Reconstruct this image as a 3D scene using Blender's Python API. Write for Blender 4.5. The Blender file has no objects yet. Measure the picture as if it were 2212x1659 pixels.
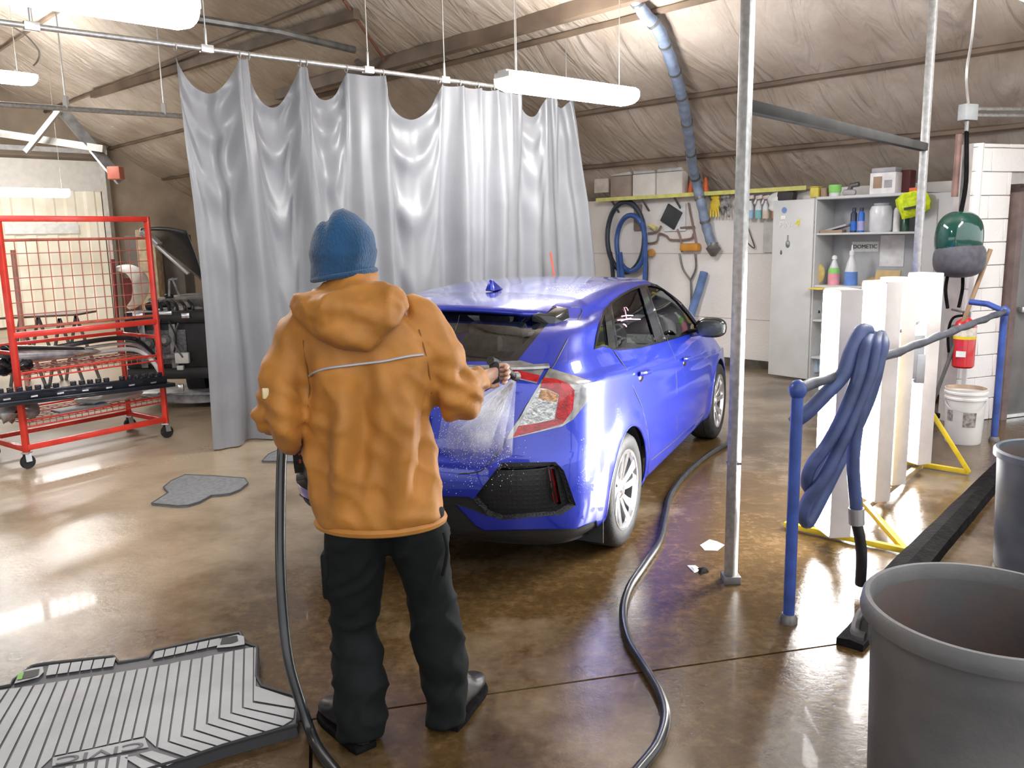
import bpy, bmesh, math, random
import numpy as np
from mathutils import Vector, Matrix
from mathutils.bvhtree import BVHTree
from mathutils import noise as mnoise
random.seed(7); rng = np.random.default_rng(7)
SC = bpy.context.scene
COL = SC.collection

# ------------------------------------------------------------------ camera
FPX, CXP, CYP = 1800.0, 1106.0, 829.5
CAM_H = 1.74
_p = math.atan((829.5 - 510.0) / FPX); _r = math.radians(1.2)
_f = Vector((0, math.cos(_p), -math.sin(_p))); _x = Vector((1, 0, 0)); _u = _x.cross(_f)
CR = _x * math.cos(_r) - _u * math.sin(_r)
CU = _x * math.sin(_r) + _u * math.cos(_r)
CF = _f
CO = Vector((0, 0, CAM_H))
cam_d = bpy.data.cameras.new('camera'); cam = bpy.data.objects.new('camera', cam_d); COL.objects.link(cam)
cam_d.sensor_width = 36.0; cam_d.lens = FPX / 2212.0 * 36.0; cam_d.clip_end = 200
cam.matrix_world = Matrix(((CR.x, CU.x, -CF.x, CO.x), (CR.y, CU.y, -CF.y, CO.y), (CR.z, CU.z, -CF.z, CO.z), (0, 0, 0, 1)))
SC.camera = cam

# ------------------------------------------------------------------ world and exposure
wd = bpy.data.worlds.new('world'); SC.world = wd; wd.use_nodes = True
wd.node_tree.nodes['Background'].inputs[0].default_value = (0.95, 0.97, 1.0, 1)
wd.node_tree.nodes['Background'].inputs[1].default_value = 1.15
SC.view_settings.view_transform = 'Standard'; SC.view_settings.look = 'None'
SC.view_settings.gamma = 1.0; SC.view_settings.use_curve_mapping = False
SC.view_settings.exposure = 0.78
try:
    SC.cycles.use_denoising = True
    SC.cycles.max_bounces = 8; SC.cycles.transparent_max_bounces = 12
    SC.cycles.sample_clamp_indirect = 6.0; SC.cycles.caustics_reflective = False; SC.cycles.caustics_refractive = False
except Exception: pass

# ------------------------------------------------------------------ pixels to directions
def ray(px, py): return CF + CR * ((px - CXP) / FPX) - CU * ((py - CYP) / FPX)
def atz(px, py, z=0.0):
    d = ray(px, py); return CO + d * ((z - CO.z) / d.z)
def aty(px, py, y):
    d = ray(px, py); return CO + d * ((y - CO.y) / d.y)
def atplane(px, py, p0, n):
    d = ray(px, py); n = Vector(n); return CO + d * ((Vector(p0) - CO).dot(n) / d.dot(n))
def above(px, py, base):            # the point over a floor point that falls on image row py
    d = ray(px, py); t = math.hypot(base[0], base[1]) / math.hypot(d.x, d.y)
    return Vector((base[0], base[1], CO.z + d.z * t))
# building axes: AX runs along the curtain, AW along the back wall
_az = math.radians(46.0)
AX = Vector((math.sin(_az), math.cos(_az), 0)); AW = Vector((-math.cos(_az), math.sin(_az), 0)); UP = Vector((0, 0, 1))
WB = Vector((3.02, 10.76, 0))        # a point on the foot of the back wall

# ------------------------------------------------------------------ materials
MATS = {}
def _n(nt, t, **k):
    n = nt.nodes.new(t)
    for a, v in k.items(): setattr(n, a, v)
    return n
def mat(name, col, rough=0.5, metal=0.0, vary=0.12, vscale=8.0, bump=0.0, bscale=60.0, coat=0.0, emit=0.0, ecol=None, spec=0.5, col2=None, stretch=None, sheen=0.0, trans=0.0, rvary=0.0, subs=0.0):
    if name in MATS: return MATS[name]
    m = bpy.data.materials.new(name); m.use_nodes = True; nt = m.node_tree
    b = nt.nodes['Principled BSDF']
    c = (*col, 1)
    tc = _n(nt, 'ShaderNodeTexCoord'); mp = _n(nt, 'ShaderNodeMapping')
    nt.links.new(tc.outputs['Object'], mp.inputs['Vector'])
    if stretch: mp.inputs['Scale'].default_value = stretch
    nz = _n(nt, 'ShaderNodeTexNoise'); nz.inputs['Scale'].default_value = vscale; nz.inputs['Detail'].default_value = 5
    nt.links.new(mp.outputs[0], nz.inputs['Vector'])
    mx = _n(nt, 'ShaderNodeMix', data_type='RGBA')
    if col2 is None:
        mx.inputs[6].default_value = (*[max(0, v * (1 - vary)) for v in col], 1); mx.inputs[7].default_value = (*[min(1, v * (1 + vary)) for v in col], 1)
    else:
        mx.inputs[6].default_value = c; mx.inputs[7].default_value = (*col2, 1)
    cr = _n(nt, 'ShaderNodeMapRange'); cr.inputs[1].default_value = 0.35; cr.inputs[2].default_value = 0.65
    nt.links.new(nz.outputs[0], cr.inputs[0]); nt.links.new(cr.outputs[0], mx.inputs[0]); nt.links.new(mx.outputs[2], b.inputs['Base Color'])
    b.inputs['Roughness'].default_value = rough; b.inputs['Metallic'].default_value = metal
    b.inputs['Specular IOR Level'].default_value = spec
    if coat: b.inputs['Coat Weight'].default_value = coat; b.inputs['Coat Roughness'].default_value = 0.04
    if sheen: b.inputs['Sheen Weight'].default_value = sheen
    if trans: b.inputs['Transmission Weight'].default_value = trans
    if rvary:
        rr = _n(nt, 'ShaderNodeMapRange'); rr.inputs[1].default_value = .3; rr.inputs[2].default_value = .7
        rr.inputs[3].default_value = max(0, rough - rvary); rr.inputs[4].default_value = min(1, rough + rvary)
        nt.links.new(nz.outputs[0], rr.inputs[0]); nt.links.new(rr.outputs[0], b.inputs['Roughness'])
    if bump:
        n2 = _n(nt, 'ShaderNodeTexNoise'); n2.inputs['Scale'].default_value = bscale; n2.inputs['Detail'].default_value = 4
        nt.links.new(mp.outputs[0], n2.inputs['Vector'])
        bp = _n(nt, 'ShaderNodeBump'); bp.inputs['Strength'].default_value = bump; bp.inputs['Distance'].default_value = 0.02
        nt.links.new(n2.outputs[0], bp.inputs['Height']); nt.links.new(bp.outputs[0], b.inputs['Normal'])
    if emit:
        b.inputs['Emission Color'].default_value = (*(ecol or col), 1); b.inputs['Emission Strength'].default_value = emit
    MATS[name] = m; return m
def glass(name, tint=(.5, .55, .55), refl=0.12, rough=0.0):
    if name in MATS: return MATS[name]
    m = bpy.data.materials.new(name); m.use_nodes = True; nt = m.node_tree
    for x in list(nt.nodes):
        if x.type != 'OUTPUT_MATERIAL': nt.nodes.remove(x)
    out = [x for x in nt.nodes if x.type == 'OUTPUT_MATERIAL'][0]
    t = _n(nt, 'ShaderNodeBsdfTransparent'); t.inputs[0].default_value = (*tint, 1)
    g = _n(nt, 'ShaderNodeBsdfGlossy'); g.inputs['Roughness'].default_value = rough
    fr = _n(nt, 'ShaderNodeFresnel'); fr.inputs[0].default_value = 1.5
    ad = _n(nt, 'ShaderNodeMath', operation='MULTIPLY_ADD'); ad.inputs[1].default_value = 1.0; ad.inputs[2].default_value = refl - .04
    mx = _n(nt, 'ShaderNodeMixShader')
    nt.links.new(fr.outputs[0], ad.inputs[0]); nt.links.new(ad.outputs[0], mx.inputs[0])
    nt.links.new(t.outputs[0], mx.inputs[1]); nt.links.new(g.outputs[0], mx.inputs[2]); nt.links.new(mx.outputs[0], out.inputs[0])
    MATS[name] = m; return m

# ------------------------------------------------------------------ mesh helpers
def frame(p0, p1, upv=Vector((0, 0, 1))):
    d = (Vector(p1) - Vector(p0)).normalized()
    s = d.cross(upv)
    if s.length < 1e-4: s = d.cross(Vector((1, 0, 0)))
    s.normalize(); t = s.cross(d).normalized()
    return d, s, t
def spline(pts, n=8, closed=False):
    P = [Vector(p) for p in pts]; m = len(P); out = []
    rngk = range(m if closed else m - 1)
    for i in rngk:
        if closed: a, b, c, d = P[(i - 1) % m], P[i], P[(i + 1) % m], P[(i + 2) % m]
        else: a, b, c, d = P[max(i - 1, 0)], P[i], P[i + 1], P[min(i + 2, m - 1)]
        for k in range(n):
            t = k / n
            out.append(0.5 * ((2 * b) + (c - a) * t + (2 * a - 5 * b + 4 * c - d) * t * t + (3 * b - a - 3 * c + d) * t ** 3))
    if not closed: out.append(P[-1])
    return out
class MB:
    def __init__(s): s.v = []; s.f = []; s.m = []; s.cur = 0
    def add(s, vs, fs):
        o = len(s.v); s.v += [tuple(v) for v in vs]; s.f += [tuple(i + o for i in f) for f in fs]; s.m += [s.cur] * len(fs); return s
    def box(s, c, size, mtx=None, taper=1.0):
        x, y, z = [q / 2 for q in size]; c = Vector(c); vs = []
        for dz in (-z, z):
            k = taper if dz > 0 else 1
            for dx, dy in ((-x, -y), (x, -y), (x, y), (-x, y)):
                q = Vector((dx * k, dy * k, dz)); vs.append(c + (mtx @ q if mtx else q))
        return s.add(vs, [(3, 2, 1, 0), (4, 5, 6, 7), (0, 1, 5, 4), (1, 2, 6, 5), (2, 3, 7, 6), (3, 0, 4, 7)])
    def bar(s, p0, p1, w, h=None, upv=Vector((0, 0, 1))):
        h = h or w; d, a, t = frame(p0, p1, upv); vs = []
        for p in (Vector(p0), Vector(p1)):
            for x, y in ((-1, -1), (1, -1), (1, 1), (-1, 1)): vs.append(p + a * (x * w / 2) + t * (y * h / 2))
        return s.add(vs, [(0, 1, 2, 3), (7, 6, 5, 4), (0, 4, 5, 1), (1, 5, 6, 2), (2, 6, 7, 3), (3, 7, 4, 0)])
    def tube(s, path, r, n=8, caps=True, squash=None):
        P = [Vector(p) for p in path]; m = len(P); vs = []; fs = []
        T = [(P[min(i + 1, m - 1)] - P[max(i - 1, 0)]).normalized() for i in range(m)]
        a = T[0].orthogonal().normalized()
        for i in range(m):
            a = (a - T[i] * a.dot(T[i])).normalized(); b = T[i].cross(a)
            ri = r[i] if hasattr(r, '__len__') else r
            for k in range(n):
                th = 2 * math.pi * k / n
                vs.append(P[i] + a * (ri * math.cos(th)) + b * (ri * math.sin(th) * (squash or 1)))
        for i in range(m - 1):
            for k in range(n):
                k2 = (k + 1) % n; fs.append((i * n + k, i * n + k2, (i + 1) * n + k2, (i + 1) * n + k))
        if caps: fs.append(tuple(range(n - 1, -1, -1))); fs.append(tuple((m - 1) * n + k for k in range(n)))
        return s.add(vs, fs)
    def lathe(s, prof, c=(0, 0, 0), n=24, mtx=None, ang=None):
        c = Vector(c); vs = []; fs = []; m = len(prof)
        for r, z in prof:
            for k in range(n):
                th = 2 * math.pi * k / n; q = Vector((r * math.cos(th), r * math.sin(th), z)); vs.append(c + (mtx @ q if mtx else q))
        for i in range(m - 1):
            for k in range(n):
                k2 = (k + 1) % n; fs.append((i * n + k, i * n + k2, (i + 1) * n + k2, (i + 1) * n + k))
        if prof[0][0] > 1e-5: fs.append(tuple(range(n - 1, -1, -1)))
        if prof[-1][0] > 1e-5: fs.append(tuple((m - 1) * n + k for k in range(n)))
        return s.add(vs, fs)
    def lathe_open(s, prof, c=(0, 0, 0), n=24, mtx=None):
        c = Vector(c); vs = []; fs = []; m = len(prof)
        for r, z in prof:
            for k in range(n):
                th = 2 * math.pi * k / n; q = Vector((r * math.cos(th), r * math.sin(th), z)); vs.append(c + (mtx @ q if mtx else q))
        for i in range(m - 1):
            for k in range(n):
                k2 = (k + 1) % n; fs.append((i * n + k, i * n + k2, (i + 1) * n + k2, (i + 1) * n + k))
        return s.add(vs, fs)
    def ell(s, c, r, n=16, m=10, mtx=None, e=1.0):
        c = Vector(c); vs = []; fs = []
        sg = lambda v: math.copysign(abs(v) ** e, v)
        for i in range(m + 1):
            ph = -math.pi / 2 + math.pi * i / m
            for k in range(n):
                th = 2 * math.pi * k / n
                q = Vector((r[0] * sg(math.cos(ph)) * sg(math.cos(th)), r[1] * sg(math.cos(ph)) * sg(math.sin(th)), r[2] * sg(math.sin(ph))))
                vs.append(c + (mtx @ q if mtx else q))
        for i in range(m):
            for k in range(n):
                k2 = (k + 1) % n; fs.append((i * n + k, i * n + k2, (i + 1) * n + k2, (i + 1) * n + k))
        return s.add(vs, fs)
    def prism(s, poly, depth, o, ex, ey):       # polygon in the plane (ex, ey), extruded along ex x ey
        o, ex, ey = Vector(o), Vector(ex), Vector(ey); ez = ex.cross(ey).normalized(); n = len(poly)
        vs = [o + ex * a + ey * b for a, b in poly] + [o + ex * a + ey * b + ez * depth for a, b in poly]
        fs = [tuple(range(n - 1, -1, -1)), tuple(range(n, 2 * n))] + [(i, (i + 1) % n, n + (i + 1) % n, n + i) for i in range(n)]
        return s.add(vs, fs)
    def grid(s, fn, nu, nv, wrap=False):
        vs = [fn(i / (nu - 1), j / (nv - 1)) for i in range(nu) for j in range(nv)]
        fs = [(i * nv + j, (i + 1) * nv + j, (i + 1) * nv + j + 1, i * nv + j + 1) for i in range(nu - 1) for j in range(nv - 1)]
        return s.add(vs, fs)
    def build(s, name, material, parent=None, smooth=False, bevel=0.0, world=True, solid=0.0, subd=0, seg=2, flat_angle=None):
        me = bpy.data.meshes.new(name)
        vs = s.v
        if parent is not None and world:
            inv = MW(parent).inverted(); vs = [tuple(inv @ Vector(v)) for v in vs]
        me.from_pydata(vs, [], s.f); me.update()
        ms = material if isinstance(material, (list, tuple)) else [material]
        for x in ms: me.materials.append(x)
        if len(ms) > 1: me.polygons.foreach_set('material_index', s.m)
        bm = bmesh.new(); bm.from_mesh(me)
        bmesh.ops.remove_doubles(bm, verts=bm.verts, dist=1e-5)
        bmesh.ops.recalc_face_normals(bm, faces=bm.faces)
        if solid: bmesh.ops.solidify(bm, geom=bm.faces, thickness=solid)
        if bevel:
            ed = [e for e in bm.edges if len(e.link_faces) == 2 and e.calc_face_angle(0) > 0.5]
            bmesh.ops.bevel(bm, geom=ed, offset=bevel, segments=seg, affect='EDGES', profile=0.5, clamp_overlap=True)
        if smooth or bevel:
            for f in bm.faces: f.smooth = True
        bm.to_mesh(me); bm.free()
        if (smooth and smooth != 'all') or bevel:
            try: me.set_sharp_from_angle(angle=math.radians(flat_angle or 40))
            except Exception: pass
        o = bpy.data.objects.new(name, me); COL.objects.link(o)
        if parent is not None: o.parent = parent
        if subd:
            md = o.modifiers.new('subdivision', 'SUBSURF'); md.levels = subd; md.render_levels = subd
        return o
def MW(o):
    m = Matrix.LocRotScale(o.location, o.rotation_euler, o.scale)
    return (MW(o.parent) @ m) if o.parent else m
def thing(name, label, cat, loc=(0, 0, 0), rz=0.0, group=None):
    o = bpy.data.objects.new(name, None); COL.objects.link(o); o.location = loc; o.rotation_euler = (0, 0, rz); o.empty_display_size = .1
    o['label'] = label; o['category'] = cat
    if group: o['group'] = group
    return o
def tag(o, label, cat, group=None):
    o['label'] = label; o['category'] = cat
    if group: o['group'] = group
    return o
def struct(o): o['kind'] = 'structure'; return o
def copy_tree(o, parent=None):
    c = o.copy(); COL.objects.link(c)
    if parent is not None: c.parent = parent
    for ch in list(o.children): copy_tree(ch, c)
    return c
def light_area(name, loc, size, energy, direction, parent=None, col=(1, 1, 1), size_y=None):
    ld = bpy.data.lights.new(name, 'AREA'); ld.shape = 'RECTANGLE'; ld.size = size; ld.size_y = size_y or size; ld.energy = energy; ld.color = col
    o = bpy.data.objects.new(name, ld); COL.objects.link(o)
    return o
# ================================================================== the shell of the shop
M_wall = mat('painted_block_white', (.82, .78, .76), .75, vary=.10, vscale=1.6, bump=.25, bscale=35, col2=(.88, .85, .83))
def floor_material():
    m = bpy.data.materials.new('wet_concrete'); m.use_nodes = True; nt = m.node_tree; b = nt.nodes['Principled BSDF']
    tc = _n(nt, 'ShaderNodeTexCoord')
    geo = _n(nt, 'ShaderNodeNewGeometry')
    big = _n(nt, 'ShaderNodeTexNoise'); big.inputs['Scale'].default_value = .55; big.inputs['Detail'].default_value = 6; big.inputs['Roughness'].default_value = .62
    fine = _n(nt, 'ShaderNodeTexNoise'); fine.inputs['Scale'].default_value = 20; fine.inputs['Detail'].default_value = 8; fine.inputs['Roughness'].default_value = .7
    med = _n(nt, 'ShaderNodeTexNoise'); med.inputs['Scale'].default_value = 3.2; med.inputs['Detail'].default_value = 7; med.inputs['Roughness'].default_value = .66
    for x in (big, fine, med): nt.links.new(geo.outputs['Position'], x.inputs['Vector'])
    ramp = _n(nt, 'ShaderNodeValToRGB'); ramp.color_ramp.elements[0].position = .28; ramp.color_ramp.elements[1].position = .74
    ramp.color_ramp.elements[0].color = (.040, .022, .007, 1); ramp.color_ramp.elements[1].color = (.19, .118, .055, 1)
    e = ramp.color_ramp.elements.new(.5); e.color = (.082, .048, .018, 1)
    mx = _n(nt, 'ShaderNodeMath', operation='MULTIPLY_ADD'); mx.inputs[1].default_value = .55
    nt.links.new(fine.outputs[0], mx.inputs[0])
    m2 = _n(nt, 'ShaderNodeMath', operation='MULTIPLY'); m2.inputs[1].default_value = .45; nt.links.new(med.outputs[0], m2.inputs[0]); nt.links.new(m2.outputs[0], mx.inputs[2])
    nt.links.new(mx.outputs[0], ramp.inputs[0])
    # drier concrete far from the wash bay; its paler colour paints in floor glare
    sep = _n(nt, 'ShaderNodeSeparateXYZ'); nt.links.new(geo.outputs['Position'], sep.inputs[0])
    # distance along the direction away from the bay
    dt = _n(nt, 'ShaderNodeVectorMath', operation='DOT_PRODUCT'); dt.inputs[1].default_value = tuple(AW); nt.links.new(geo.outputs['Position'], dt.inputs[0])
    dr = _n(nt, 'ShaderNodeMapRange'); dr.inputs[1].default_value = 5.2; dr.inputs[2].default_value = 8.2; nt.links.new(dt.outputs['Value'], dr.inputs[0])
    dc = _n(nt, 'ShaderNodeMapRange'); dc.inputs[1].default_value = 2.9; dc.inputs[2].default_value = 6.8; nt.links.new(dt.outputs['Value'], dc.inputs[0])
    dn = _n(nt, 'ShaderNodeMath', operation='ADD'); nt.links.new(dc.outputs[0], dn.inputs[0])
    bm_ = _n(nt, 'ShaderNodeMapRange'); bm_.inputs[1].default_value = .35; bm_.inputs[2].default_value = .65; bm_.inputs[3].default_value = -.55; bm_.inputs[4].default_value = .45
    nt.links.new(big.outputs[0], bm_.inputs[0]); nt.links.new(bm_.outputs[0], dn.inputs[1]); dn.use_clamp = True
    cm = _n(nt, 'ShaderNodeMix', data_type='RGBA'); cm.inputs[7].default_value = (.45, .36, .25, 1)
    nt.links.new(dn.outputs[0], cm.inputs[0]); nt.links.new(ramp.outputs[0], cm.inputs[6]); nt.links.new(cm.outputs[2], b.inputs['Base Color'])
    # roughness: standing water against merely damp concrete
    r1 = _n(nt, 'ShaderNodeMapRange'); r1.inputs[1].default_value = .40; r1.inputs[2].default_value = .66; r1.inputs[3].default_value = .03; r1.inputs[4].default_value = .13
    mm = _n(nt, 'ShaderNodeMath', operation='MULTIPLY_ADD'); mm.inputs[1].default_value = .6; nt.links.new(big.outputs[0], mm.inputs[0])
    m3 = _n(nt, 'ShaderNodeMath', operation='MULTIPLY'); m3.inputs[1].default_value = .4; nt.links.new(fine.outputs[0], m3.inputs[0]); nt.links.new(m3.outputs[0], mm.inputs[2])
    nt.links.new(mm.outputs[0], r1.inputs[0])
    ra = _n(nt, 'ShaderNodeMath', operation='MULTIPLY_ADD'); ra.inputs[1].default_value = .35; nt.links.new(dr.outputs[0], ra.inputs[0]); nt.links.new(r1.outputs[0], ra.inputs[2])
    nt.links.new(ra.outputs[0], b.inputs['Roughness'])
    bp = _n(nt, 'ShaderNodeBump'); bp.inputs['Strength'].default_value = .30; bp.inputs['Distance'].default_value = .006
    nt.links.new(fine.outputs[0], bp.inputs['Height'])
    b2 = _n(nt, 'ShaderNodeBump'); b2.inputs['Strength'].default_value = .10; b2.inputs['Distance'].default_value = .03
    nt.links.new(med.outputs[0], b2.inputs['Height']); nt.links.new(bp.outputs[0], b2.inputs['Normal']); nt.links.new(b2.outputs[0], b.inputs['Normal'])
    b.inputs['Specular IOR Level'].default_value = .5
    cw_ = _n(nt, 'ShaderNodeMapRange'); cw_.inputs[3].default_value = .08; cw_.inputs[4].default_value = 0.0; nt.links.new(dr.outputs[0], cw_.inputs[0]); nt.links.new(cw_.outputs[0], b.inputs['Coat Weight']); b.inputs['Coat Roughness'].default_value = .05
    return m
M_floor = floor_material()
M_joint = mat('joint_dirt', (.05, .035, .02), .6)
# slabs meet along two saw joints seen in front of the worker
J1, J2 = atz(820, 1533), atz(1800, 1393); jd = (J2 - J1).normalized(); jn = Vector((-jd.y, jd.x, 0))
fl = thing('floor', '', '', (0, 0, 0)); del fl['label']; del fl['category']; struct(fl)
b = MB(); b.box((0, 8, -.06), (60, 60, .02)); b.build('sub_base', M_joint, fl)
def slab(a0, a1, d0, d1, name='slab'):
    g = .006; mb = MB(); vs = []
    for z in (-.045, 0):
        for a, d in ((a0 + g, d0 + g), (a1 - g, d0 + g), (a1 - g, d1 - g), (a0 + g, d1 - g)):
            p = J1 + jd * a + jn * d; vs.append((p.x, p.y, z))
    mb.add(vs, [(3, 2, 1, 0), (4, 5, 6, 7), (0, 1, 5, 4), (1, 2, 6, 5), (2, 3, 7, 6), (3, 0, 4, 7)])
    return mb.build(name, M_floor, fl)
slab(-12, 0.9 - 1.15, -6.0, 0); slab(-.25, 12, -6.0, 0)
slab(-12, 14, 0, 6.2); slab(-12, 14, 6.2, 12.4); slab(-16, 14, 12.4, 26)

# back wall: painted block up to the eave, the lined roof slope above it
EAVE = 2.22; SLOPE = .56; BACK = .55      # the roof springs from behind the block wall
def bw(t, d=0.0, z=0.0): return WB + AW * t - AX * d + UP * z      # along the wall, out from it, up
wb = MB()
a0, a1 = bw(-2.6), bw(16.5)
wb.prism([(0, 0), ((a1 - a0).length, 0), ((a1 - a0).length, EAVE), (0, EAVE)], .85, a0, AW, UP)
o = struct(wb.build('wall_back', M_wall))
M_foot = mat('wall_foot_dark', (.10, .085, .07), .8, vary=.4, vscale=5)  # dark uneven tone along the foot of the wall
mb = MB(); mb.box(bw(6.5, .012, .05), (.02, 18.0, .10), Matrix.Rotation(math.atan2(-AW.x, AW.y), 3, 'Z')); struct(mb.build('baseboard_back', M_foot))
# course lines pressed into the block wall
M_jt = mat('block_joint', (.52, .48, .46), .8)
mb = MB()
for z in (.62, 1.46):
    mb.bar(bw(-2.6, .002, z), bw(16.5, .002, z), .006, .008)
mb.build('mortar_line', M_jt, o)

# roof: film over insulation, one big slope with purlins showing through
def roof_film():
    m = bpy.data.materials.new('roof_film'); m.use_nodes = True; nt = m.node_tree; b = nt.nodes['Principled BSDF']
    geo = _n(nt, 'ShaderNodeNewGeometry')
    mp = _n(nt, 'ShaderNodeMapping'); mp.inputs['Rotation'].default_value = (0, 0, -math.atan2(AW.y, AW.x)); nt.links.new(geo.outputs['Position'], mp.inputs[0])
    n1 = _n(nt, 'ShaderNodeTexNoise'); n1.inputs['Scale'].default_value = .9; n1.inputs['Detail'].default_value = 7; n1.inputs['Roughness'].default_value = .65
    nt.links.new(mp.outputs[0], n1.inputs[0])
    ramp = _n(nt, 'ShaderNodeValToRGB')
    ramp.color_ramp.elements[0].position = .3; ramp.color_ramp.elements[0].color = (.36, .285, .215, 1)
    ramp.color_ramp.elements[1].position = .75; ramp.color_ramp.elements[1].color = (.70, .63, .56, 1)
    nt.links.new(n1.outputs[0], ramp.inputs[0]); nt.links.new(ramp.outputs[0], b.inputs['Base Color'])
    mp2 = _n(nt, 'ShaderNodeMapping'); mp2.inputs['Scale'].default_value = (3.5, .8, .8); nt.links.new(mp.outputs[0], mp2.inputs[0])
    n2 = _n(nt, 'ShaderNodeTexNoise'); n2.inputs['Scale'].default_value = 1.3; n2.inputs['Detail'].default_value = 3; n2.inputs['Distortion'].default_value = 1.2
    nt.links.new(mp2.outputs[0], n2.inputs[0])
    bp = _n(nt, 'ShaderNodeBump'); bp.inputs['Strength'].default_value = .9; bp.inputs['Distance'].default_value = .08
    nt.links.new(n2.outputs[0], bp.inputs['Height']); nt.links.new(bp.outputs[0], b.inputs['Normal'])
    b.inputs['Roughness'].default_value = .34; b.inputs['Specular IOR Level'].default_value = .45
    return m
M_film = roof_film()
M_purlin = mat('purlin_under_film', (.16, .115, .08), .6, vary=.3, vscale=2)
def rf(t, d, off=0.0):        # on the underside of the roof, at wall position t and distance d from the wall
    p = bw(t, d, EAVE + SLOPE * (d + BACK)); nrm = (UP * 1 + AX * SLOPE).normalized(); return p - nrm * off
TP = [0.35, 1.35, 2.5, 3.75, 5.05, 6.4, 7.8, 9.3, 10.8]
NT, ND = 130, 120
T0, T1, D1 = -6.0, 16.5, 11.5
def roofpt(i, j):
    t = T0 + (T1 - T0) * i; d = -.80 + (D1 + .5) * j
    # the film sags between purlins and is pinned to them
    k = max([x for x in [-.8] + TP if x <= d + 1e-6]); nx = [x for x in TP if x > d]; k2 = nx[0] if nx else 12.5
    f = (d - k) / max(1e-3, k2 - k)
    sag = .085 * math.sin(math.pi * min(1, max(0, f))) * (.7 + .5 * mnoise.noise(Vector((t * .7, k * 3, 0))))
    wr = .022 * mnoise.noise(Vector((t * 2.6 + .4 * d, d * 1.1, 3.0))) + .010 * mnoise.noise(Vector((t * 7, d * 2.2, 9.0)))
    return rf(t, d, .02 + sag + wr)
mb = MB(); mb.grid(roofpt, NT, ND); roof = struct(mb.build('ceiling', M_film, smooth='all'))
mb = MB()
for d in TP:
    q = MB(); path = [rf(T0 + (T1 - T0) * k / 60, d, .05 + .008 * mnoise.noise(Vector((k * .6, d, 0)))) for k in range(61)]
    q.tube(path, .036, 6); q.build('purlin', M_purlin, roof, smooth=True)
# outer roof skin so no daylight leaks in, and the far roof half behind the camera
M_deck = mat('roof_deck', (.30, .25, .20), .7)
mb = MB(); mb.add([rf(T0, -.85, -.05), rf(T1, -.85, -.05), rf(T1, 11.3, -.05), rf(T0, 11.3, -.05)], [(0, 1, 2, 3)]); mb.build('roof_deck', M_deck, roof)
ridge0, ridge1 = rf(T0, 11.2), rf(T1, 11.2)
mb = MB(); mb.add([ridge0, ridge1, bw(T1, 22.4, EAVE), bw(T0, 22.4, EAVE)], [(0, 1, 2, 3)]); mb.build('roof_slope', M_film, roof)

# far end wall with the corrugated daylight sheets and the white header
EN = 14.6
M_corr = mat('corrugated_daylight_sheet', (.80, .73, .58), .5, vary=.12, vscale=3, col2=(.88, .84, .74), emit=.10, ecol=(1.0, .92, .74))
M_header = mat('header_white', (.78, .76, .72), .6, vary=.05)
M_dark = mat('dark_steel', (.10, .09, .085), .7, vary=.3)  # plain dark steel tone
def ew(d, z, off=0.0): return bw(EN - off, d, z)
we = struct(thing('wall_end', '', '', ew(5, 0))); del we['label']; del we['category']
mb = MB(); mb.add([ew(-1, 0, -.15), ew(23, 0, -.15), ew(23, 9, -.15), ew(-1, 9, -.15)], [(0, 1, 2, 3)]); mb.build('backing', mat('end_wall_lining', (.36, .29, .22), .7, vary=.3, vscale=1), we)
# which d does image column 235 meet on the end wall
def on_end(px, py): 
    p = atplane(px, py, ew(0, 0), AW); q = p - ew(0, 0); return -q.dot(AX), p.z
dR, _ = on_end(236, 600); dL = dR + 6.5
zH0 = on_end(120, 412)[1]; zH1 = on_end(120, 346)[1]
mb = MB(); mb.prism([(0, zH0), (dL - dR, zH0), (dL - dR, zH1), (0, zH1)], .08, ew(dR, 0, .10), -AX, UP); mb.build('header_panel', M_header, we)
pitch = .42; k = 0; d = dR
while d < dL:
    q = MB(); w_ = pitch; pr = [(0, 0), (.12, 0), (.17, .05), (.33, .05), (.38, 0), (.42, 0)]
    vs = []
    for z in (0.05, zH0):
        for a, h in pr: vs.append(ew(d + a, z, .02 + h))
    q.add(vs, [(i, i + 1, len(pr) + i + 1, len(pr) + i) for i in range(len(pr) - 1)])
    q.build('corrugated_sheet', M_corr, we); d += pitch; k += 1
mb = MB(); mb.bar(ew(dR - .08, 0, .14), ew(dR - .08, zH1 + .35, .14), .18, .12); mb.build('door_jamb', mat('jamb_grey', (.62, .60, .56), .5), we)
mb = MB(); mb.bar(ew(dR - .15, zH1 + .2, .16), ew(dL, zH1 + .2, .16), .14, .10); mb.build('lintel_beam', mat('beam_grey', (.55, .55, .56), .45), we)
# pale strip standing in for the daylight glow low across the sheets
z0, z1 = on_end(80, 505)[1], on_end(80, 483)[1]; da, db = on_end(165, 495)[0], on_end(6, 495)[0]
mb = MB(); mb.prism([(0, z0), (db - da, z0), (db - da, z1), (0, z1)], .04, ew(da, 0, .16), -AX, UP); mb.build('glow_strip', mat('glow_strip_white', (.9, .9, .88), .5), we)

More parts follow.
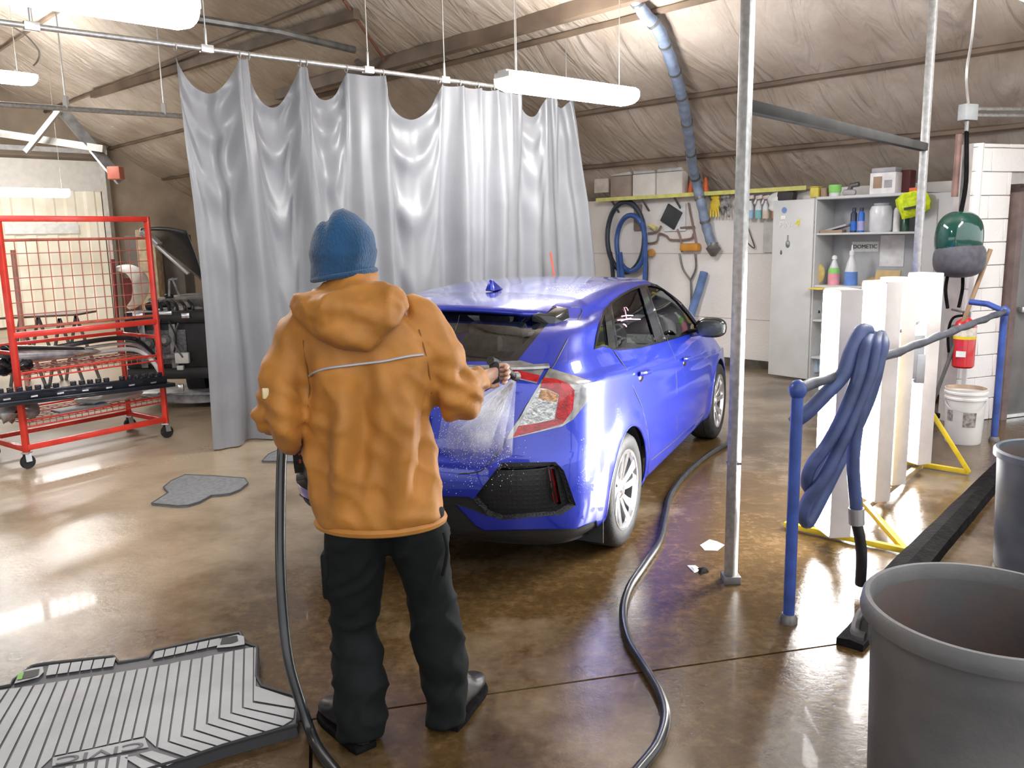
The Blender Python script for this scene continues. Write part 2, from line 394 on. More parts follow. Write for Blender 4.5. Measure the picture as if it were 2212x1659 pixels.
# the short block wall with the door, standing forward of the back wall
E0 = aty(2086, 600, 7.3); E0.z = 0; DV = Vector((.94, .34, 0)).normalized(); DN = Vector((DV.y, -DV.x, 0))
wr = struct(thing('wall_right', '', '', tuple(E0))); del wr['label']; del wr['category']
RH = above(2110, 312, E0 + DV * .2).z
mb = MB(); mb.prism([(0, 0), (7, 0), (7, RH), (0, RH)], -.17, E0 + DN * -.02, DV, UP); mb.build('wall_core', M_jt, wr)
blk = None
def dpt(px, py): return atplane(px, py, E0, DN)
ddoor0 = (dpt(2168, 640) - E0).dot(DV); DOORH = dpt(2190, 398).z
bw_, bh_ = .40, .20
me_block = None
row = 0; z = 0.0
while z < RH - .02:
    h = min(bh_, RH - z); x = -(.2 if row % 2 else 0.0)
    while x < 3.0:
        x0, x1 = max(x, 0), min(x + bw_, 3.0)
        cut = z + h / 2 < DOORH + .05
        segs = [(x0, x1)]
        if cut:
            segs = [(x0, min(x1, ddoor0 - .02)), (max(x0, ddoor0 + 1.02), x1)]
        for s0, s1 in segs:
            if s1 - s0 > .04:
                q = MB(); g = .003; q.prism([(s0 + g, z + g), (s1 - g, z + g), (s1 - g, z + h - g), (s0 + g, z + h - g)], -.05, E0 + DN * .004, DV, UP)
                q.build('block', M_wall, wr, bevel=.004, seg=1)
        x += bw_
    z += h; row += 1
mb = MB(); mb.bar(E0 + DV * .02 + UP * .02 - DN * .1, E0 + AX * 2.2 - DV * .0 + UP * .02 - DN * .1, .12, .02); 
mb = MB(); e1 = E0 + Vector((1.25, 1.75, 0)); mb.prism([(0, 0), ((e1 - E0).length, 0), ((e1 - E0).length, RH), (0, RH)], .1, E0 + DN * -.05, (e1 - E0).normalized(), UP); mb.build('return_wall', M_wall, wr)
# door
dr = struct(thing('door_1', '', '', tuple(E0 + DV * ddoor0))); del dr['label']; del dr['category']
M_dframe = mat('door_frame_brown', (.16, .11, .10), .5, vary=.2)
M_door = mat('door_grey', (.17, .165, .16), .45, vary=.2, vscale=3)
D0 = E0 + DV * ddoor0 + DN * .02
mb = MB(); mb.bar(D0 + DV * .03, D0 + DV * .03 + UP * DOORH, .07, .12, DN); mb.bar(D0 + DV * .97, D0 + DV * .97 + UP * DOORH, .07, .12, DN); mb.bar(D0 - DV * .005 + UP * (DOORH - .035), D0 + DV * 1.005 + UP * (DOORH - .035), .12, .07)
mb.build('door_frame', M_dframe, dr)
mb = MB(); mb.box(D0 + DV * .5 + UP * (DOORH / 2 - .02) - DN * .01, (.86, .045, DOORH - .10), Matrix.Rotation(math.atan2(DV.y, DV.x), 3, 'Z')); mb.build('door_leaf', M_door, dr, bevel=.003)
mb = MB(); mb.bar(D0 + DV * .12 + UP * 1.0 + DN * .06, D0 + DV * .85 + UP * 1.0 + DN * .06, .04, .05); mb.build('push_bar', mat('push_bar_alu', (.72, .72, .72), .35, .8), dr, bevel=.006)
mb = MB(); mb.bar(D0 + DV * .06 + UP * .02 + DN * .015, D0 + DV * .94 + UP * .02 + DN * .015, .03, .03); mb.build('threshold', mat('threshold_alu', (.8, .8, .8), .3, .8), dr)
# ================================================================== the blue hatchback
CAR_X, CAR_Y, CAR_YAW = -.18, 4.88, math.radians(24.7)
car = thing('hatchback_car', 'wet metallic blue five-door hatchback being hosed down in the wash bay', 'car', (CAR_X, CAR_Y, 0), -CAR_YAW)
def paint():
    m = bpy.data.materials.new('car_paint_blue'); m.use_nodes = True; nt = m.node_tree; b = nt.nodes['Principled BSDF']
    tc = _n(nt, 'ShaderNodeTexCoord')
    b.inputs['Base Color'].default_value = (.018, .045, .52, 1); b.inputs['Metallic'].default_value = .35; b.inputs['Roughness'].default_value = .30
    b.inputs['Coat Weight'].default_value = 1.0; b.inputs['Coat Roughness'].default_value = .03
    nz = _n(nt, 'ShaderNodeTexNoise'); nz.inputs['Scale'].default_value = 3; nt.links.new(tc.outputs['Object'], nz.inputs[0])
    mx = _n(nt, 'ShaderNodeMix', data_type='RGBA'); mx.inputs[6].default_value = (.011, .026, .40, 1); mx.inputs[7].default_value = (.018, .045, .50, 1)
    nt.links.new(nz.outputs[0], mx.inputs[0]); nt.links.new(mx.outputs[2], b.inputs['Base Color'])
    # beads of water on the panels
    vo = _n(nt, 'ShaderNodeTexVoronoi'); vo.inputs['Scale'].default_value = 85; nt.links.new(tc.outputs['Object'], vo.inputs[0])
    dr = _n(nt, 'ShaderNodeMapRange'); dr.inputs[1].default_value = .30; dr.inputs[2].default_value = .06; nt.links.new(vo.outputs['Distance'], dr.inputs[0])
    n2 = _n(nt, 'ShaderNodeTexNoise'); n2.inputs['Scale'].default_value = 4.5; n2.inputs['Detail'].default_value = 4; nt.links.new(tc.outputs['Object'], n2.inputs[0])
    ms = _n(nt, 'ShaderNodeMapRange'); ms.inputs[1].default_value = .5; ms.inputs[2].default_value = .62; nt.links.new(n2.outputs[0], ms.inputs[0])
    ml = _n(nt, 'ShaderNodeMath', operation='MULTIPLY'); nt.links.new(dr.outputs[0], ml.inputs[0]); nt.links.new(ms.outputs[0], ml.inputs[1])
    # run-off streaks
    mp = _n(nt, 'ShaderNodeMapping'); mp.inputs['Scale'].default_value = (22, 22, 1.6); nt.links.new(tc.outputs['Object'], mp.inputs[0])
    n3 = _n(nt, 'ShaderNodeTexNoise'); n3.inputs['Scale'].default_value = 1; n3.inputs['Detail'].default_value = 2; nt.links.new(mp.outputs[0], n3.inputs[0])
    ad = _n(nt, 'ShaderNodeMath', operation='MULTIPLY_ADD'); ad.inputs[1].default_value = .35; nt.links.new(n3.outputs[0], ad.inputs[0]); nt.links.new(ml.outputs[0], ad.inputs[2])
    bp = _n(nt, 'ShaderNodeBump'); bp.inputs['Strength'].default_value = .35; bp.inputs['Distance'].default_value = .0022
    nt.links.new(ad.outputs[0], bp.inputs['Height']); nt.links.new(bp.outputs[0], b.inputs['Coat Normal'])
    return m
M_paint = paint()
M_blk = mat('trim_black_gloss', (.012, .012, .014), .18, vary=.2, coat=.4)
M_blkm = mat('trim_black_matt', (.014, .014, .015), .6, vary=.3, bump=.2, bscale=200)
def honeycomb():
    m = bpy.data.materials.new('honeycomb_black'); m.use_nodes = True; nt = m.node_tree; b = nt.nodes['Principled BSDF']
    tc = _n(nt, 'ShaderNodeTexCoord'); vo = _n(nt, 'ShaderNodeTexVoronoi'); vo.feature = 'DISTANCE_TO_EDGE'; vo.inputs['Scale'].default_value = 42; vo.inputs['Randomness'].default_value = .15
    nt.links.new(tc.outputs['Object'], vo.inputs[0])
    bp = _n(nt, 'ShaderNodeBump'); bp.inputs['Strength'].default_value = .35; bp.inputs['Distance'].default_value = .006; bp.invert = True
    nt.links.new(vo.outputs[0], bp.inputs['Height']); nt.links.new(bp.outputs[0], b.inputs['Normal'])
    b.inputs['Base Color'].default_value = (.010, .010, .012, 1); b.inputs['Roughness'].default_value = .45; return m
M_honey = honeycomb()
M_red = mat('lens_red', (.42, .008, .012), .12, vary=.3, vscale=25, coat=1.0, bump=.15, bscale=90)
M_clear = mat('lens_clear_silver', (.52, .53, .52), .14, .55, vary=.35, vscale=40, coat=1.0, bump=.35, bscale=70)
M_smoke = mat('lens_smoke_silver', (.36, .36, .35), .16, .6, vary=.3, vscale=18, coat=1.0)
M_amber = mat('lens_amber', (.42, .20, .07), .14, .4, vary=.5, vscale=45, coat=1.0, bump=.35, bscale=70)
M_glass = glass('car_glass', (.84, .90, .88), .08)
M_glassr = glass('rear_glass', (.74, .80, .79), .08)
M_alloy = mat('alloy_bright', (.80, .81, .83), .22, .85, vary=.05)
M_tyre = mat('tyre_rubber', (.018, .018, .019), .55, vary=.3, vscale=20, bump=.2, bscale=120)
M_cabin = mat('cabin_dark', (.045, .047, .05), .7, vary=.3)
M_seat = mat('seat_cloth', (.10, .10, .105), .85, vary=.2, vscale=30)

def car_rows():
    R = []
    def row(W, y0, yr, zs, zr, nr, y1, yf, zf, nf=2.6): R.append((W, y0, yr, zs, zr, nr, y1, yf, zf, nf))
    c = lambda v: (lambda y: v)
    row(.800, -.30, -.84, c(.19), .25, 3.4, 2.9, 3.44, .19)
    row(.872, -.30, -.91, c(.26), .31, 3.4, 2.9, 3.52, .27)
    row(.895, -.30, -.945, c(.40), .43, 3.4, 2.9, 3.57, .42)
    row(.902, -.30, -.965, c(.55), .57, 3.3, 2.9, 3.58, .55)
    row(.900, -.30, -.955, c(.66), .655, 3.3, 2.9, 3.57, .62)
    row(.893, -.30, -.915, c(.74), .70, 3.2, 2.9, 3.55, .66)
    row(.889, -.30, -.895, lambda y: .86 - .045 * y, .86, 3.0, 2.9, 3.50, .70)
    row(.890, -.30, -.880, lambda y: .965 - .085 * y, 1.01, 2.9, 2.85, 3.42, .73)
    row(.884, -.30, -.872, lambda y: .988 - .085 * y, 1.035, 2.9, 2.80, 3.36, .745)
    row(.845, -.30, -.862, lambda y: 1.045 - .062 * y, 1.075, 2.7, 2.6, 3.05, .86)
    row(.808, -.32, -.835, lambda y: 1.105 - .055 * y, 1.105, 2.6, 2.4, 2.80, .955)
    row(.785, -.28, -.785, lambda y: 1.150 - .045 * y, 1.145, 2.5, 2.25, 2.62, 1.03)
    row(.735, -.15, -.600, lambda y: 1.245 - .02 * (y - 1) - .03 * max(0, y - 1), 1.245, 2.5, 1.95, 2.28, 1.18)
    row(.672, .02, -.430, lambda y: 1.350 - .055 * (y - 1.05) ** 2, 1.325, 2.5, 1.60, 1.92, 1.315)
    row(.628, .10, -.350, lambda y: 1.400 - .055 * (y - 1.05) ** 2, 1.362, 2.6, 1.45, 1.74, 1.375)
    row(.575, .12, -.315, lambda y: 1.424 - .050 * (y - 1.05) ** 2, 1.378, 2.7, 1.40, 1.66, 1.400)
    row(.430, .14, -.300, lambda y: 1.438 - .048 * (y - 1.05) ** 2, 1.385, 2.7, 1.38, 1.63, 1.412)
    row(.220, .15, -.295, lambda y: 1.446 - .046 * (y - 1.05) ** 2, 1.388, 2.6, 1.37, 1.62, 1.418)
    row(.0, .16, -.293, lambda y: 1.450 - .046 * (y - 1.05) ** 2, 1.390, 2.6, 1.36, 1.615, 1.420)
    return R
def pchip(x, Y, xq):
    x = np.asarray(x, float); Y = np.asarray(Y, float); h = np.diff(x); d = np.diff(Y, axis=0) / h[:, None]
    m = np.zeros_like(Y); m[0] = d[0]; m[-1] = d[-1]
    for i in range(1, len(x) - 1):
        a, b_ = d[i - 1], d[i]; w1 = 2 * h[i] + h[i - 1]; w2 = h[i] + 2 * h[i - 1]
        ok = a * b_ > 0
        with np.errstate(divide='ignore', invalid='ignore'):
            v = (w1 + w2) / (w1 / a + w2 / b_)
        m[i] = np.where(ok, v, 0)
    k = np.clip(np.searchsorted(x, xq) - 1, 0, len(x) - 2); t = ((xq - x[k]) / h[k])[:, None]; hk = h[k][:, None]
    h00 = 2 * t ** 3 - 3 * t ** 2 + 1; h10 = t ** 3 - 2 * t ** 2 + t; h01 = -2 * t ** 3 + 3 * t ** 2; h11 = t ** 3 - t ** 2
    return h00 * Y[k] + h10 * hk * m[k] + h01 * Y[k + 1] + h11 * hk * m[k + 1]
def car_half():
    R = car_rows(); NR, NSd, NF = 46, 96, 30
    pts = []
    for (W, y0, yr, zs, zr, nr, y1, yf, zf, nf) in R:
        line = []
        for i in range(NF):                                   # front centre to side
            ph = math.pi / 2 * (1 - i / NF); e = 2 / nf
            x = W * max(0, math.cos(ph)) ** e; y = y1 + (yf - y1) * math.sin(ph) ** e
            w = (math.sin(ph) ** e) ** 1.5
            line.append((x, y, zs(y1) * (1 - w) + zf * w))
        for i in range(NSd):                                  # along the side
            y = y1 + (y0 - y1) * i / NSd
            wx = W - .018 * max(0, y - 1.6) ** 2 * (1 if W > .1 else 0)
            line.append((wx if i else W * 1.0 - .018 * max(0, y - 1.6) ** 2, y, zs(y)))
        for i in range(NR + 1):                               # side to rear centre
            ph = math.pi / 2 * i / NR; e = 2 / nr
            x = W * max(0, math.cos(ph)) ** e if i < NR else 0.0; y = y0 + (yr - y0) * math.sin(ph) ** e
            w = (math.sin(ph) ** e) ** 1.6
            line.append((x, y, zs(y0) * (1 - w) + zr * w))
        pts.append(line)
    A = np.array(pts)                                          # rows x stations x 3
    # front taper needs matching with the side taper
    for r in range(A.shape[0]):
        f = A[r, NF, 0] / max(1e-6, R[r][0]) if R[r][0] > 0 else 1
        A[r, :NF, 0] *= f
    dist = np.linalg.norm(np.diff(A, axis=0), axis=2)[:, NF:NF + NSd + NR].mean(1); u = np.concatenate([[0], np.cumsum(dist)])
    uq = np.unique(np.concatenate([np.linspace(0, u[-1], 84), u]))
    S = A.shape[1]
    B = pchip(u, A.reshape(A.shape[0], -1), uq).reshape(len(uq), S, 3)
    # flared lips round the wheels
    for wy in (0.0, 2.70):
        r = np.hypot(B[..., 1] - wy, B[..., 2] - .325); m = (B[..., 0] > .6) & (B[..., 2] < .9)
        B[..., 0] += np.where(m, .016 * np.exp(-((r - .375) / .07) ** 2), 0)
    return B
B_ = car_half(); NVr, NSt = B_.shape[:2]
bm = bmesh.new(); vv = [[bm.verts.new(tuple(B_[i, j])) for j in range(NSt)] for i in range(NVr)]
for i in range(NVr - 1):
    for j in range(NSt - 1):
        try: bm.faces.new((vv[i][j], vv[i][j + 1], vv[i + 1][j + 1], vv[i + 1][j]))
        except ValueError: pass
bmesh.ops.remove_doubles(bm, verts=bm.verts, dist=1e-4)
bmesh.ops.dissolve_degenerate(bm, edges=bm.edges, dist=1e-5)
bmesh.ops.recalc_face_normals(bm, faces=bm.faces)
bm.faces.ensure_lookup_table(); bm.normal_update()
if sum(f.normal.x * f.calc_area() for f in bm.faces) < 0: bmesh.ops.reverse_faces(bm, faces=bm.faces)
bm.normal_update()
for v in bm.verts:
    if abs(v.co.x) < 1e-4: v.normal = Vector((0, v.normal.y, v.normal.z)).normalized()
REFT = [v.co.copy() for v in bm.verts]; REFN = [v.normal.copy() for v in bm.verts]
bm.verts.index_update(); tri = [[v.index for v in f.verts] for f in bm.faces]
REFB = BVHTree.FromPolygons(REFT, tri); REFF = tri
def ref_normal(co):
    loc, n, idx, dist = REFB.find_nearest(co)
    if idx is None: return Vector((0, 0, 1))
    acc = Vector(); 
    for k in REFF[idx]:
        acc += REFN[k] / ((REFT[k] - co).length + 1e-3)
    return acc.normalized()
CINV = MW(car).inverted(); CO_L = CINV @ CO
def ray_l(px, py): return (CINV.to_3x3() @ ray(px, py)).normalized()
def px_of(co):
    d = (MW(car) @ co) - CO; z = d.dot(CF); return (CXP + FPX * d.dot(CR) / z, CYP - FPX * d.dot(CU) / z)
def inside(p, poly):
    x, y = p; c = False; n = len(poly)
    for i in range(n):
        x0, y0 = poly[i]; x1, y1 = poly[i - 1]
        if (y0 > y) != (y1 > y) and x < (x1 - x0) * (y - y0) / (y1 - y0) + x0: c = not c
    return c
def cut(poly, mode, keep=None, margin=None):
    """score the half body along a polygon; returns the faces inside it"""
    if mode == 'cam': P = px_of; mg = 30
    elif mode == 'side': P = lambda c: (c.y, c.z); mg = .06
    elif mode == 'rear': P = lambda c: (c.x, c.z); mg = .06
    front = (lambda f: f.normal.dot(CO_L - f.calc_center_median()) > 0) if mode == 'cam' else (lambda f: True)
    keep = keep or (lambda c: True)
    n = len(poly)
    for i in range(n):
        a, b_ = poly[i], poly[(i + 1) % n]
        if mode == 'cam':
            ra, rb = ray_l(*a), ray_l(*b_); nr = ra.cross(rb)
            if nr.length < 1e-9: continue
            pc = CO_L
        elif mode == 'side': nr = Vector((0, -(b_[1] - a[1]), b_[0] - a[0])); pc = Vector((0, a[0], a[1]))
        else: nr = Vector((-(b_[1] - a[1]), 0, b_[0] - a[0])); pc = Vector((a[0], 0, a[1]))
        if nr.length < 1e-9: continue
        x0, x1 = sorted((a[0], b_[0])); y0, y1 = sorted((a[1], b_[1])); sel = []
        for f in bm.faces:
            cc = f.calc_center_median()
            if not keep(cc) or not front(f): continue
            q = P(cc)
            if x0 - mg < q[0] < x1 + mg and y0 - mg < q[1] < y1 + mg: sel.append(f)
        geom = list({e for f in sel for e in f.edges} | set(sel)) + list({v for f in sel for v in f.verts})
        if sel: bmesh.ops.bisect_plane(bm, geom=geom, plane_co=pc, plane_no=nr.normalized(), dist=1e-5)
    bm.normal_update()
    return [f for f in bm.faces if keep(f.calc_center_median()) and front(f) and inside(P(f.calc_center_median()), poly)]
lay = bm.faces.layers.int.new('region')
REG = {}
def region(name, faces):
    k = REG.setdefault(name, len(REG) + 1)
    for f in faces: f[lay] = k
# ---- wheel arches, straight across
def circ(cy, cz, r, n=44, floor=None): return [(cy + r * math.cos(2 * math.pi * k / n), cz + r * math.sin(2 * math.pi * k / n)) for k in range(n)]
sidekeep = lambda c: c.x > .55
region('arch_hole', cut(circ(0, .325, .362), 'side', sidekeep)); region('arch_hole', cut(circ(2.70, .325, .362), 'side', sidekeep))
# black arch edge and sill
# ---- side glass
WIN = [(1283, 755), (1287, 727), (1293, 702), (1305, 669), (1322, 651), (1342, 636), (1362, 625), (1383, 617), (1407, 613), (1422, 616), (1437, 623), (1452, 635), (1466, 648), (1489, 675), (1508, 701), (1507, 716), (1444, 736), (1383, 752), (1332, 757), (1312, 752), (1301, 749)]
hw = lambda c: c.x > .3 and c.z > .85 and c.y > -.5
fw = cut(WIN, 'cam', hw)
region('window_trim', fw)
def inset(poly, k):
    cx_ = sum(p[0] for p in poly) / len(poly); cy_ = sum(p[1] for p in poly) / len(poly); out = []
    n = len(poly)
    for i in range(n):
        a, b_, c_ = Vector(poly[i - 1]), Vector(poly[i]), Vector(poly[(i + 1) % n])
        e1 = (b_ - a).normalized(); e2 = (c_ - b_).normalized()
        nn = Vector((-(e1.y + e2.y), e1.x + e2.x)); nn = nn.normalized() if nn.length > 1e-6 else Vector((0, 0))
        out.append((b_.x + nn.x * k, b_.y + nn.y * k))
    return out
WI = inset(WIN, 4.5)
if not inside(WI[7], WIN): WI = inset(WIN, -4.5)
fi = cut(WI, 'cam', hw)
# divide: quarter pane | rear door pane | front door pane
DIV1 = [(1300, 640), (1318, 640), (1337, 770), (1316, 770)]
DIV2 = [(1374, 600), (1391, 600), (1446, 760), (1422, 760)]
g1 = cut(DIV1, 'cam', hw); g2 = cut(DIV2, 'cam', hw)
fi = [f for f in bm.faces if hw(f.calc_center_median()) and f.normal.dot(CO_L - f.calc_center_median()) > 0 and inside(px_of(f.calc_center_median()), WI)]
for f in fi:
    q = px_of(f.calc_center_median())
    if inside(q, DIV1) or inside(q, DIV2): continue
    nm = 'quarter_window' if q[0] < 1300 + (q[1] - 640) * .15 else ('rear_side_window' if q[0] < 1374 + (q[1] - 600) * .325 else 'front_side_window')
    region(nm, [f])
# ---- rear glass with its black border
RG = [(700, 640), (1140, 652), (1214, 664), (1172, 712), (1118, 779), (1050, 781), (700, 781)]
rk = lambda c: c.y < .2 and c.z > 1.0
region('rear_glass_border', cut(RG, 'cam', rk))
RG2 = [(700, 672), (1160, 684), (1175, 690), (1150, 722), (1098, 773), (1050, 774), (700, 774)]
region('rear_window', cut(RG2, 'cam', rk))
# ---- tail lights
tk = lambda c: c.y < .1 and c.z > .6
HOUSE = [(1170, 822), (1186, 796), (1240, 812), (1283, 827), (1274, 861), (1258, 880), (1237, 906), (1213, 921), (1150, 936), (1095, 949), (1098, 941)]
region('tail_light', cut(HOUSE, 'cam', tk))
REDC = [(1174, 818), (1200, 821), (1226, 830), (1239, 843), (1235, 885), (1214, 915), (1160, 931), (1108, 944), (1120, 920), (1160, 914), (1198, 906), (1207, 852), (1182, 840), (1166, 838)]
region('tail_red', cut(REDC, 'cam', tk))
CLR = [(1165, 839), (1182, 841), (1206, 853), (1197, 905), (1160, 913), (1121, 919)]
region('tail_clear', cut(CLR, 'cam', tk))
AMB = [(1167, 842), (1182, 842), (1205, 853), (1202, 868), (1182, 866), (1162, 860)]
region('tail_amber', cut(AMB, 'cam', tk))
HL = [(1086, 782), (1125, 780), (1150, 787), (1176, 797), (1166, 814), (1160, 828), (1108, 816), (1070, 804)]
region('hatch_light', cut(HL, 'cam', tk))
HLR = [(1108, 799), (1166, 812), (1161, 827), (1108, 815)]
region('hatch_red', cut(HLR, 'cam', tk))
# ---- bumper: black honeycomb vents and the black valance below
bk = lambda c: c.y < -.2 and c.z < .85
VENT = [(1022, 1079), (1083, 1000), (1200, 998), (1218, 1017), (1244, 1092), (1212, 1112), (1083, 1123), (1052, 1113)]
region('bumper_vent', cut(VENT, 'cam', bk))
MIDB = [(700, 1064), (1012, 1074), (1024, 1080), (1054, 1114), (1020, 1100), (985, 1089), (700, 1082)]
region('valance', cut(MIDB, 'cam', bk))
VAL = [(1245, 1142), (1288, 1124), (1310, 1300), (700, 1300), (700, 1085), (984, 1089), (1028, 1136), (1048, 1146)]
region('valance', cut(VAL, 'cam', bk))
REFL = [(1190, 1012), (1198, 1013), (1212, 1088), (1204, 1092)]
region('reflector', cut(REFL, 'cam', bk))
# sill strip
region('sill_strip', [f for f in cut([(.30, .1), (2.4, .1), (2.4, .235), (.30, .255)], 'side', sidekeep)])
# windscreen
fk = lambda c: c.y > 1.3 and c.z > .93
WS = [(0.0, 1.385), (.50, 1.365), (.57, 1.32), (.70, 1.03), (.66, .985), (0.0, .965)]
wsf = [f for f in cut([(-.05, 1.385), (.50, 1.365), (.56, 1.32), (.69, 1.03), (.64, .985), (-.05, .965)], 'rear', fk) if f.normal.y > .25]
region('windshield', wsf)

# ---- split the half shell into the panels and mirror each
def emit(name, idxs, material, mirror='join', push=0.0, parent=None, wall=None):
    """mirror: 'join' one mesh over both sides; 'pair' two objects; None right side only"""
    faces = [f for f in bm.faces if f[lay] in idxs]
    if not faces: return []
    def mesh(sgn, both):
        vm = {}; vs = []; fs = []
        for f in faces:
            loop = []
            for v in f.verts:
                if v not in vm: vm[v] = len(vs); vs.append(v.co.copy())
                loop.append(vm[v])
            fs.append(loop)
        N = [ref_normal(v) for v in vs]
        for i, v in enumerate(vs):
            if abs(v.x) < 2e-4: N[i] = Vector((0, N[i].y, N[i].z)).normalized()
        P = [v + n * push for v, n in zip(vs, N)]
        if wall:
            cnt = {}
            for l in fs:
                for a, b_ in zip(l, l[1:] + l[:1]): cnt[(a, b_)] = 1
            edge = [(a, b_) for (a, b_) in cnt if (b_, a) not in cnt and not (abs(vs[a].x) < 2e-4 and abs(vs[b_].x) < 2e-4)]
            mp = {}
            for a, b_ in edge:
                for q in (a, b_):
                    if q not in mp: mp[q] = len(P); P.append(vs[q] + N[q] * wall); N.append(N[q])
                fs.append([b_, a, mp[a], mp[b_]])
        if both:
            n0 = len(P); mp2 = {}
            for i in range(n0):
                if abs(P[i].x) < 2e-4: mp2[i] = i
                else: mp2[i] = len(P); P.append(Vector((-P[i].x, P[i].y, P[i].z))); N.append(Vector((-N[i].x, N[i].y, N[i].z)))
            fs2 = [[mp2[i] for i in reversed(l)] for l in fs]; fs_all = fs + fs2
        elif sgn < 0:
            P = [Vector((-p.x, p.y, p.z)) for p in P]; N = [Vector((-n.x, n.y, n.z)) for n in N]; fs_all = [list(reversed(l)) for l in fs]
        else: fs_all = fs
        me = bpy.data.meshes.new(name); me.from_pydata([tuple(p) for p in P], [], fs_all); me.update()
        for p in me.polygons: p.use_smooth = True
        try: me.normals_split_custom_set_from_vertices([tuple(n) for n in N])
        except Exception as e: print('normals', e)
        me.materials.append(material)
        o = bpy.data.objects.new(name, me); COL.objects.link(o); o.parent = parent or car
        return o
    if mirror == 'join': return [mesh(1, True)]
    if mirror == 'pair': return [mesh(1, False), mesh(-1, False)]
    return [mesh(1, False)]
rid = lambda *n: {REG[x] for x in n if x in REG}
allr = set(REG.values())
body = emit('body_shell', {0}, M_paint)[0]
emit('window_trim', rid('window_trim'), M_blk, 'pair', -.004, wall=.004)
for nm in ('quarter_window', 'rear_side_window', 'front_side_window'): emit(nm, rid(nm), M_glass, 'pair', -.006)
emit('rear_glass_border', rid('rear_glass_border'), M_blk, 'join', -.003)
emit('rear_window', rid('rear_window'), M_glassr, 'join', -.003)
emit('windshield', rid('windshield'), M_glass, 'join')
tl = emit('tail_light', rid('tail_light'), M_smoke, 'pair', .004, wall=-.01)
for nm, mm in (('tail_red', M_red), ('tail_clear', M_clear), ('tail_amber', M_amber)):
    a, c = emit({'tail_red': 'red_lens', 'tail_clear': 'clear_lens', 'tail_amber': 'amber_lens'}[nm], rid(nm), mm, 'pair', .006 if nm != 'tail_red' else .010, wall=-.012, parent=None)
    a.parent = tl[0]; c.parent = tl[1]
hl = emit('hatch_light', rid('hatch_light'), M_smoke, 'pair', .004, wall=-.01)
a, c = emit('red_lens', rid('hatch_red'), M_red, 'pair', .006, wall=-.01); a.parent = hl[0]; c.parent = hl[1]
vt = emit('bumper_vent', rid('bumper_vent'), M_honey, 'pair', -.045, wall=.001)
a, c = emit('reflector', rid('reflector'), M_red, 'pair', -.028, wall=-.04); a.parent = vt[0]; c.parent = vt[1]
emit('rear_valance', rid('valance'), M_blkm, 'join', -.006, wall=.004)
emit('sill_strip', rid('sill_strip'), M_paint, 'pair', -.004)
bm.free()
def P3(x, y, z): return MW(car) @ Vector((x, y, z))
def on_body(px, py, off=0.0):
    d = ray_l(px, py); loc, n, i, dist = REFB.ray_cast(CO_L, d)
    return (loc + n * off) if loc else None
def on_side(y, z, off=0.0):
    loc, n, i, dist = REFB.ray_cast(Vector((2, y, z)), Vector((-1, 0, 0))); return Vector((loc.x + off, y, z)) if loc else Vector((.88, y, z))
def on_rear(x, z, off=0.0):
    loc, n, i, dist = REFB.ray_cast(Vector((x, -3, z)), Vector((0, 1, 0))); return Vector((x, loc.y - off, z)) if loc else Vector((x, -.9, z))
class LB(MB):
    def build(s, name, material, parent=None, **k): return MB.build(s, name, material, parent or car, world=False, **k)
def mirrored(mbuild):
    for sgn in (1, -1): mbuild(sgn)
# shut lines
def gap(name, pts, r=.0032):
    for sgn in (1, -1):
        q = LB(); q.tube([Vector((p.x * sgn, p.y, p.z)) for p in pts], r, 5); q.build(name, M_blkm, smooth=True)
pts = [on_body(*p) for p in [(1232, 664), (1250, 664), (1257, 672), (1249, 690), (1225, 734), (1196, 789), (1186, 797), (1171, 822), (1140, 872), (1097, 945), (1075, 978), (1050, 1008), (1030, 1020), (990, 1024)]]
gap('hatch_shut_line', [p for p in spline([p for p in pts if p], 5)])
gap('door_shut_line', [on_side(y, z) for y, z in [(1.20, 1.04), (1.17, .9), (1.15, .7), (1.17, .45), (1.22, .27)]])
gap('door_shut_line', [on_side(y, z) for y, z in [(.02, 1.12), (.05, 1.0), (.14, .88), (.30, .74), (.38, .6), (.42, .45), (.46, .27)]])
gap('door_shut_line', [on_side(y, z) for y, z in [(2.25, .93), (2.27, .75), (2.22, .5), (2.20, .27)]])
gap('sill_crease', [on_side(y, z, -.001) for y, z in [(.52, .36), (1.2, .335), (2.1, .33)]], .004)
# door handles
for sgn in (1, -1):
    for y, z in ((.33, .938), (1.44, .862)):
        q = LB(); pt = on_side(y, z, .028); e = [Vector((pt.x - .022, y + .10, z - .008)), Vector((pt.x - .002, y + .06, z - .005)), pt, Vector((pt.x - .002, y - .06, z + .005)), Vector((pt.x - .022, y - .10, z + .008))]
        q.tube([Vector((p.x * sgn, p.y, p.z)) for p in spline(e, 4)], .017, 8, squash=.7); q.build('door_handle', M_paint, smooth=True)
        q = LB(); c0 = on_side(y - .03, z - .02, -.004); q.ell((c0.x * sgn, c0.y, c0.z), (.012, .05, .03)); q.build('handle_cup', M_blk, smooth=True)
# mirrors
for sgn in (1, -1):
    q = LB(); q.ell((.985 * sgn, 1.83, 1.045), (.115, .055, .075), e=.75, n=20, m=12); mr = q.build('door_mirror', M_blk, smooth=True)
    q = LB(); q.tube([Vector((.80 * sgn, 1.90, .985)), Vector((.90 * sgn, 1.86, 1.01))], .03, 8); q.build('mirror_arm', M_blk, mr, smooth=True)
    q = LB(); q.ell((.985 * sgn, 1.79, 1.045), (.095, .02, .058), e=.75); q.build('mirror_glass', mat('mirror_face', (.05, .06, .06), .15, .3), mr, smooth=True)
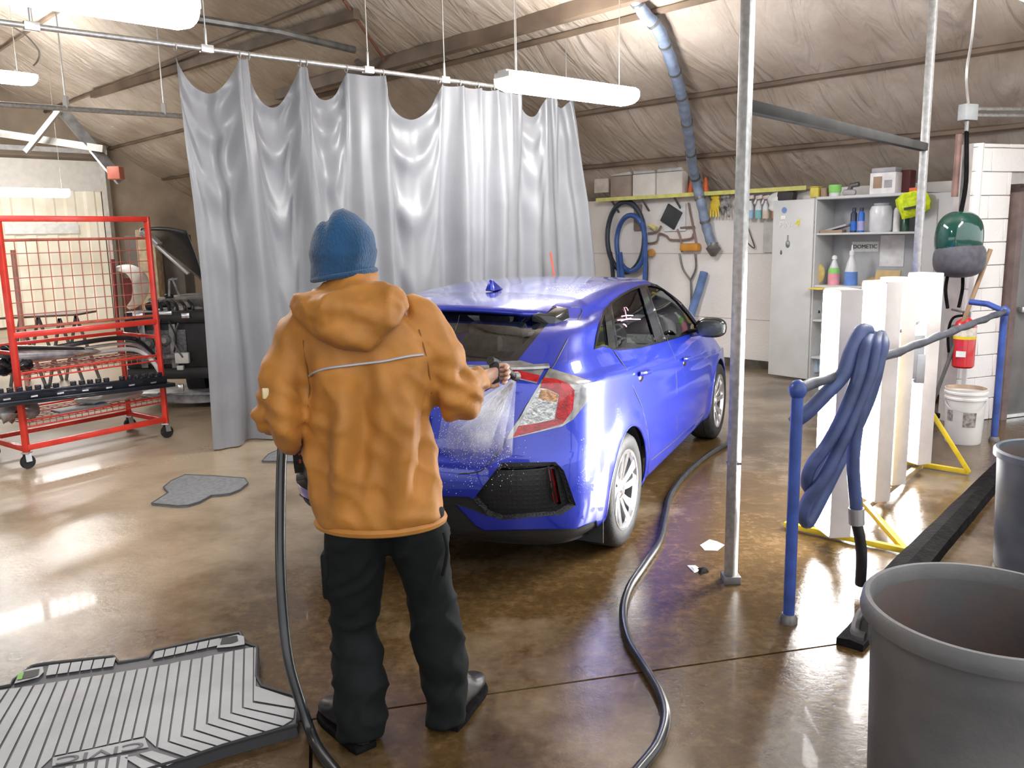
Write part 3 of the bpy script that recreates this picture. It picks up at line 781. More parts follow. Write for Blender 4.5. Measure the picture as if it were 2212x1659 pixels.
# roof fin
q = LB(); q.add([(-.028, .28, 1.42), (.028, .28, 1.42), (.034, .14, 1.418), (-.034, .14, 1.418), (-.012, .165, 1.485), (.012, .165, 1.485), (0, .145, 1.49), (.02, .125, 1.42), (-.02, .125, 1.42)],
      [(0, 1, 5, 4), (1, 2, 5), (0, 4, 3), (4, 5, 6), (5, 2, 7, 6), (4, 6, 8, 3), (6, 7, 8), (0, 3, 8, 7, 2, 1)])
q.build('roof_fin', M_paint, bevel=.008)
# roof spoiler: blue lip over the rear glass with black side fins
def spo(u_, v_):
    x = (u_ * 2 - 1); ax = abs(x)
    yb = -.345 + .03 * ax ** 2 * 2 if ax < .8 else -.345 + .06 * ax ** 2 * .66 + (ax - .8) * .25
    ye = yb - .10 * (1 - .25 * ax ** 3)
    ztop = 1.372 - .035 * ax ** 2.2
    X = x * (.50 + .055)
    if v_ < .45:
        t = v_ / .45; return Vector((X, -.16 + (yb + .0 - -.16) * t * 1.0 + (ye - yb) * t, 1.405 - .02 * ax ** 2.2 + (ztop - 1.405 + .02 * ax ** 2.2) * t ** 1.3 - 0.0))
    if v_ < .6: 
        t = (v_ - .45) / .15; return Vector((X, ye + .004 * t, ztop - .022 * t))
    t = (v_ - .6) / .4; return Vector((X * (1 - .02 * t), ye + (.10) * t, ztop - .022 - .02 * t))
q = LB(); q.grid(spo, 41, 15); sp = q.build('roof_spoiler', M_paint, smooth='all')
for sgn in (1, -1):
    q = LB(); q.add([(.555 * sgn, -.20, 1.368), (.505 * sgn, -.40, 1.338), (.60 * sgn, -.30, 1.322), (.62 * sgn, -.17, 1.355), (.49 * sgn, -.38, 1.30), (.60 * sgn, -.34, 1.27), (.64 * sgn, -.20, 1.30)],
        [(0, 1, 2, 3), (1, 4, 5, 2), (2, 5, 6, 3), (0, 4, 1), (0, 3, 6, 5, 4)]); q.build('spoiler_fin', M_blk, bevel=.006)
# rear ledge wing below the glass
pts = [on_rear(x, 1.118 + .0 * x, .006) for x in np.linspace(-.66, .66, 1)]
q = LB(); path = []
for k in range(25):
    x = -.70 + 1.40 * k / 24; loc = on_rear(abs(x), 1.112, .008); path.append(Vector((x, loc.y, 1.118)))
q.tube(path, .016, 6, squash=.6); q.build('tailgate_wing', M_smoke, smooth=True)
q = LB(); q.tube([Vector((.02, -.80, 1.155)), Vector((-.15, -.77, 1.185)), Vector((-.36, -.73, 1.205))], .011, 6); q.build('rear_wiper', M_blkm, smooth=True)
# number plate and badge on the tailgate, behind the worker
q = LB(); q.box((0, -.935, .80), (.31, .012, .16)); q.build('licence_plate', mat('plate_white', (.75, .76, .78), .35), bevel=.004)
# underbody, arch liners, exhaust
q = LB(); q.box((0, 1.38, .25), (1.36, 3.9, .10)); q.build('underbody', M_blkm)
for wy in (0.0, 2.70):
    for sgn in (1, -1):
        q = LB(); n = 22; vs = []
        for xx in (.60, .885):
            for k in range(n + 1):
                a_ = math.pi * (-.08 + 1.16 * k / n); vs.append((xx * sgn, wy + .366 * math.cos(a_), .325 + .366 * math.sin(a_)))
        q.add(vs, [(k, k + 1, n + 2 + k, n + 1 + k) for k in range(n)]); q.add([(.60 * sgn, wy - .37, .15), (.60 * sgn, wy + .37, .15), (.60 * sgn, wy + .37, .7), (.60 * sgn, wy - .37, .7)], [(0, 1, 2, 3)])
        q.build('arch_liner', M_blkm)
        q = LB(); q.tube([Vector((on_side(wy + .364 * math.cos(a_), max(.2, .325 + .364 * math.sin(a_))).x * sgn - .004 * sgn, wy + .364 * math.cos(a_), .325 + .364 * math.sin(a_))) for a_ in [math.pi * (-.07 + 1.14 * k / 30) for k in range(31)]], .008, 6)
        q.build('arch_lip', M_paint, smooth=True)
# mud flap behind the rear wheels
for sgn in (1, -1):
    q = LB(); q.add([(.70 * sgn, -.385, .40), (.885 * sgn, -.385, .40), (.89 * sgn, -.40, .15), (.70 * sgn, -.40, .15)], [(0, 1, 2, 3)]); q.build('mud_flap', M_blkm, solid=.008)
# ---- wheels
def wheel(cx_, cy_, sgn):
    mt = Matrix.Rotation(math.pi / 2 * sgn, 3, 'Y')           # local z -> outwards
    C = Vector((cx_ * sgn, cy_, .322)); hb = .108
    q = LB(); prof = [(.222, -hb * .9), (.245, -hb * 1.0), (.285, -hb * 1.02), (.308, -hb * .92), (.320, -hb * .72), (.322, -hb * .3), (.318, -hb * .28), (.318, -hb * .22), (.322, -hb * .2), (.322, hb * .2), (.318, hb * .22), (.318, hb * .28), (.322, hb * .3), (.320, hb * .72), (.308, hb * .92), (.285, hb * 1.02), (.245, hb * 1.0), (.222, hb * .9)]
    q.lathe_open(prof, C, 56, mt); ty = q.build('tyre', M_tyre, smooth=True)
    q = LB(); q.lathe_open([(.232, hb * .88), (.226, hb * .97), (.212, hb * .95), (.205, hb * .72)], C, 48, mt); q.build('rim', M_alloy, ty, smooth=True)
    q = LB(); q.lathe_open([(.206, hb * .74), (.197, -hb * .6), (.05, -hb * .7), (.0, -hb * .7)], C, 48, mt); q.build('rim_barrel', mat('barrel_dark', (.10, .10, .105), .4, .6), ty, smooth=True)
    q = LB(); q.lathe([(0, hb * .2), (.150, hb * .2), (.150, hb * .28), (0, hb * .28)], C, 32, mt); q.build('brake_disc', mat('disc_steel', (.10, .10, .10), .4, .7), ty)
    q = LB(); q.lathe_open([(0, hb * .80), (.028, hb * .80), (.034, hb * .74), (.05, hb * .66), (.055, hb * .3)], C, 24, mt); q.build('hub_cap', M_alloy, ty, smooth=True)
    for k in range(10):
        a_ = 2 * math.pi * k / 10 + (0 if k % 2 else .12); ca, sa = math.cos(a_), math.sin(a_)
        tw = .22; a2 = a_ + tw; c2, s2 = math.cos(a2), math.sin(a2)
        wi, wo = .014, .034 if k % 2 else .025
        vs = []
        for z0 in (hb * .62, hb * .30):
            zo = hb * .92 if z0 > hb * .5 else hb * .5
            for r, cc, ss, w_, zz in ((.040, ca, sa, wi, z0 + .0), (.125, math.cos(a_ + tw * .6), math.sin(a_ + tw * .6), (wi + wo) / 2, z0 + (zo - z0) * .45), (.212, c2, s2, wo, zo)):
                for w2 in (-w_, w_): vs.append(C + mt @ Vector((r * cc - w2 * ss, r * ss + w2 * cc, zz)))
        q = LB(); q.add(vs, [(0, 1, 3, 2), (2, 3, 5, 4), (6, 8, 9, 7), (8, 10, 11, 9), (0, 2, 8, 6), (2, 4, 10, 8), (1, 7, 9, 3), (3, 9, 11, 5), (0, 6, 7, 1), (4, 5, 11, 10)])
        q.build('spoke', M_alloy, ty, bevel=.003, seg=1)
for wy in (0.0, 2.70):
    for sgn in (1, -1): wheel(.790, wy, sgn)
# ---- cabin seen through the glass
q = LB(); q.box((0, 1.0, .48), (1.40, 3.0, .30)); q.build('cabin_floor', M_cabin)
q = LB(); q.box((0, -.40, .92), (1.10, .55, .10)); q.build('parcel_shelf', M_cabin, bevel=.02)
q = LB(); q.box((0, 2.12, .80), (1.42, .50, .24)); q.build('dashboard', M_cabin, bevel=.06)
def seat(x, y, z=.62, w=.48):
    q = LB(); q.box((x, y, z), (w, .50, .16)); s_ = q.build('seat_cushion', M_seat, bevel=.04)
    q = LB(); q.box((x, y - .30, z + .32), (w * .94, .13, .62), Matrix.Rotation(math.radians(14), 3, 'X')); q.build('seat_back', M_seat, bevel=.05)
    q = LB(); q.box((x, y - .385, z + .70), (.26, .09, .17), Matrix.Rotation(math.radians(12), 3, 'X')); q.build('headrest', M_seat, bevel=.035)
seat(-.36, 1.35, .52); seat(.36, 1.35, .52)
q = LB(); q.box((0, .42, .62), (1.25, .50, .16)); q.build('rear_bench', M_seat, bevel=.05)
q = LB(); q.box((0, .10, .84), (1.22, .13, .48), Matrix.Rotation(math.radians(16), 3, 'X')); q.build('bench_back', M_seat, bevel=.05)
for x in (-.38, 0, .38):
    q = LB(); q.box((x, .03, 1.12), (.24, .08, .10)); q.build('headrest', M_seat, bevel=.03)
q = LB(); q.box((0, 1.62, 1.30), (.24, .03, .07)); q.build('cabin_mirror', M_blk, bevel=.015)
q = LB(); q.tube(spline([(-.36 + .18 * math.cos(a_), 1.72 + .06 * math.sin(a_), .95 + .17 * math.sin(a_)) for a_ in [2 * math.pi * k / 12 for k in range(12)]], 3, True), .015, 6); q.build('steering_wheel', M_cabin, smooth=True)
# pink marker scrawl on the rear side glass
q = LB()
M_mark = mat('paint_marker_pink', (.85, .45, .60), .5)
for a_, b_ in (((1332, 692), (1382, 690)), ((1340, 694), (1362, 688)), ((1347, 665), (1352, 688)), ((1350, 664), (1356, 672)), ((1341, 684), (1366, 682)), ((1345, 700), (1352, 706))):
    p0, p1 = on_body(*a_, .003), on_body(*b_, .003)
    if p0 and p1: q.tube([p0, (p0 + p1) / 2 + Vector((.001, 0, .004)), p1], .004, 5)
q.build('marker_scrawl', M_mark)
# ================================================================== lamps, curtain, poles
M_lamp = mat('lamp_diffuser_lit', (1, 1, 1), .4, vary=0, emit=31.0, ecol=(1.0, .985, .96))
M_white = mat('white_enamel', (.82, .82, .80), .4, vary=.04)
M_wire = mat('wire_grey', (.55, .54, .52), .4, .6)
M_galv = mat('galvanised', (.52, .52, .51), .35, .7, vary=.18, vscale=30)
M_steel = mat('steel_dark', (.17, .165, .16), .45, .5, vary=.3, vscale=6)
def lamp(p0, p1, label, wires=True, w=.33):
    p0, p1 = Vector(p0), Vector(p1); c = (p0 + p1) / 2; L = (p1 - p0).length; d = (p1 - p0).normalized(); s = d.cross(UP)
    th = thing('ceiling_lamp', label, 'lamp', tuple(c), 0, 'hanging strip lamps')
    q = MB(); n = 14; sect = []
    for k in range(n + 1):
        a_ = math.pi * (-.14 + 1.28 * k / n); sn = math.sin(a_); sect.append((w / 2 * math.cos(a_), -.10 * math.copysign(abs(sn) ** .8, sn)))
    vs = []; ms = [-.5, -.485, -.44, -.2, 0, .2, .44, .485, .5]
    for m_ in ms:
        k2 = {.5: .55, .485: .85}.get(abs(m_), 1.0)
        for a_, h in sect: vs.append(c + d * (m_ * L) + s * (a_ * k2) + UP * (h * k2))
    N = n + 1
    q.add(vs, [(i * N + k, i * N + k + 1, (i + 1) * N + k + 1, (i + 1) * N + k) for i in range(len(ms) - 1) for k in range(n)])
    q.add([vs[k] for k in range(N)], [tuple(range(N))]); q.add([vs[-N + k] for k in range(N)], [tuple(range(N))])
    q.build('diffuser', M_lamp, th, smooth=True)
    q = MB(); q.bar(c - d * L * .505 + UP * .05, c + d * L * .505 + UP * .05, w * .36, .045); q.build('housing', M_white, th, bevel=.01)
    for k in (-.5, .5):
        q = MB(); q.bar(c + d * (k * L * 1.0 - .01) + UP * .03, c + d * (k * L + .012) + UP * .03, w * .6, .05); q.build('end_cap', M_white, th, bevel=.006)
        if wires:
            p = c + d * (k * L * .8) + UP * .04; dd = (WB - p).dot(AX); zt = EAVE + SLOPE * (dd + BACK) - .03
            q = MB(); q.tube([p, Vector((p.x, p.y, zt))], .004, 5); q.build('hanging_wire', M_wire, th)
    return th
LZ = 3.06
lamp(atz(1085, 170, LZ), atz(1362, 208, LZ), 'lit white strip lamp hanging just in front of the grey curtain')
la_, lb_ = atz(1085, 170, LZ), atz(1362, 208, LZ); lamp(la_ - AW * 3.9, lb_ - AW * 3.9, 'added strip lamp out of view, brightening the right side of the wash bay')  # unseen lamp, added to brighten the back wall and right side
l2 = atz(416, 28, LZ);
lamp(l2 - AX * 1.22, l2, 'lit strip lamp above the curtain rod, nearest the red rack')
l3 = atz(76, 172, 4.3); lamp(l3 - AX * 2.4, l3, 'lit strip lamp high over the far end of the shop', w=.5)
l4 = aty(150, 416, 16.5); lamp(l4 - AX * 1.3, l4, 'small lit strip lamp under the far white header', w=.16)
# lamp cord loop
q = MB(); q.tube(spline([aty(30, 60, 12), aty(60, 80, 12), aty(84, 110, 12), aty(82, 130, 12), aty(72, 142, 12.0)], 6), .012, 6); tag(q.build('lamp_cord', M_wire, smooth=True), 'thin pale cord looping down to the far strip lamp', 'cord')

# ---- curtain rod and hangers
RZ = 3.27; R0 = atz(378, 97, RZ); RD = (atz(1080, 188, RZ) - R0).normalized()
def rod(s_, z=RZ): return R0 + RD * s_ + UP * (z - RZ)
th = thing('curtain_rod', 'long grey steel curtain rod hung on wires', 'rod', tuple(R0))
q = MB(); q.tube([rod(-3.2), rod(5.05)], .021, 10); q.build('rod_tube', M_galv, th, smooth=True)
def roof_over(p): return EAVE + SLOPE * ((WB - p).dot(AX) + BACK) - .03
for s_ in (-1.0, .25, 1.75, 2.62, 3.55, 4.3):
    p = rod(s_); q = MB(); q.tube([p, Vector((p.x, p.y, roof_over(p)))], .006, 5); hw_ = q.build('hanger_wire', M_wire, th)
    q = MB(); q.bar(p - RD * .05, p + RD * .05, .055, .06); q.bar(p + UP * .03, p + UP * .16, .02); q.build('hanger_clamp', mat('clamp_zinc', (.8, .8, .8), .3, .7), th, bevel=.004)
# ---- curtain
M_curt = mat('vinyl_grey', (.25, .255, .272), .38, vary=.06, vscale=2.5, bump=.04, bscale=25)
PINS = [0.0, .52, .60, 1.06, 1.12, 1.52, 1.90, 2.55, 2.80, 3.03, 3.24, 3.43, 3.62, 4.05, 4.30, 4.62, 4.80]
SAG = {0: .30, 2: .36, 4: .26, 6: .36, 12: .22, 14: .10}
CL = 4.80
def ctop(s_):
    for i in range(len(PINS) - 1):
        if PINS[i] <= s_ <= PINS[i + 1]:
            f = (s_ - PINS[i]) / (PINS[i + 1] - PINS[i]); dp = SAG.get(i, .012); return dp * (4 * f * (1 - f)) ** .75, i, f, dp
    return 0, 0, 0, 0
def curtain(u_, v_):
    s_ = u_ * CL; sag, i, f, dp = ctop(s_); sk_ = .42 * max(0, (u_ - .72) / .28) ** 1.5; ztop = RZ - .04 - sag; z = ztop + (.015 - ztop) * v_
    drop = RZ - z
    k = min(1, drop / 1.2)
    off = 0.0
    off += (.055 * math.sin(s_ * 11.5 + .8 * math.sin(s_ * 2.3)) + .035 * math.sin(s_ * 23 + 1.3 + math.sin(s_ * 4.1))) * (.25 + .75 * k)
    off += .05 * math.sin(s_ * 4.2 + .7) * k
    off += .02 * mnoise.noise(Vector((s_ * 3, z * .8, 1.7))) + .012 * mnoise.noise(Vector((s_ * 8, z * 1.6, 4.2)))
    # swags hanging below each slack span, mirrored down the cloth
    if dp > .05:
        sh = (4 * f * (1 - f)) ** .75
        for n_, am in ((1.0, .05), (2.1, .055), (3.6, .05), (5.4, .03)):
            zc = RZ - dp * n_ * (.35 + .65 * sh) - .02 * n_
            off += am * math.exp(-((z - zc) / (.045 + .03 * n_)) ** 2) * (.3 + .7 * sh)
        off -= .10 * sh * math.exp(-(drop / 1.1) ** 2)
    # pleat at every pin, fanning out downwards
    for j, p_ in enumerate(PINS):
        wd_ = .02 + .05 * min(1, drop / 1.6)
        off += (.05 if j % 2 else .035) * math.exp(-((s_ - p_) / wd_) ** 2) * math.exp(-drop / 1.5)
    nrm = RD.cross(UP)
    p = rod(s_ - sk_ * max(0, 1 - drop / 2.2)) + nrm * off; p.z = z
    p += RD * (.025 * math.sin(z * 1.4 + s_))
    if v_ > .92: p += nrm * (.03 * math.sin(s_ * 13) * (v_ - .92) / .08)
    return p
th = thing('curtain', 'tall grey vinyl wash-bay curtain hanging in slack folds', 'curtain', tuple(R0 - UP * RZ))
q = MB(); q.grid(curtain, 330, 90); q.build('curtain_sheet', M_curt, th, smooth='all', solid=.0)
for p_ in PINS:
    q = MB(); c = rod(p_ - .42 * max(0, (p_ / CL - .72) / .28) ** 1.5); q.tube([c + RD.cross(UP) * (.03 * math.cos(a_)) + UP * (.034 * math.sin(a_) - .012) for a_ in [2 * math.pi * k / 10 for k in range(11)]], .004, 5); q.build('curtain_ring', M_wire, th)
# red cord hanging at the curtain near the roof of the car
q = MB(); a_ = aty(1189, 545, 9.35); b_ = aty(1197, 596, 9.35); q.bar(a_, b_, .035, .02); tag(q.build('red_strap', mat('strap_red', (.55, .10, .06), .6)), 'short red strap hanging against the grey curtain', 'strap')

# ---- second rail further back on the left, roof bracing
A_, B2 = atz(-60, 221, 3.3), atz(395, 251, 3.3)
th = thing('hanging_rail', 'pale steel rail hung on wires beyond the red rack', 'rail', tuple(A_))
q = MB(); q.tube([A_, B2], .032, 8); q.build('rail_tube', M_galv, th, smooth=True)
for px, pt in ((135, None), (343, None)):
    p = atz(px, 228 + (px + 60) * .065, 3.3); f = (p - A_).dot((B2 - A_).normalized()); p = A_ + (B2 - A_).normalized() * f
    q = MB(); q.tube([p, Vector((p.x, p.y, min(roof_over(p), 6.5)))], .008, 5); q.build('hanger_wire', M_wire, th)
    q = MB(); q.bar(p, p + UP * .14, .05); q.build('hanger_clamp', M_white, th)
def member(name, label, pts, w, m, cat='beam', group=None):
    th = thing(name, label, cat, tuple(pts[0]), 0, group)
    for a_, b_ in zip(pts[:-1], pts[1:]):
        q = MB(); q.bar(a_, b_, w, w); q.build('steel_bar', m, th)
    return th
M_beam = mat('beam_pale', (.50, .49, .47), .5, vary=.15)
YB = 15.0
member('truss_chord', 'pale steel truss chord over the far white header', [aty(-40, 282, YB), aty(225, 322, YB)], .12, M_beam)
member('truss_brace', 'dark diagonal truss brace ending in a red bracket', [aty(128, 232, YB - .2), aty(262, 392, YB + .3)], .16, M_steel)
member('truss_brace', 'thin pale truss strut rising to the hanging rail', [aty(128, 238, YB - .3), aty(56, 328, YB - .3)], .08, M_beam)
q = MB(); q.box(aty(250, 374, YB - .1), (.22, .2, .22)); tag(q.build('brace_bracket', mat('bracket_red', (.55, .17, .12), .6), bevel=.02), 'red bracket at the foot of the dark truss brace', 'bracket')
# sloping steel braces under the roof
def roof_px(px, py, off=.12):
    n_ = (UP + AX * SLOPE).normalized(); return atplane(px, py, rf(0, 0, off), n_)
for nm, lb, a_, b_, w in (('roof_beam', 'dark steel roof beam running under the film above the curtain rod', (200, 205), (770, 30), .09),
                         ('roof_beam', 'brown roof beam under the film behind the curtain lamp', (600, 205), (1400, -22), .12)):
    q = MB(); q.bar(roof_px(*a_), roof_px(*b_), w, w * 1.3); tag(q.build(nm, M_purlin), lb, 'beam')
q = MB(); q.tube([atz(395, 36, 4.0), atz(600, 68, 4.0), atz(765, 108, 4.0)], .045, 8); tag(q.build('conduit_pipe', M_steel, smooth=True), 'dark conduit pipe above the left end of the curtain rod', 'pipe')
q = MB(); q.bar(roof_px(770, 130, .2), roof_px(832, 205, .3), .07, .05); tag(q.build('roof_strut', M_steel), 'short dark strut showing over the slack curtain edge', 'strut')
q = MB(); q.tube([roof_px(742, 0, .1), roof_px(845, 150, .12)], .02, 6); tag(q.build('roof_pipe', mat('pipe_rust', (.22, .09, .06), .6), smooth=True), 'thin rusty pipe sloping down the roof film', 'pipe')

# ---- galvanised frame of the wash bay
P1 = atz(1578, 1256); zc = above(1600, 228, P1).z
P2v = atz(1997, 318, zc); P2 = Vector((P2v.x, P2v.y, 0))
fr = thing('bay_frame', 'galvanised square-tube frame of two posts and a crossbar', 'frame', tuple(P1))
fd = (P2 - P1).normalized()
q = MB(); q.bar(P1, P1 + UP * 4.4 + Vector((.015, 0, 0)), .056, .05, fd.cross(UP)); q.build('post', M_galv, fr, bevel=.004)
q = MB(); q.bar(P2, P2 + UP * 4.4, .056, .05, fd.cross(UP)); q.build('post', M_galv, fr, bevel=.004)
q = MB(); q.bar(P1 + UP * zc, P2 + UP * zc, .05, .055); q.build('crossbar', mat('galv_dull', (.030, .029, .028), .7, .1, vary=.2, spec=.2), fr, bevel=.003)
for P in (P1, P2):
    q = MB(); q.box(P + UP * .02, (.085, .085, .04)); q.build('foot_plate', M_steel, fr, bevel=.004)
q = MB(); q.box(P1 + UP * .62, (.062, .058, .012)); q.build('joint_band', M_steel, fr)
# ================================================================== right side: rail, hoses, lights, bins
M_blue = mat('pipe_blue', (.035, .075, .30), .45, vary=.25, vscale=12, coat=.2)
M_rail = mat('rail_lagging', (.055, .058, .075), .55, vary=.35, vscale=10)
Q1 = atz(1703, 1343); Q2 = atz(2147, 953); RAILZ = 1.065
th = thing('hand_rail', 'blue pipe hand rail across the wet bay with a dark lagged top bar', 'rail', tuple(Q1))
for Q in (Q1, Q2):
    q = MB(); q.tube([Q, Q + UP * RAILZ], .026, 14); q.build('post', M_blue, th, smooth=True)
    q = MB(); q.lathe([(.04, 0), (.04, .02), (.03, .04)], Q, 14); q.build('floor_flange', M_steel, th, smooth=True)
    q = MB(); q.ell(Q + UP * RAILZ, (.038, .038, .045)); q.build('corner_fitting', M_blue, th, smooth=True)
n_ = 30; q = MB(); q.tube([Q1 + (Q2 - Q1) * (k / n_) + UP * (RAILZ + .004 * math.sin(k * 1.7)) for k in range(n_ + 1)], [.024 + .003 * math.sin(k * 2.1) for k in range(n_ + 1)], 12); q.build('top_bar', M_rail, th, smooth=True)
q = MB(); q.tube([Q2 + UP * RAILZ, Q2 + UP * RAILZ + Vector((-.06, .14, .05)), Q2 + UP * RAILZ + Vector((-.14, .26, .06))], .024, 10); q.build('return_bar', M_blue, th, smooth=True)

# ---- hose bundle thrown over the rail
M_hose = mat('lay_flat_hose_blue', (.060, .085, .20), .5, vary=.3, vscale=8)
def h7(x, y, Y): return aty(1600 + x / 2.765, 640 + y / 2.765, Y)
th = thing('hose_bundle', 'thick blue-grey hose looped in a bundle over the hand rail', 'hose', tuple(Q1 + (Q2 - Q1) * .17))
strands = [
    [(770, 205, 3.95), (720, 210, 3.92), (660, 330, 3.86), (610, 470, 3.82), (500, 590, 3.80), (400, 690, 3.80), (310, 760, 3.82)],
    [(770, 230, 3.98), (740, 300, 3.86), (700, 480, 3.80), (620, 690, 3.78), (520, 880, 3.78), (430, 1000, 3.8), (395, 1090, 3.82), (405, 1145, 3.86), (450, 1130, 3.9), (540, 960, 3.94), (650, 760, 3.98), (740, 560, 4.02), (790, 380, 4.06), (800, 260, 4.05)],
    [(815, 240, 4.0), (800, 300, 3.88), (770, 460, 3.82), (700, 640, 3.80), (610, 860, 3.78), (490, 1090, 3.78), (400, 1220, 3.80), (372, 1310, 3.82), (395, 1350, 3.86), (450, 1260, 3.9), (560, 1040, 3.96), (680, 800, 4.02), (780, 560, 4.06), (830, 340, 4.06)],
    [(830, 235, 4.03), (845, 300, 3.9), (800, 450, 3.84), (730, 620, 3.82), (690, 800, 3.81), (672, 1000, 3.80), (685, 1200, 3.79), (690, 1270, 3.79)]]
for st in strands:
    q = MB(); q.tube(spline([h7(*p) for p in st], 6), .034, 10, squash=.8); q.build('hose_loop', M_hose, th, smooth=True)
q = MB(); q.tube([h7(690, 1265, 3.79), h7(692, 1360, 3.79)], .036, 12); q.build('hose_coupling', mat('coupling_alu', (.45, .44, .43), .4, .7), th, smooth=True)
pe = atz(1600 + 715 / 2.765, 1262, .03)
q = MB(); q.tube(spline([h7(692, 1355, 3.79), h7(712, 1450, 3.79), h7(722, 1560, 3.80), pe], 5), .026, 10); q.build('hose_tail', mat('hose_black', (.015, .015, .017), .4, vary=.3), th, smooth=True)

# ---- stand of upright inspection lights
M_tube = mat('light_face_lit', (1, 1, 1), .4, vary=0, emit=30.0, ecol=(1, .99, .97))
M_box = mat('light_box_beige', (.66, .60, .57), .55, vary=.06)
M_yel = mat('stand_yellow', (.78, .58, .03), .45, vary=.15, vscale=10)
def upright_light(pxb, pyb, th_deg, label, w=.20, d_=.12, zb=.10, zt=1.435):
    p = atz(pxb, pyb, zb); base = Vector((p.x, p.y, 0)); tc = (Vector((0, 0, 0)) - base); tc.z = 0; tc.normalize()
    nrm = Matrix.Rotation(-math.radians(th_deg), 3, 'Z') @ tc; sd = UP.cross(nrm).normalized()
    o = thing('upright_light', label, 'lamp', tuple(base + UP * zb), 0, 'upright lights on the yellow stand')
    q = MB(); q.prism([(-w / 2, 0), (w / 2, 0), (w / 2, zt - zb), (-w / 2, zt - zb)], -d_, base + UP * zb - nrm * .004, sd, UP); q.build('light_box', M_box, o, bevel=.006)
    q = MB(); q.prism([(-w / 2 + .012, .015), (w / 2 - .012, .015), (w / 2 - .012, zt - zb - .015), (-w / 2 + .012, zt - zb - .015)], .006, base + UP * zb - nrm * .004, sd, UP); q.build('lit_face', M_tube, o)
    return base, nrm, sd
UL = [upright_light(1772, 1150, 64, 'lit upright light box nearest the hanging hose bundle'),
      upright_light(1862, 1078, 46, 'lit upright light box second from the hose bundle'),
      upright_light(1900, 1042, 44, 'lit upright light box third from the hose bundle'),
      upright_light(1958, 998, 46, 'lit upright light box furthest from the hose bundle')]
th = thing('light_stand', 'yellow welded tube stand with splayed feet carrying the upright lights', 'stand', tuple(atz(1820, 1150)))
def ybar(name, a_, b_, r=.016, m=M_yel):
    q = MB(); q.bar(a_, b_, r * 2, r * 2); q.build(name, m, th, bevel=.003)
zf = .025
fA, fB = atz(1695, 1132, zf), atz(1956, 1189, zf); ybar('foot', fA, fB)
u1 = atz(1817, 1146, zf); uA = fA + (fB - fA) * (((u1 - fA).dot(fB - fA)) / (fB - fA).length_squared); uM = atz(1913, 1058, .10); uM.z = zf
ybar('upright', uA, uA + UP * .95)
fC, fD = atz(1960, 998, zf), atz(2093, 1020, zf); ybar('foot', fC, fD)
uC = atz(1988, 990, .10); uC.z = zf; ybar('upright', uC, uC + UP * 1.12)
uB = uM; ybar('upright', uB, uB + UP * 1.10)
rl0 = atz(1868, 1096, .10); rl0.z = .10; ybar('base_rail', rl0, rl0 + (uC - rl0) * 1.03 + UP * .02, .018, mat('rail_ochre', (.34, .24, .12), .5, vary=.25))
ybar('top_rail', uB + UP * 1.08, uC + UP * 1.10, .012, M_steel)
ybar('mid_rail', uA + UP * .95, uC + UP * .98, .012, M_steel)
ybar('brace', fB, rl0 + UP * .02); ybar('brace', fD, uC + UP * .50)
# ballast plate hung on the stand
q = MB(); c = aty(1975, 770, 5.55); q.box(c, (.10, .08, .30)); q.box(c + Vector((.03, -.02, -.08)), (.06, .05, .20)); tag(q.build('ballast_unit', mat('ballast_grey', (.42, .42, .44), .4, .5), bevel=.01), 'grey ballast unit clipped between the upright lights', 'ballast')

# ---- long black strip on the floor
M_rub = mat('rubber_black', (.010, .009, .009), .95, vary=.4, vscale=14, bump=.3, bscale=40, spec=.08)
S0, S1, S2, S3 = atz(1806, 1392), atz(1864, 1409), atz(2166, 990), atz(2205, 1002)
th = thing('rubber_strip', 'long black rubber strip lying on the wet floor beside the light stand', 'strip', tuple(S0))
J0, J1_ = atz(1871, 1276, .045), atz(1940, 1298, .045)
def strip(a0, a1, b0, b1, z0, name):
    n = 26; vs = []
    for k in range(n + 1):
        f = k / n; l = a0 + (b0 - a0) * f; r = a1 + (b1 - a1) * f
        w1, w2 = .006 * mnoise.noise(Vector((f * 9, 0, z0))), .006 * mnoise.noise(Vector((f * 9, 5, z0)))
        dn = (r - l).normalized()
        for p, z in ((l + dn * w1, 0.0), (l + dn * w1, z0), ((l + r) / 2, z0 * 1.25), (r + dn * w2, z0), (r + dn * w2, 0.0)): vs.append((p.x, p.y, z + .001))
    q = MB(); q.add(vs, [(k * 5 + j, k * 5 + j + 1, (k + 1) * 5 + j + 1, (k + 1) * 5 + j) for k in range(n) for j in range(4)]); q.add([vs[j] for j in range(5)], [(0, 1, 2, 3, 4)]); q.add([vs[-5 + j] for j in range(5)], [(0, 1, 2, 3, 4)])
    q.build(name, M_rub, th)
strip(S0, S1, S2, S3, .030, 'strip_lower'); strip(atz(1872, 1277, .035), atz(1950, 1300, .035), atz(2172, 985, .035), atz(2200, 993, .035), .065, 'strip_upper')

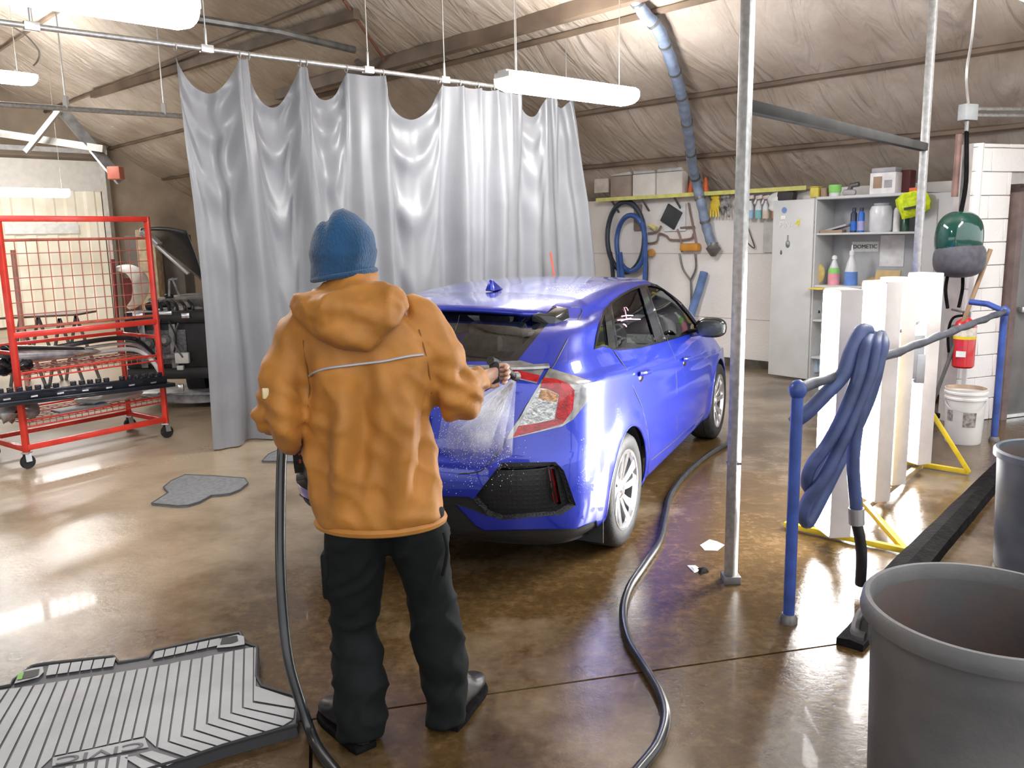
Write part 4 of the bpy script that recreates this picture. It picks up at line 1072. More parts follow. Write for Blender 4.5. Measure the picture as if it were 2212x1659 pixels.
# ---- grey bins
M_bin = mat('bin_plastic_grey', (.105, .105, .108), .55, vary=.25, vscale=5, col2=(.145, .142, .14), bump=.08, bscale=50)
M_binin = mat('bin_inside_stained', (.12, .12, .12), .6, vary=.4, vscale=4, col2=(.17, .115, .095), bump=.1, bscale=20)
BC = Vector((1.285, 2.13, 0)); BZ, BR = .72, .305
th = thing('trash_can', 'large round grey plastic trash can with stained inside', 'trash can', tuple(BC))
q = MB(); q.lathe_open([(.0, .0), (.265, .0), (.272, .02), (.282, .40), (.287, .56), (.292, .575), (.294, .62), (.297, BZ - .045)], BC, 72); q.build('can_body', M_bin, th, smooth=True)
q = MB(); q.lathe_open([(.297, BZ - .05), (.318, BZ - .05), (.320, BZ - .035), (.316, BZ - .008), (.308, BZ), (.296, BZ), (.289, BZ - .012), (.287, BZ - .05)], BC, 72); q.build('rim', M_bin, th, smooth=True)
q = MB(); q.lathe_open([(.287, BZ - .045), (.284, .5), (.276, .2), (.262, .10), (.0, .10)], BC, 60); q.build('liner', M_binin, th, smooth=True)
for a_ in (math.radians(150), math.radians(-30)):
    q = MB(); d = Vector((math.cos(a_), math.sin(a_), 0)); sd = Vector((-d.y, d.x, 0)); q.tube(spline([BC + d * .292 + sd * .09 + UP * .60, BC + d * .322 + sd * .07 + UP * .60, BC + d * .322 - sd * .07 + UP * .60, BC + d * .292 - sd * .09 + UP * .60], 5), .014, 8); q.build('handle', M_bin, th, smooth=True)
# rubbish in the can
M_rag = mat('rag_orange', (.45, .13, .05), .8, vary=.3)
for k, (dx, dy, m) in enumerate(((-.07, .13, M_rag), (.13, -.02, mat('rag_grey', (.25, .25, .25), .9)), (-.10, -.13, mat('rag_brown', (.12, .08, .06), .9)))):
    q = MB(); q.ell(BC + Vector((dx, dy, .17)), (.10, .09, .06), 14, 8); o = q.build('crumpled_rag', m, smooth=True)
    for v in o.data.vertices: v.co += v.normal * .03 * mnoise.noise(v.co * 18)
    tag(o, ('crumpled orange rag inside the large grey trash can', 'crumpled grey rag inside the large grey trash can', 'crumpled brown rag inside the large grey trash can')[k], 'rag')
B2c = atz(2172, 1248) + Vector((.26, .10, 0)); B2c.z = 0
th = thing('trash_can', 'smaller blue-grey bin standing behind the large trash can', 'trash can', tuple(B2c))
M_bin2 = mat('bin_plastic_slate', (.10, .115, .14), .4, vary=.2, vscale=5)
q = MB(); q.lathe_open([(0, 0), (.225, 0), (.232, .02), (.255, .60)], B2c, 48); q.build('can_body', M_bin2, th, smooth=True)
q = MB(); q.lathe_open([(.253, .585), (.272, .585), (.272, .615), (.262, .625), (.248, .62), (.245, .58)], B2c, 48); q.build('rim', M_bin2, th, smooth=True)
q = MB(); q.lathe_open([(.246, .60), (.222, .05), (0, .05)], B2c, 40); q.build('liner', M_binin, th, smooth=True)

# ---- bucket, broom, extinguisher by the block wall
M_bkt = mat('bucket_white', (.78, .76, .72), .45, vary=.06)
K = atz(2092, 963) + Vector((.02, .13, 0)); K.z = 0
zt = above(2095, 838, K).z
th = thing('bucket', 'white plastic bucket with a dark label and brown rim stain', 'bucket', tuple(K))
q = MB(); q.lathe_open([(0, 0), (.128, 0), (.133, .01), (.150, zt - .09), (.158, zt - .085), (.158, zt - .07), (.152, zt - .065), (.153, zt - .045), (.160, zt - .04), (.160, zt - .025), (.154, zt - .02), (.156, zt), (.150, zt), (.128, .02), (0, .02)], K, 40); q.build('bucket_body', M_bkt, th, smooth=True)
vdir = Vector((-K.x, -K.y, 0)).normalized(); sd = UP.cross(vdir)
def curved_label(c, r0, r1, z0, z1, a0, a1, name, m, par):
    q = MB(); n = 10; vs = []
    for k in range(n + 1):
        a_ = a0 + (a1 - a0) * k / n; dd = vdir * math.cos(a_) + sd * math.sin(a_)
        vs += [c + dd * r0 + UP * z0, c + dd * r1 + UP * z1]
    q.add(vs, [(2 * k, 2 * k + 2, 2 * k + 3, 2 * k + 1) for k in range(n)]); return q.build(name, m, par, smooth=True)
curved_label(K, .143, .148, zt * .34, zt * .60, -.05, .62, 'label', mat('label_grey_brown', (.30, .27, .25), .6, vary=.5, vscale=40), th)
curved_label(K, .143, .148, zt * .42, zt * .62, -1.0, -.6, 'label', mat('label_grey_brown', (.30, .27, .25), .6), th)
q = MB(); q.lathe_open([(.157, zt - .001), (.149, zt + .001), (.146, zt - .03)], K, 40); q.build('rim_stain', mat('stain_brown', (.40, .28, .20), .7, vary=.3), th, smooth=True)
q = MB(); q.tube(spline([K + sd * .158 + UP * (zt - .06), K + sd * .12 + vdir * .13 + UP * (zt - .14), K + vdir * .17 + UP * (zt - .17), K - sd * .12 + vdir * .13 + UP * (zt - .14), K - sd * .158 + UP * (zt - .06)], 5), .003, 5); q.build('wire_handle', M_wire, th, smooth=True)
# broom leaning on the wall
ba = aty(2140, 538, 7.0); bb = atz(2000, 910, .03)
th = thing('broom', 'wooden-handled push broom leaning beside the fire extinguisher', 'broom', tuple(Vector((bb.x, bb.y, 0))))
M_wood = mat('broom_wood', (.42, .27, .16), .6, vary=.2, vscale=20, stretch=(1, 1, .1)); 
q = MB(); q.tube([bb + (ba - bb) * .5, ba], .018, 10); q.build('handle_upper', M_wood, th, smooth=True)
q = MB(); q.tube([bb, bb + (ba - bb) * .5], .016, 10); q.build('handle_lower', M_steel, th, smooth=True)
q = MB(); q.box(bb + UP * .03, (.36, .07, .05), Matrix.Rotation(.6, 3, 'Z')); q.build('broom_head', M_rub, th, bevel=.01)
# extinguisher
X0 = atplane(2084, 730, E0 + DN * .13, DN); zb_, zt_ = atplane(2084, 793, E0 + DN * .13, DN).z, atplane(2084, 690, E0 + DN * .13, DN).z
Xc = Vector((X0.x, X0.y, 0)); M_fire = mat('extinguisher_red', (.60, .02, .025), .3, vary=.08, coat=.6)
th = thing('fire_extinguisher', 'red fire extinguisher on the block wall beside the door', 'extinguisher', (Xc.x, Xc.y, zb_))
rX = .088; H = zt_ - zb_
q = MB(); q.lathe([(.075, 0), (rX, .015), (rX, H * .86), (rX * .85, H * .95), (rX * .4, H * 1.02), (.03, H * 1.05)], Xc + UP * zb_, 28); q.build('cylinder', M_fire, th, smooth=True)
q = MB(); q.lathe_open([(rX + .001, H * .62), (rX + .001, H * .84)], Xc + UP * zb_, 28); q.build('label_band', mat('label_cream', (.75, .68, .58), .5, vary=.2, vscale=25), th, smooth=True)
q = MB(); q.lathe_open([(rX + .002, H * .60), (rX + .002, H * .66)], Xc + UP * zb_, 28); q.build('yellow_band', mat('label_yellow', (.8, .6, .03), .5), th, smooth=True)
q = MB(); q.box(Xc + UP * (zb_ + H * .30) + vdir * (rX - .004) - sd * .02, (.075, .012, .05), Matrix.Rotation(math.atan2(sd.y, sd.x), 3, 'Z')); q.build('white_tag', M_white, th)
q = MB(); q.box(Xc + UP * (zb_ + H * 1.08), (.05, .05, .07)); q.bar(Xc + UP * (zb_ + H * 1.14), Xc + UP * (zb_ + H * 1.20) - sd * .12, .02, .018); q.build('valve', M_steel, th, bevel=.005)
q = MB(); q.tube(spline([Xc + UP * (zb_ + H * 1.08), Xc - sd * .10 + UP * (zb_ + H * 1.02), Xc - sd * .13 + UP * (zb_ + H * .7), Xc - sd * .115 + UP * (zb_ + H * .3)], 6), .011, 8); q.build('hose', M_rub, th, smooth=True)
q = MB(); q.box(Xc - DN * .11 + UP * (zb_ + H * .5), (.06, .06, .3), Matrix.Rotation(math.atan2(DV.y, DV.x), 3, 'Z')); q.build('wall_bracket', M_steel, th)
# red can behind the bucket
q = MB(); c = atz(2020, 880) + Vector((0, .25, 0)); c.z = 0; q.lathe([(.10, 0), (.11, .02), (.11, .22), (.06, .26), (.03, .28)], c, 24); tag(q.build('fuel_can', M_fire, smooth=True), 'small red can on the floor behind the broom', 'can')

# ---- backpack vacuum hung on the wall
M_grn = mat('vac_green_gloss', (.008, .06, .045), .12, vary=.2, coat=1.0)
M_bag = mat('vac_bag_grey', (.075, .072, .090), .8, vary=.2, vscale=20, sheen=.2)
V0 = atplane(2070, 535, E0 + DN * .16, DN); 
th = thing('backpack_vacuum', 'glossy green and grey backpack vacuum hanging on a dark strap', 'vacuum', tuple(V0 - UP * .28))
sc = (V0 - CO).dot(CF) / FPX; Mx = Matrix((DV, -DN, UP)).transposed()
q = MB(); q.ell(V0 + UP * 20 * sc, (47 * sc, .165, 58 * sc), 26, 18, Mx, .8); q.build('shell', M_grn, th, smooth=True)
q = MB(); q.ell(V0 - UP * 24 * sc + DN * .02, (51 * sc, .175, 40 * sc), 26, 16, Mx, .75); q.build('bag', M_bag, th, smooth=True)
for s_ in (-1, 1):
    q = MB(); q.ell(V0 + UP * 38 * sc + DN * .07 + DV * (18 * sc * s_), (15 * sc, .075, 30 * sc), 16, 10, Mx); q.build('shell_rib', M_grn, th, smooth=True)
q = MB(); q.box(V0 - UP * 28 * sc + DN * .17 - DV * 5 * sc, (13 * sc, .012, 8 * sc), Mx); q.build('logo_patch', mat('logo_green', (.02, .28, .17), .5), th, bevel=.004)
top = atplane(2088, 285, E0 + DN * .07, DN)
q = MB(); q.tube(spline([V0 + UP * 72 * sc, (V0 + UP * 72 * sc) * .6 + top * .4 + DN * .03, top], 6), .032, 8, squash=.5); q.build('strap', M_rub, th, smooth=True)
for s_ in (-.6, .45):
    q = MB(); q.tube(spline([V0 - UP * 55 * sc + DV * 40 * sc * s_, V0 - UP * 90 * sc + DV * 46 * sc * s_, V0 - UP * 130 * sc + DV * 30 * sc * s_], 5), .014, 6); q.build('hose_tail', M_rub, th, smooth=True)
# ---- switch box, conduit, stand pipe at the top of the block wall
jb = atplane(2091, 243, E0 + DN * .05, DN)
th = thing('switch_box', 'grey electrical switch box with conduit above the backpack vacuum', 'switch box', tuple(jb))
q = MB(); q.box(jb, (.14, .08, .13), Matrix.Rotation(math.atan2(DV.y, DV.x), 3, 'Z')); q.build('box', mat('box_grey', (.42, .44, .45), .5), th, bevel=.006)
for dz in (-.02, .03):
    q = MB(); q.tube([jb + UP * dz + DV * .06, jb + UP * (dz + .05) + DV * 2.0], .016, 6); q.build('conduit', M_galv, th, smooth=True)
q = MB(); q.tube([jb - UP * .06, jb - UP * .9], .018, 6); q.build('conduit', M_steel, th, smooth=True)
q = MB(); q.tube(spline([jb + UP * .06, aty(2088, 160, 7.3), aty(2100, 80, 7.2), aty(2108, -10, 7.1)], 6), .012, 6); q.build('cable', M_wire, th, smooth=True)
sp0 = atplane(2072, 290, E0 + DN * .06, DN); q = MB(); q.tube([sp0, atplane(2062, 425, E0 + DN * .06, DN)], .028, 8); tag(q.build('stand_pipe', mat('pipe_brown', (.20, .11, .09), .6, vary=.3), smooth=True), 'short brown pipe at the corner beside the backpack vacuum', 'pipe')
# ================================================================== cabinet and things on the back wall
EX = -AW                                             # along the wall to the right
def wallp(px, py, off=0.0): return atplane(px, py, WB - AX * off, AX)
RW = Matrix((EX, AX, UP)).transposed()               # local x along the wall, y into it, z up
M_cab = mat('cabinet_grey', (.62, .63, .63), .45, vary=.06, vscale=3)
M_cabin2 = mat('cabinet_inside', (.50, .51, .53), .5, vary=.06)
Cc = atz(1745, 828); Cc.z = 0
CD = .46
def cf(px, py, b_=0.0): return atplane(px, py, Cc + AX * b_, AX)      # on the cabinet front plane, b_ into it
cz = lambda y: above(1745, y, Cc).z
CW = (cf(1985, 600) - Cc).dot(EX); CH = cz(426)
cab = thing('storage_cabinet', 'tall grey steel storage cabinet with both doors folded open', 'cabinet', tuple(Cc))
def cbox(name, a0, a1, b0, b1, z0, z1, m, par=cab, bevel=.003):
    q = MB(); q.box(Cc + EX * ((a0 + a1) / 2) + AX * ((b0 + b1) / 2) + UP * ((z0 + z1) / 2), (a1 - a0, b1 - b0, z1 - z0), RW); return q.build(name, m, par, bevel=bevel)
cbox('side_panel', 0, .018, 0, CD, 0, CH, M_cab); cbox('side_panel', CW - .018, CW, 0, CD, 0, CH, M_cab)
cbox('back_panel', .018, CW - .018, CD - .015, CD, .06, CH - .02, M_cabin2); cbox('top_panel', 0, CW, 0, CD, CH - .03, CH, M_cab); cbox('plinth', .018, CW - .018, .02, CD - .02, 0, .07, M_cab)
SH = [cz(504), cz(616), cz(690), cz(770)]
for z in SH: cbox('shelf', .02, CW - .02, .01, CD - .02, z - .022, z, M_cab)
# doors
LD = atz(1661, 816); LD.z = 0; ld_ = (LD - Cc); LW = ld_.length; ldn = ld_.normalized()
q = MB(); q.prism([(0, .05), (LW, .05), (LW, CH - .02), (0, CH - .02)], -.022, Cc, ldn, UP); ldoor = q.build('cabinet_door', M_cab, cab, bevel=.004)
q = MB(); q.bar(Cc + ldn * (LW * .48) + UP * .1 + ldn.cross(UP) * -.0, Cc + ldn * (LW * .48) + UP * (CH - .08), .006, .006); q.build('door_fold', M_cabin2, ldoor)
lnr = Vector((ldn.y, -ldn.x, 0)); lnr = lnr if lnr.dot(CO - Cc) > 0 else -lnr
hp = atplane(1702, 527, Cc + lnr * .02, lnr); q = MB(); q.ell(hp, (.025, .03, .045)); q.bar(hp, hp + UP * .10, .02, .02); q.build('handle', mat('handle_grey', (.32, .32, .33), .4, .5), ldoor, smooth=True)
hp = atplane(1688, 545, Cc + lnr * .012, lnr); q = MB(); q.ell(hp, (.015, .02, .035)); q.build('vent_slot', M_steel, ldoor, smooth=True)
q = MB(); rc = Cc + EX * CW; rd_ = (EX * .9 - AX * .18).normalized(); RWd = (atplane(2082, 600, rc, rd_.cross(UP)) - rc).dot(rd_)
q.prism([(0, .05), (RWd, .05), (RWd, CH - .02), (0, CH - .02)], -.022, rc, rd_, UP); rdoor = q.build('cabinet_door', M_cab, cab, bevel=.004)
q = MB(); rn = rd_.cross(UP); rn = rn if rn.dot(CO - rc) > 0 else -rn
for f in (.33,): q.bar(rc + rd_ * (RWd * f) + UP * .1 + rn * .004, rc + rd_ * (RWd * f) + UP * (CH - .08) + rn * .004, .006, .006)
q.build('door_fold', M_cabin2, rdoor)
def text(body, size, o, ex, ey, name, m, parent=None, extrude=.0015, shear=0.0, sx=1.0):
    cu = bpy.data.curves.new(name, 'FONT'); cu.body = body; cu.size = size; cu.extrude = extrude; cu.align_x = 'CENTER'; cu.align_y = 'CENTER'; cu.shear = shear
    tmp = bpy.data.objects.new(name, cu); COL.objects.link(tmp); dg = bpy.context.evaluated_depsgraph_get(); me = bpy.data.meshes.new_from_object(tmp.evaluated_get(dg)); bpy.data.objects.remove(tmp)
    ex, ey = Vector(ex).normalized(), Vector(ey).normalized(); ez = ex.cross(ey)
    mt = Matrix(((ex.x * sx, ey.x, ez.x, o[0]), (ex.y * sx, ey.y, ez.y, o[1]), (ex.z * sx, ey.z, ez.z, o[2]), (0, 0, 0, 1)))
    if parent: mt = MW(parent).inverted() @ mt
    me.transform(mt); me.materials.clear(); me.materials.append(m)
    ob = bpy.data.objects.new(name, me); COL.objects.link(ob)
    if parent: ob.parent = parent
    return ob
lex = -ldn                                           # reading direction on the left door
M_ink = mat('ink_black', (.03, .03, .03), .6); M_lw = mat('letter_white', (.88, .88, .88), .5); M_ly = mat('letter_yellow', (.85, .72, .02), .5)
text('PIN-', .10, atplane(1697, 486, Cc + lnr * .026, lnr), lex, UP, 'door_lettering', M_lw, ldoor, shear=.2)
text('4', .13, atplane(1722, 482, Cc + lnr * .026, lnr), lex, UP, 'door_lettering', M_ly, ldoor, shear=.2)
q = MB(); sp_ = atplane(1694, 454, Cc + lnr * .026, lnr); q.prism([(.032 * math.cos(a_), .034 * math.sin(a_)) for a_ in [2 * math.pi * k / 16 for k in range(16)]], .003, sp_, lex, UP); q.build('blue_sticker', mat('sticker_blue', (.18, .30, .62), .5), ldoor)
q = MB(); q.prism([(-.03, -.02), (.03, -.02), (.035, .02), (-.03, .02)], .003, atplane(1692, 470, Cc + lnr * .026, lnr), lex, UP); q.build('white_sticker', M_lw, ldoor)
# sign and papers on the back panel
q = MB(); a_ = cf(1869, 533, CD - .02); q.box(a_, (.30, .006, .11), RW); sg = q.build('sign_card', M_lw, cab)
text('DOMETIC', .062, a_ - AX * .005, EX, UP, 'sign_lettering', M_ink, sg)
q = MB(); q.box(cf(1927, 542, CD - .02), (.26, .006, .34), RW); q.build('paper_sheet', M_lw, cab)
# ---- contents, each standing on its shelf
def lathe_item(name, label, cat, px, z, prof, m, b_=.16, extra=None, n=20, group=None):
    p = cf(px, 600, b_); c = Vector((p.x, p.y, z)); th = thing(name, label, cat, tuple(c), 0, group)
    q = MB(); q.lathe(prof, c, n); q.build('container' if extra else 'body', m, th, smooth=True)
    for nm, pr, mm in (extra or []):
        q = MB(); q.lathe(pr, c, n); q.build(nm, mm, th, smooth=True)
    return th, c
def box_item(name, label, cat, px, z, size, m, b_=.16, rot=0.0, bevel=.01, lid=None):
    p = cf(px, 600, b_); c = Vector((p.x, p.y, z)); th = thing(name, label, cat, tuple(c), 0)
    mt = RW @ Matrix.Rotation(rot, 3, 'Z')
    q = MB(); q.box(c + UP * size[2] / 2, size, mt); q.build('body', m, th, bevel=bevel)
    if lid:
        q = MB(); q.box(c + UP * (size[2] + lid[0] / 2), (size[0] * lid[1], size[1] * lid[1], lid[0]), mt); q.build('lid', lid[2], th, bevel=bevel * .7)
    return th, c
M_ye = mat('plastic_yellow', (.72, .60, .10), .5); M_gr = mat('plastic_lime', (.30, .72, .18), .4); M_clr = mat('plastic_clear_white', (.74, .76, .80), .3, vary=.08)
M_bl = mat('can_blue', (.03, .16, .62), .35); M_nv = mat('can_navy', (.03, .04, .08), .4); M_pk = mat('liquid_pink', (.85, .35, .42), .4); M_lq = mat('liquid_blue', (.15, .30, .75), .4); M_card = mat('cardboard', (.62, .45, .22), .75, vary=.1); M_gy = mat('plastic_grey', (.42, .41, .44), .5); M_tn = mat('tan_paper', (.38, .26, .18), .7); M_red = M_fire
SX = CH
box_item('yellow_tub', 'small yellow tub on the cabinet top', 'tub', 1755, SX, (.10, .10, .11), M_ye, lid=(.012, 1.05, M_ye))
box_item('tan_carton', 'small tan carton beside the yellow tub on the cabinet top', 'box', 1774, SX, (.06, .09, .10), M_tn)
lathe_item('green_tub', 'lime green tub with pale base on the cabinet top', 'tub', 1795, SX, [(.055, 0), (.058, .04)], M_clr, extra=[('green_band', [(.060, .04), (.068, .06), (.068, .125), (.05, .13)], M_gr)])
p, c = box_item('orbital_sander', 'grey power sander lying on the cabinet top', 'tool', 1826, SX, (.14, .10, .07), M_gy, rot=.3, bevel=.03); q = MB(); q.tube([c + UP * .06, c + UP * .11 + EX * .02, c + UP * .12 + EX * .10], .028, 10); q.build('handle', M_steel, p, smooth=True)
p, c = box_item('hardener_box', 'white printed carton with grey lid on the cabinet top', 'box', 1903, SX, (.27, .20, .22), M_lw, lid=(.05, .92, M_gy)); 
q = MB(); q.box(c + UP * .12 - AX * .101 - EX * .05, (.09, .004, .12), RW); q.build('label', M_tn, p); q = MB(); q.box(c + UP * .10 - AX * .101 + EX * .06, (.08, .004, .08), RW); q.build('label', M_gy, p)
box_item('maroon_box', 'dark maroon box behind the white carton on the cabinet top', 'box', 1945, SX, (.14, .16, .24), mat('maroon', (.12, .03, .03), .6), b_=.30)
box_item('orange_tub', 'orange tub on the cabinet top above the lime cloth', 'tub', 1970, SX, (.13, .12, .05), mat('plastic_orange', (.80, .16, .04), .45))
# upper shelf
box_item('black_case', 'low black case on the upper cabinet shelf', 'case', 1758, SH[0], (.13, .16, .06), M_nv)
lathe_item('small_bottle', 'tiny dark bottle with cream band on the upper cabinet shelf', 'bottle', 1751, SH[0] + .06, [(.022, 0), (.022, .07), (.008, .09), (.008, .12)], M_nv, extra=[('band', [(.023, .02), (.023, .045)], M_clr)])
p, c = box_item('sandpaper_pack', 'stack of brown and grey abrasive sheets on the upper shelf', 'pack', 1795, SH[0], (.24, .16, .03), M_tn, rot=.15, bevel=.004); q = MB(); q.box(c + UP * .055 + EX * .06, (.24, .15, .02), RW @ Matrix.Rotation(-.25, 3, 'Y')); q.build('top_sheet', M_gy, p)
for px, lb, m, m2 in ((1838, 'navy spray can with bright blue band on the upper shelf', M_nv, M_bl), (1854, 'blue spray can with lilac band on the upper shelf', M_bl, mat('lilac', (.42, .40, .68), .4))):
    lathe_item('spray_can', lb, 'spray can', px, SH[0], [(.034, 0), (.034, .20), (.018, .225), (.016, .25)], m, extra=[('band', [(.0350, .02), (.0350, .12)], m2), ('cap', [(.02, .225), (.02, .26), (.008, .265)], M_nv)])
lathe_item('plastic_jug', 'big clear white plastic jug on the upper cabinet shelf', 'jug', 1896, SH[0], [(.10, 0), (.115, .02), (.118, .22), (.10, .27), (.06, .285)], M_clr, extra=[('screw_cap', [(.075, .283), (.078, .30), (.06, .305)], M_gy)])
lathe_item('white_tube', 'narrow white tube beside the clear jug', 'tube', 1930, SH[0], [(.034, 0), (.036, .01), (.034, .22), (.02, .25)], M_lw)
lathe_item('green_bottle', 'dark green bottle next to the white tube', 'bottle', 1949, SH[0], [(.036, 0), (.036, .14), (.014, .18), (.014, .21)], mat('glass_green', (.03, .10, .06), .2))
# middle shelf
q = MB(); c = cf(1764, 600, .15); c.z = SH[1] + .125; q.ell(c, (.095, .05, .125), 22, 14, RW); q.lathe([(.03, -.06), (.06, -.058), (.06, -.05), (.03, -.048)], c, 18, RW @ Matrix.Rotation(math.pi / 2, 3, 'X')); tag(q.build('polishing_bonnet', mat('bonnet_yellow', (.74, .58, .22), .9, vary=.15, bump=.3, bscale=90), smooth=True), 'round yellow polishing bonnet standing on the middle shelf', 'bonnet')
lathe_item('small_bottle', 'tiny white bottle in front of the yellow bonnet', 'bottle', 1754, SH[1], [(.026, 0), (.026, .07), (.012, .09), (.012, .11)], M_lw, b_=.06)
lathe_item('spray_bottle', 'clear bottle of pink liquid with a green band on the middle shelf', 'bottle', 1801, SH[1], [(.062, 0), (.064, .10), (.062, .13)], M_pk, extra=[('green_band', [(.063, .13), (.060, .17), (.050, .19)], M_gr), ('shoulder', [(.050, .19), (.022, .27), (.018, .29)], M_clr), ('cap', [(.028, .285), (.028, .315), (.012, .33)], M_lw)])
th_, c_ = lathe_item('plastic_jug', 'clear jug half full of blue liquid on the middle shelf', 'jug', 1838, SH[1], [(.066, .0), (.070, .01), (.068, .15)], M_lq, extra=[('shoulder', [(.068, .15), (.050, .24), (.024, .31), (.022, .34)], M_clr), ('cap', [(.028, .335), (.028, .37), (.010, .39)], M_lw), ('spout', [(.010, .39), (.008, .44)], M_lw)])
q = MB(); c = cf(1905, 600, .20); c.z = SH[1]; q.box(c + UP * .06, (.34, .24, .02), RW @ Matrix.Rotation(.18, 3, 'X')); q.box(c + UP * .10 + EX * .06, (.26, .02, .14), RW @ Matrix.Rotation(-.35, 3, 'X')); q.box(c + UP * .02, (.34, .26, .04), RW); tag(q.build('cardboard_carton', M_card, bevel=.003), 'folded open cardboard carton on the middle cabinet shelf', 'box')
p, c = box_item('yellow_board', 'yellow board poking out over the shelf edge', 'board', 1772, SH[1] - .04, (.19, .20, .018), mat('board_yellow', (.85, .66, .16), .55), b_=-.06, rot=-.1); p.rotation_euler = (0, 0, 0)
p, c = box_item('clamp_tool', 'red and black clamp tool on the lower cabinet shelf', 'tool', 1757, SH[2], (.16, .05, .04), M_red, rot=.2); q = MB(); q.ell(c - EX * .06 + UP * .03, (.035, .03, .03)); q.bar(c + UP * .03, c + EX * .09 + UP * .08, .03); q.build('jaw', M_nv, p, smooth=True)
box_item('pale_blue_drum', 'pale blue drum standing low in the cabinet', 'drum', 1768, SH[3] - .20, (.13, .14, .18), mat('drum_blue', (.50, .62, .75), .5), bevel=.03)
# lime cloth hung over the right door
M_lime = mat('hi_vis_lime', (.66, .85, .02), .75, vary=.25, vscale=18, bump=.4, bscale=40)
pts = [(1933, 432), (1950, 418), (1975, 412), (2002, 416), (2010, 432), (2008, 450), (1990, 463), (1968, 470), (1948, 474), (1944, 458), (1936, 448)]
PO = cf(1970, 445, -.10)
q = MB(); ctr = PO
def clo(u_, v_):
    a_ = 2 * math.pi * u_; i = u_ * len(pts); k = int(i) % len(pts); f = i - int(i); p = Vector(pts[k]) * (1 - f) + Vector(pts[(k + 1) % len(pts)]) * f
    w = cf(p.x, p.y, -.10); w = ctr + (w - ctr) * v_
    return w - AX * (.075 * (1 - v_ ** 2) + .02 * mnoise.noise(w * 16))
q.grid(clo, 45, 12); q.add([clo(k / 44, 1.0) + AX * .02 for k in range(44)], [tuple(range(44))])
vest = q.build('safety_vest', M_lime, smooth='all'); tag(vest, 'bright lime safety vest bundled over the cabinet door top', 'vest')
q = MB(); q.bar(cf(1953, 452, -.19), cf(1982, 446, -.19), .025, .008, AX); q.build('dark_print', M_ink, vest)

# ---- shelf on the wall with its yellow edge
zs_ = wallp(1530, 418, .2).z
sa, sb = wallp(1288, 434, .2), wallp(1742, 402, .2); sa.z = sb.z = zs_
sh = thing('wall_shelf', 'long wall shelf with a yellow painted front edge', 'shelf', tuple(sa))
q = MB(); q.bar(sa + AX * .10, sb + AX * .10, .20, .025); q.build('shelf_board', mat('shelf_wood', (.45, .38, .30), .7), sh)
q = MB(); q.bar(sa - AX * .005, sb - AX * .005, .012, .05); q.build('edge_strip', mat('edge_yellow', (.70, .68, .20), .5), sh)
for k in range(6):
    p_ = sa + (sb - sa) * ((k + .5) / 6); q = MB(); q.bar(p_ + AX * .02 - UP * .02, p_ + AX * .19 - UP * .18, .02); q.build('shelf_bracket', M_steel, sh)
def shelf_box(x0, x1, y0, label, m, m2, name='white_carton'):
    a_, b_ = wallp(x0, 412, .12), wallp(x1, 412, .12); h = wallp((x0 + x1) / 2, y0, .12).z - zs_ - .013; c = (a_ + b_) / 2; c.z = zs_ + .013; w = (b_ - a_).length
    th = thing(name, label, 'box', tuple(c)); q = MB(); q.box(c + UP * h * .36, (w, .14, h * .72), RW); q.build('carton_body', m, th, bevel=.012)
    q = MB(); q.box(c + UP * h * .86, (w * .96, .135, h * .26), RW); tp = q.build('carton_top', m2, th, bevel=.012)
    q = MB(); q.box(c + UP * h * .86 - AX * .07, (w * .6, .006, h * .09), RW); q.build('label_band', M_gy, tp)
M_ct = mat('carton_white', (.80, .77, .72), .6, vary=.05); M_ctg = mat('carton_grey', (.62, .62, .60), .6)
shelf_box(1325, 1368, 362, 'grey and white carton with a brown front on the wall shelf', mat('carton_brown', (.36, .29, .24), .7), M_ctg)
shelf_box(1373, 1420, 357, 'white carton in the middle of the wall shelf row', M_ct, M_ctg)
shelf_box(1424, 1480, 352, 'white carton beside the blue ceiling hose on the wall shelf', M_ct, M_ctg)
q = MB(); a_ = wallp(1300, 398, .12); q.box(a_, (.26, .03, .24), RW); tag(q.build('pale_board', mat('board_cream', (.70, .62, .55), .7), bevel=.004), 'cream board leaning at the curtain end of the wall shelf', 'board')
for px, py, lb in ((1493, 400, 'orange cone left of the blue ceiling hose on the wall shelf'), (1524, 396, 'orange cone right of the blue ceiling hose on the wall shelf')):
    c = wallp(px, py, .10); c.z = zs_ + .013; q = MB(); q.lathe([(.06, 0), (.06, .012), (.045, .014), (.03, .12), (.012, .20), (0, .205)], c, 16); tag(q.build('orange_cone', mat('plastic_orange', (.80, .16, .04), .45), smooth=True), lb, 'cone')

# ---- blue-grey suction hose from the roof
M_duct = mat('duct_blue_grey', (.22, .28, .40), .5, vary=.2, vscale=10)
path = [roof_px(1358, -40, .12), roof_px(1385, 20, .14), roof_px(1420, 60, .16), roof_px(1442, 110, .18), roof_px(1462, 170, .2), roof_px(1475, 220, .2), roof_px(1486, 280, .2), roof_px(1494, 345, .22), wallp(1504, 395, .28), wallp(1515, 440, .25), wallp(1526, 490, .15), wallp(1538, 530, .12)]
th = thing('suction_hose', 'blue-grey suction hose running from the roof down the wall', 'hose', tuple(path[-1]))
pp = spline(path, 8); q = MB(); q.tube(pp, [.062 + .004 * math.sin(k * 1.5) for k in range(len(pp))], 12); q.build('hose_tube', M_duct, th, smooth=True)
for k in range(6, len(pp) - 4, 8):
    q = MB(); d_ = (pp[k + 1] - pp[k]).normalized(); q.tube([pp[k] - d_ * .015, pp[k] + d_ * .015], .070, 12); q.build('hose_band', M_steel, th, smooth=True)
q = MB(); q.lathe([(.03, -.10), (.06, -.06), (.10, 0), (.06, .05), (.06, .08)], wallp(1541, 537, .12), 16); q.build('hose_fitting', M_steel, th, smooth=True)
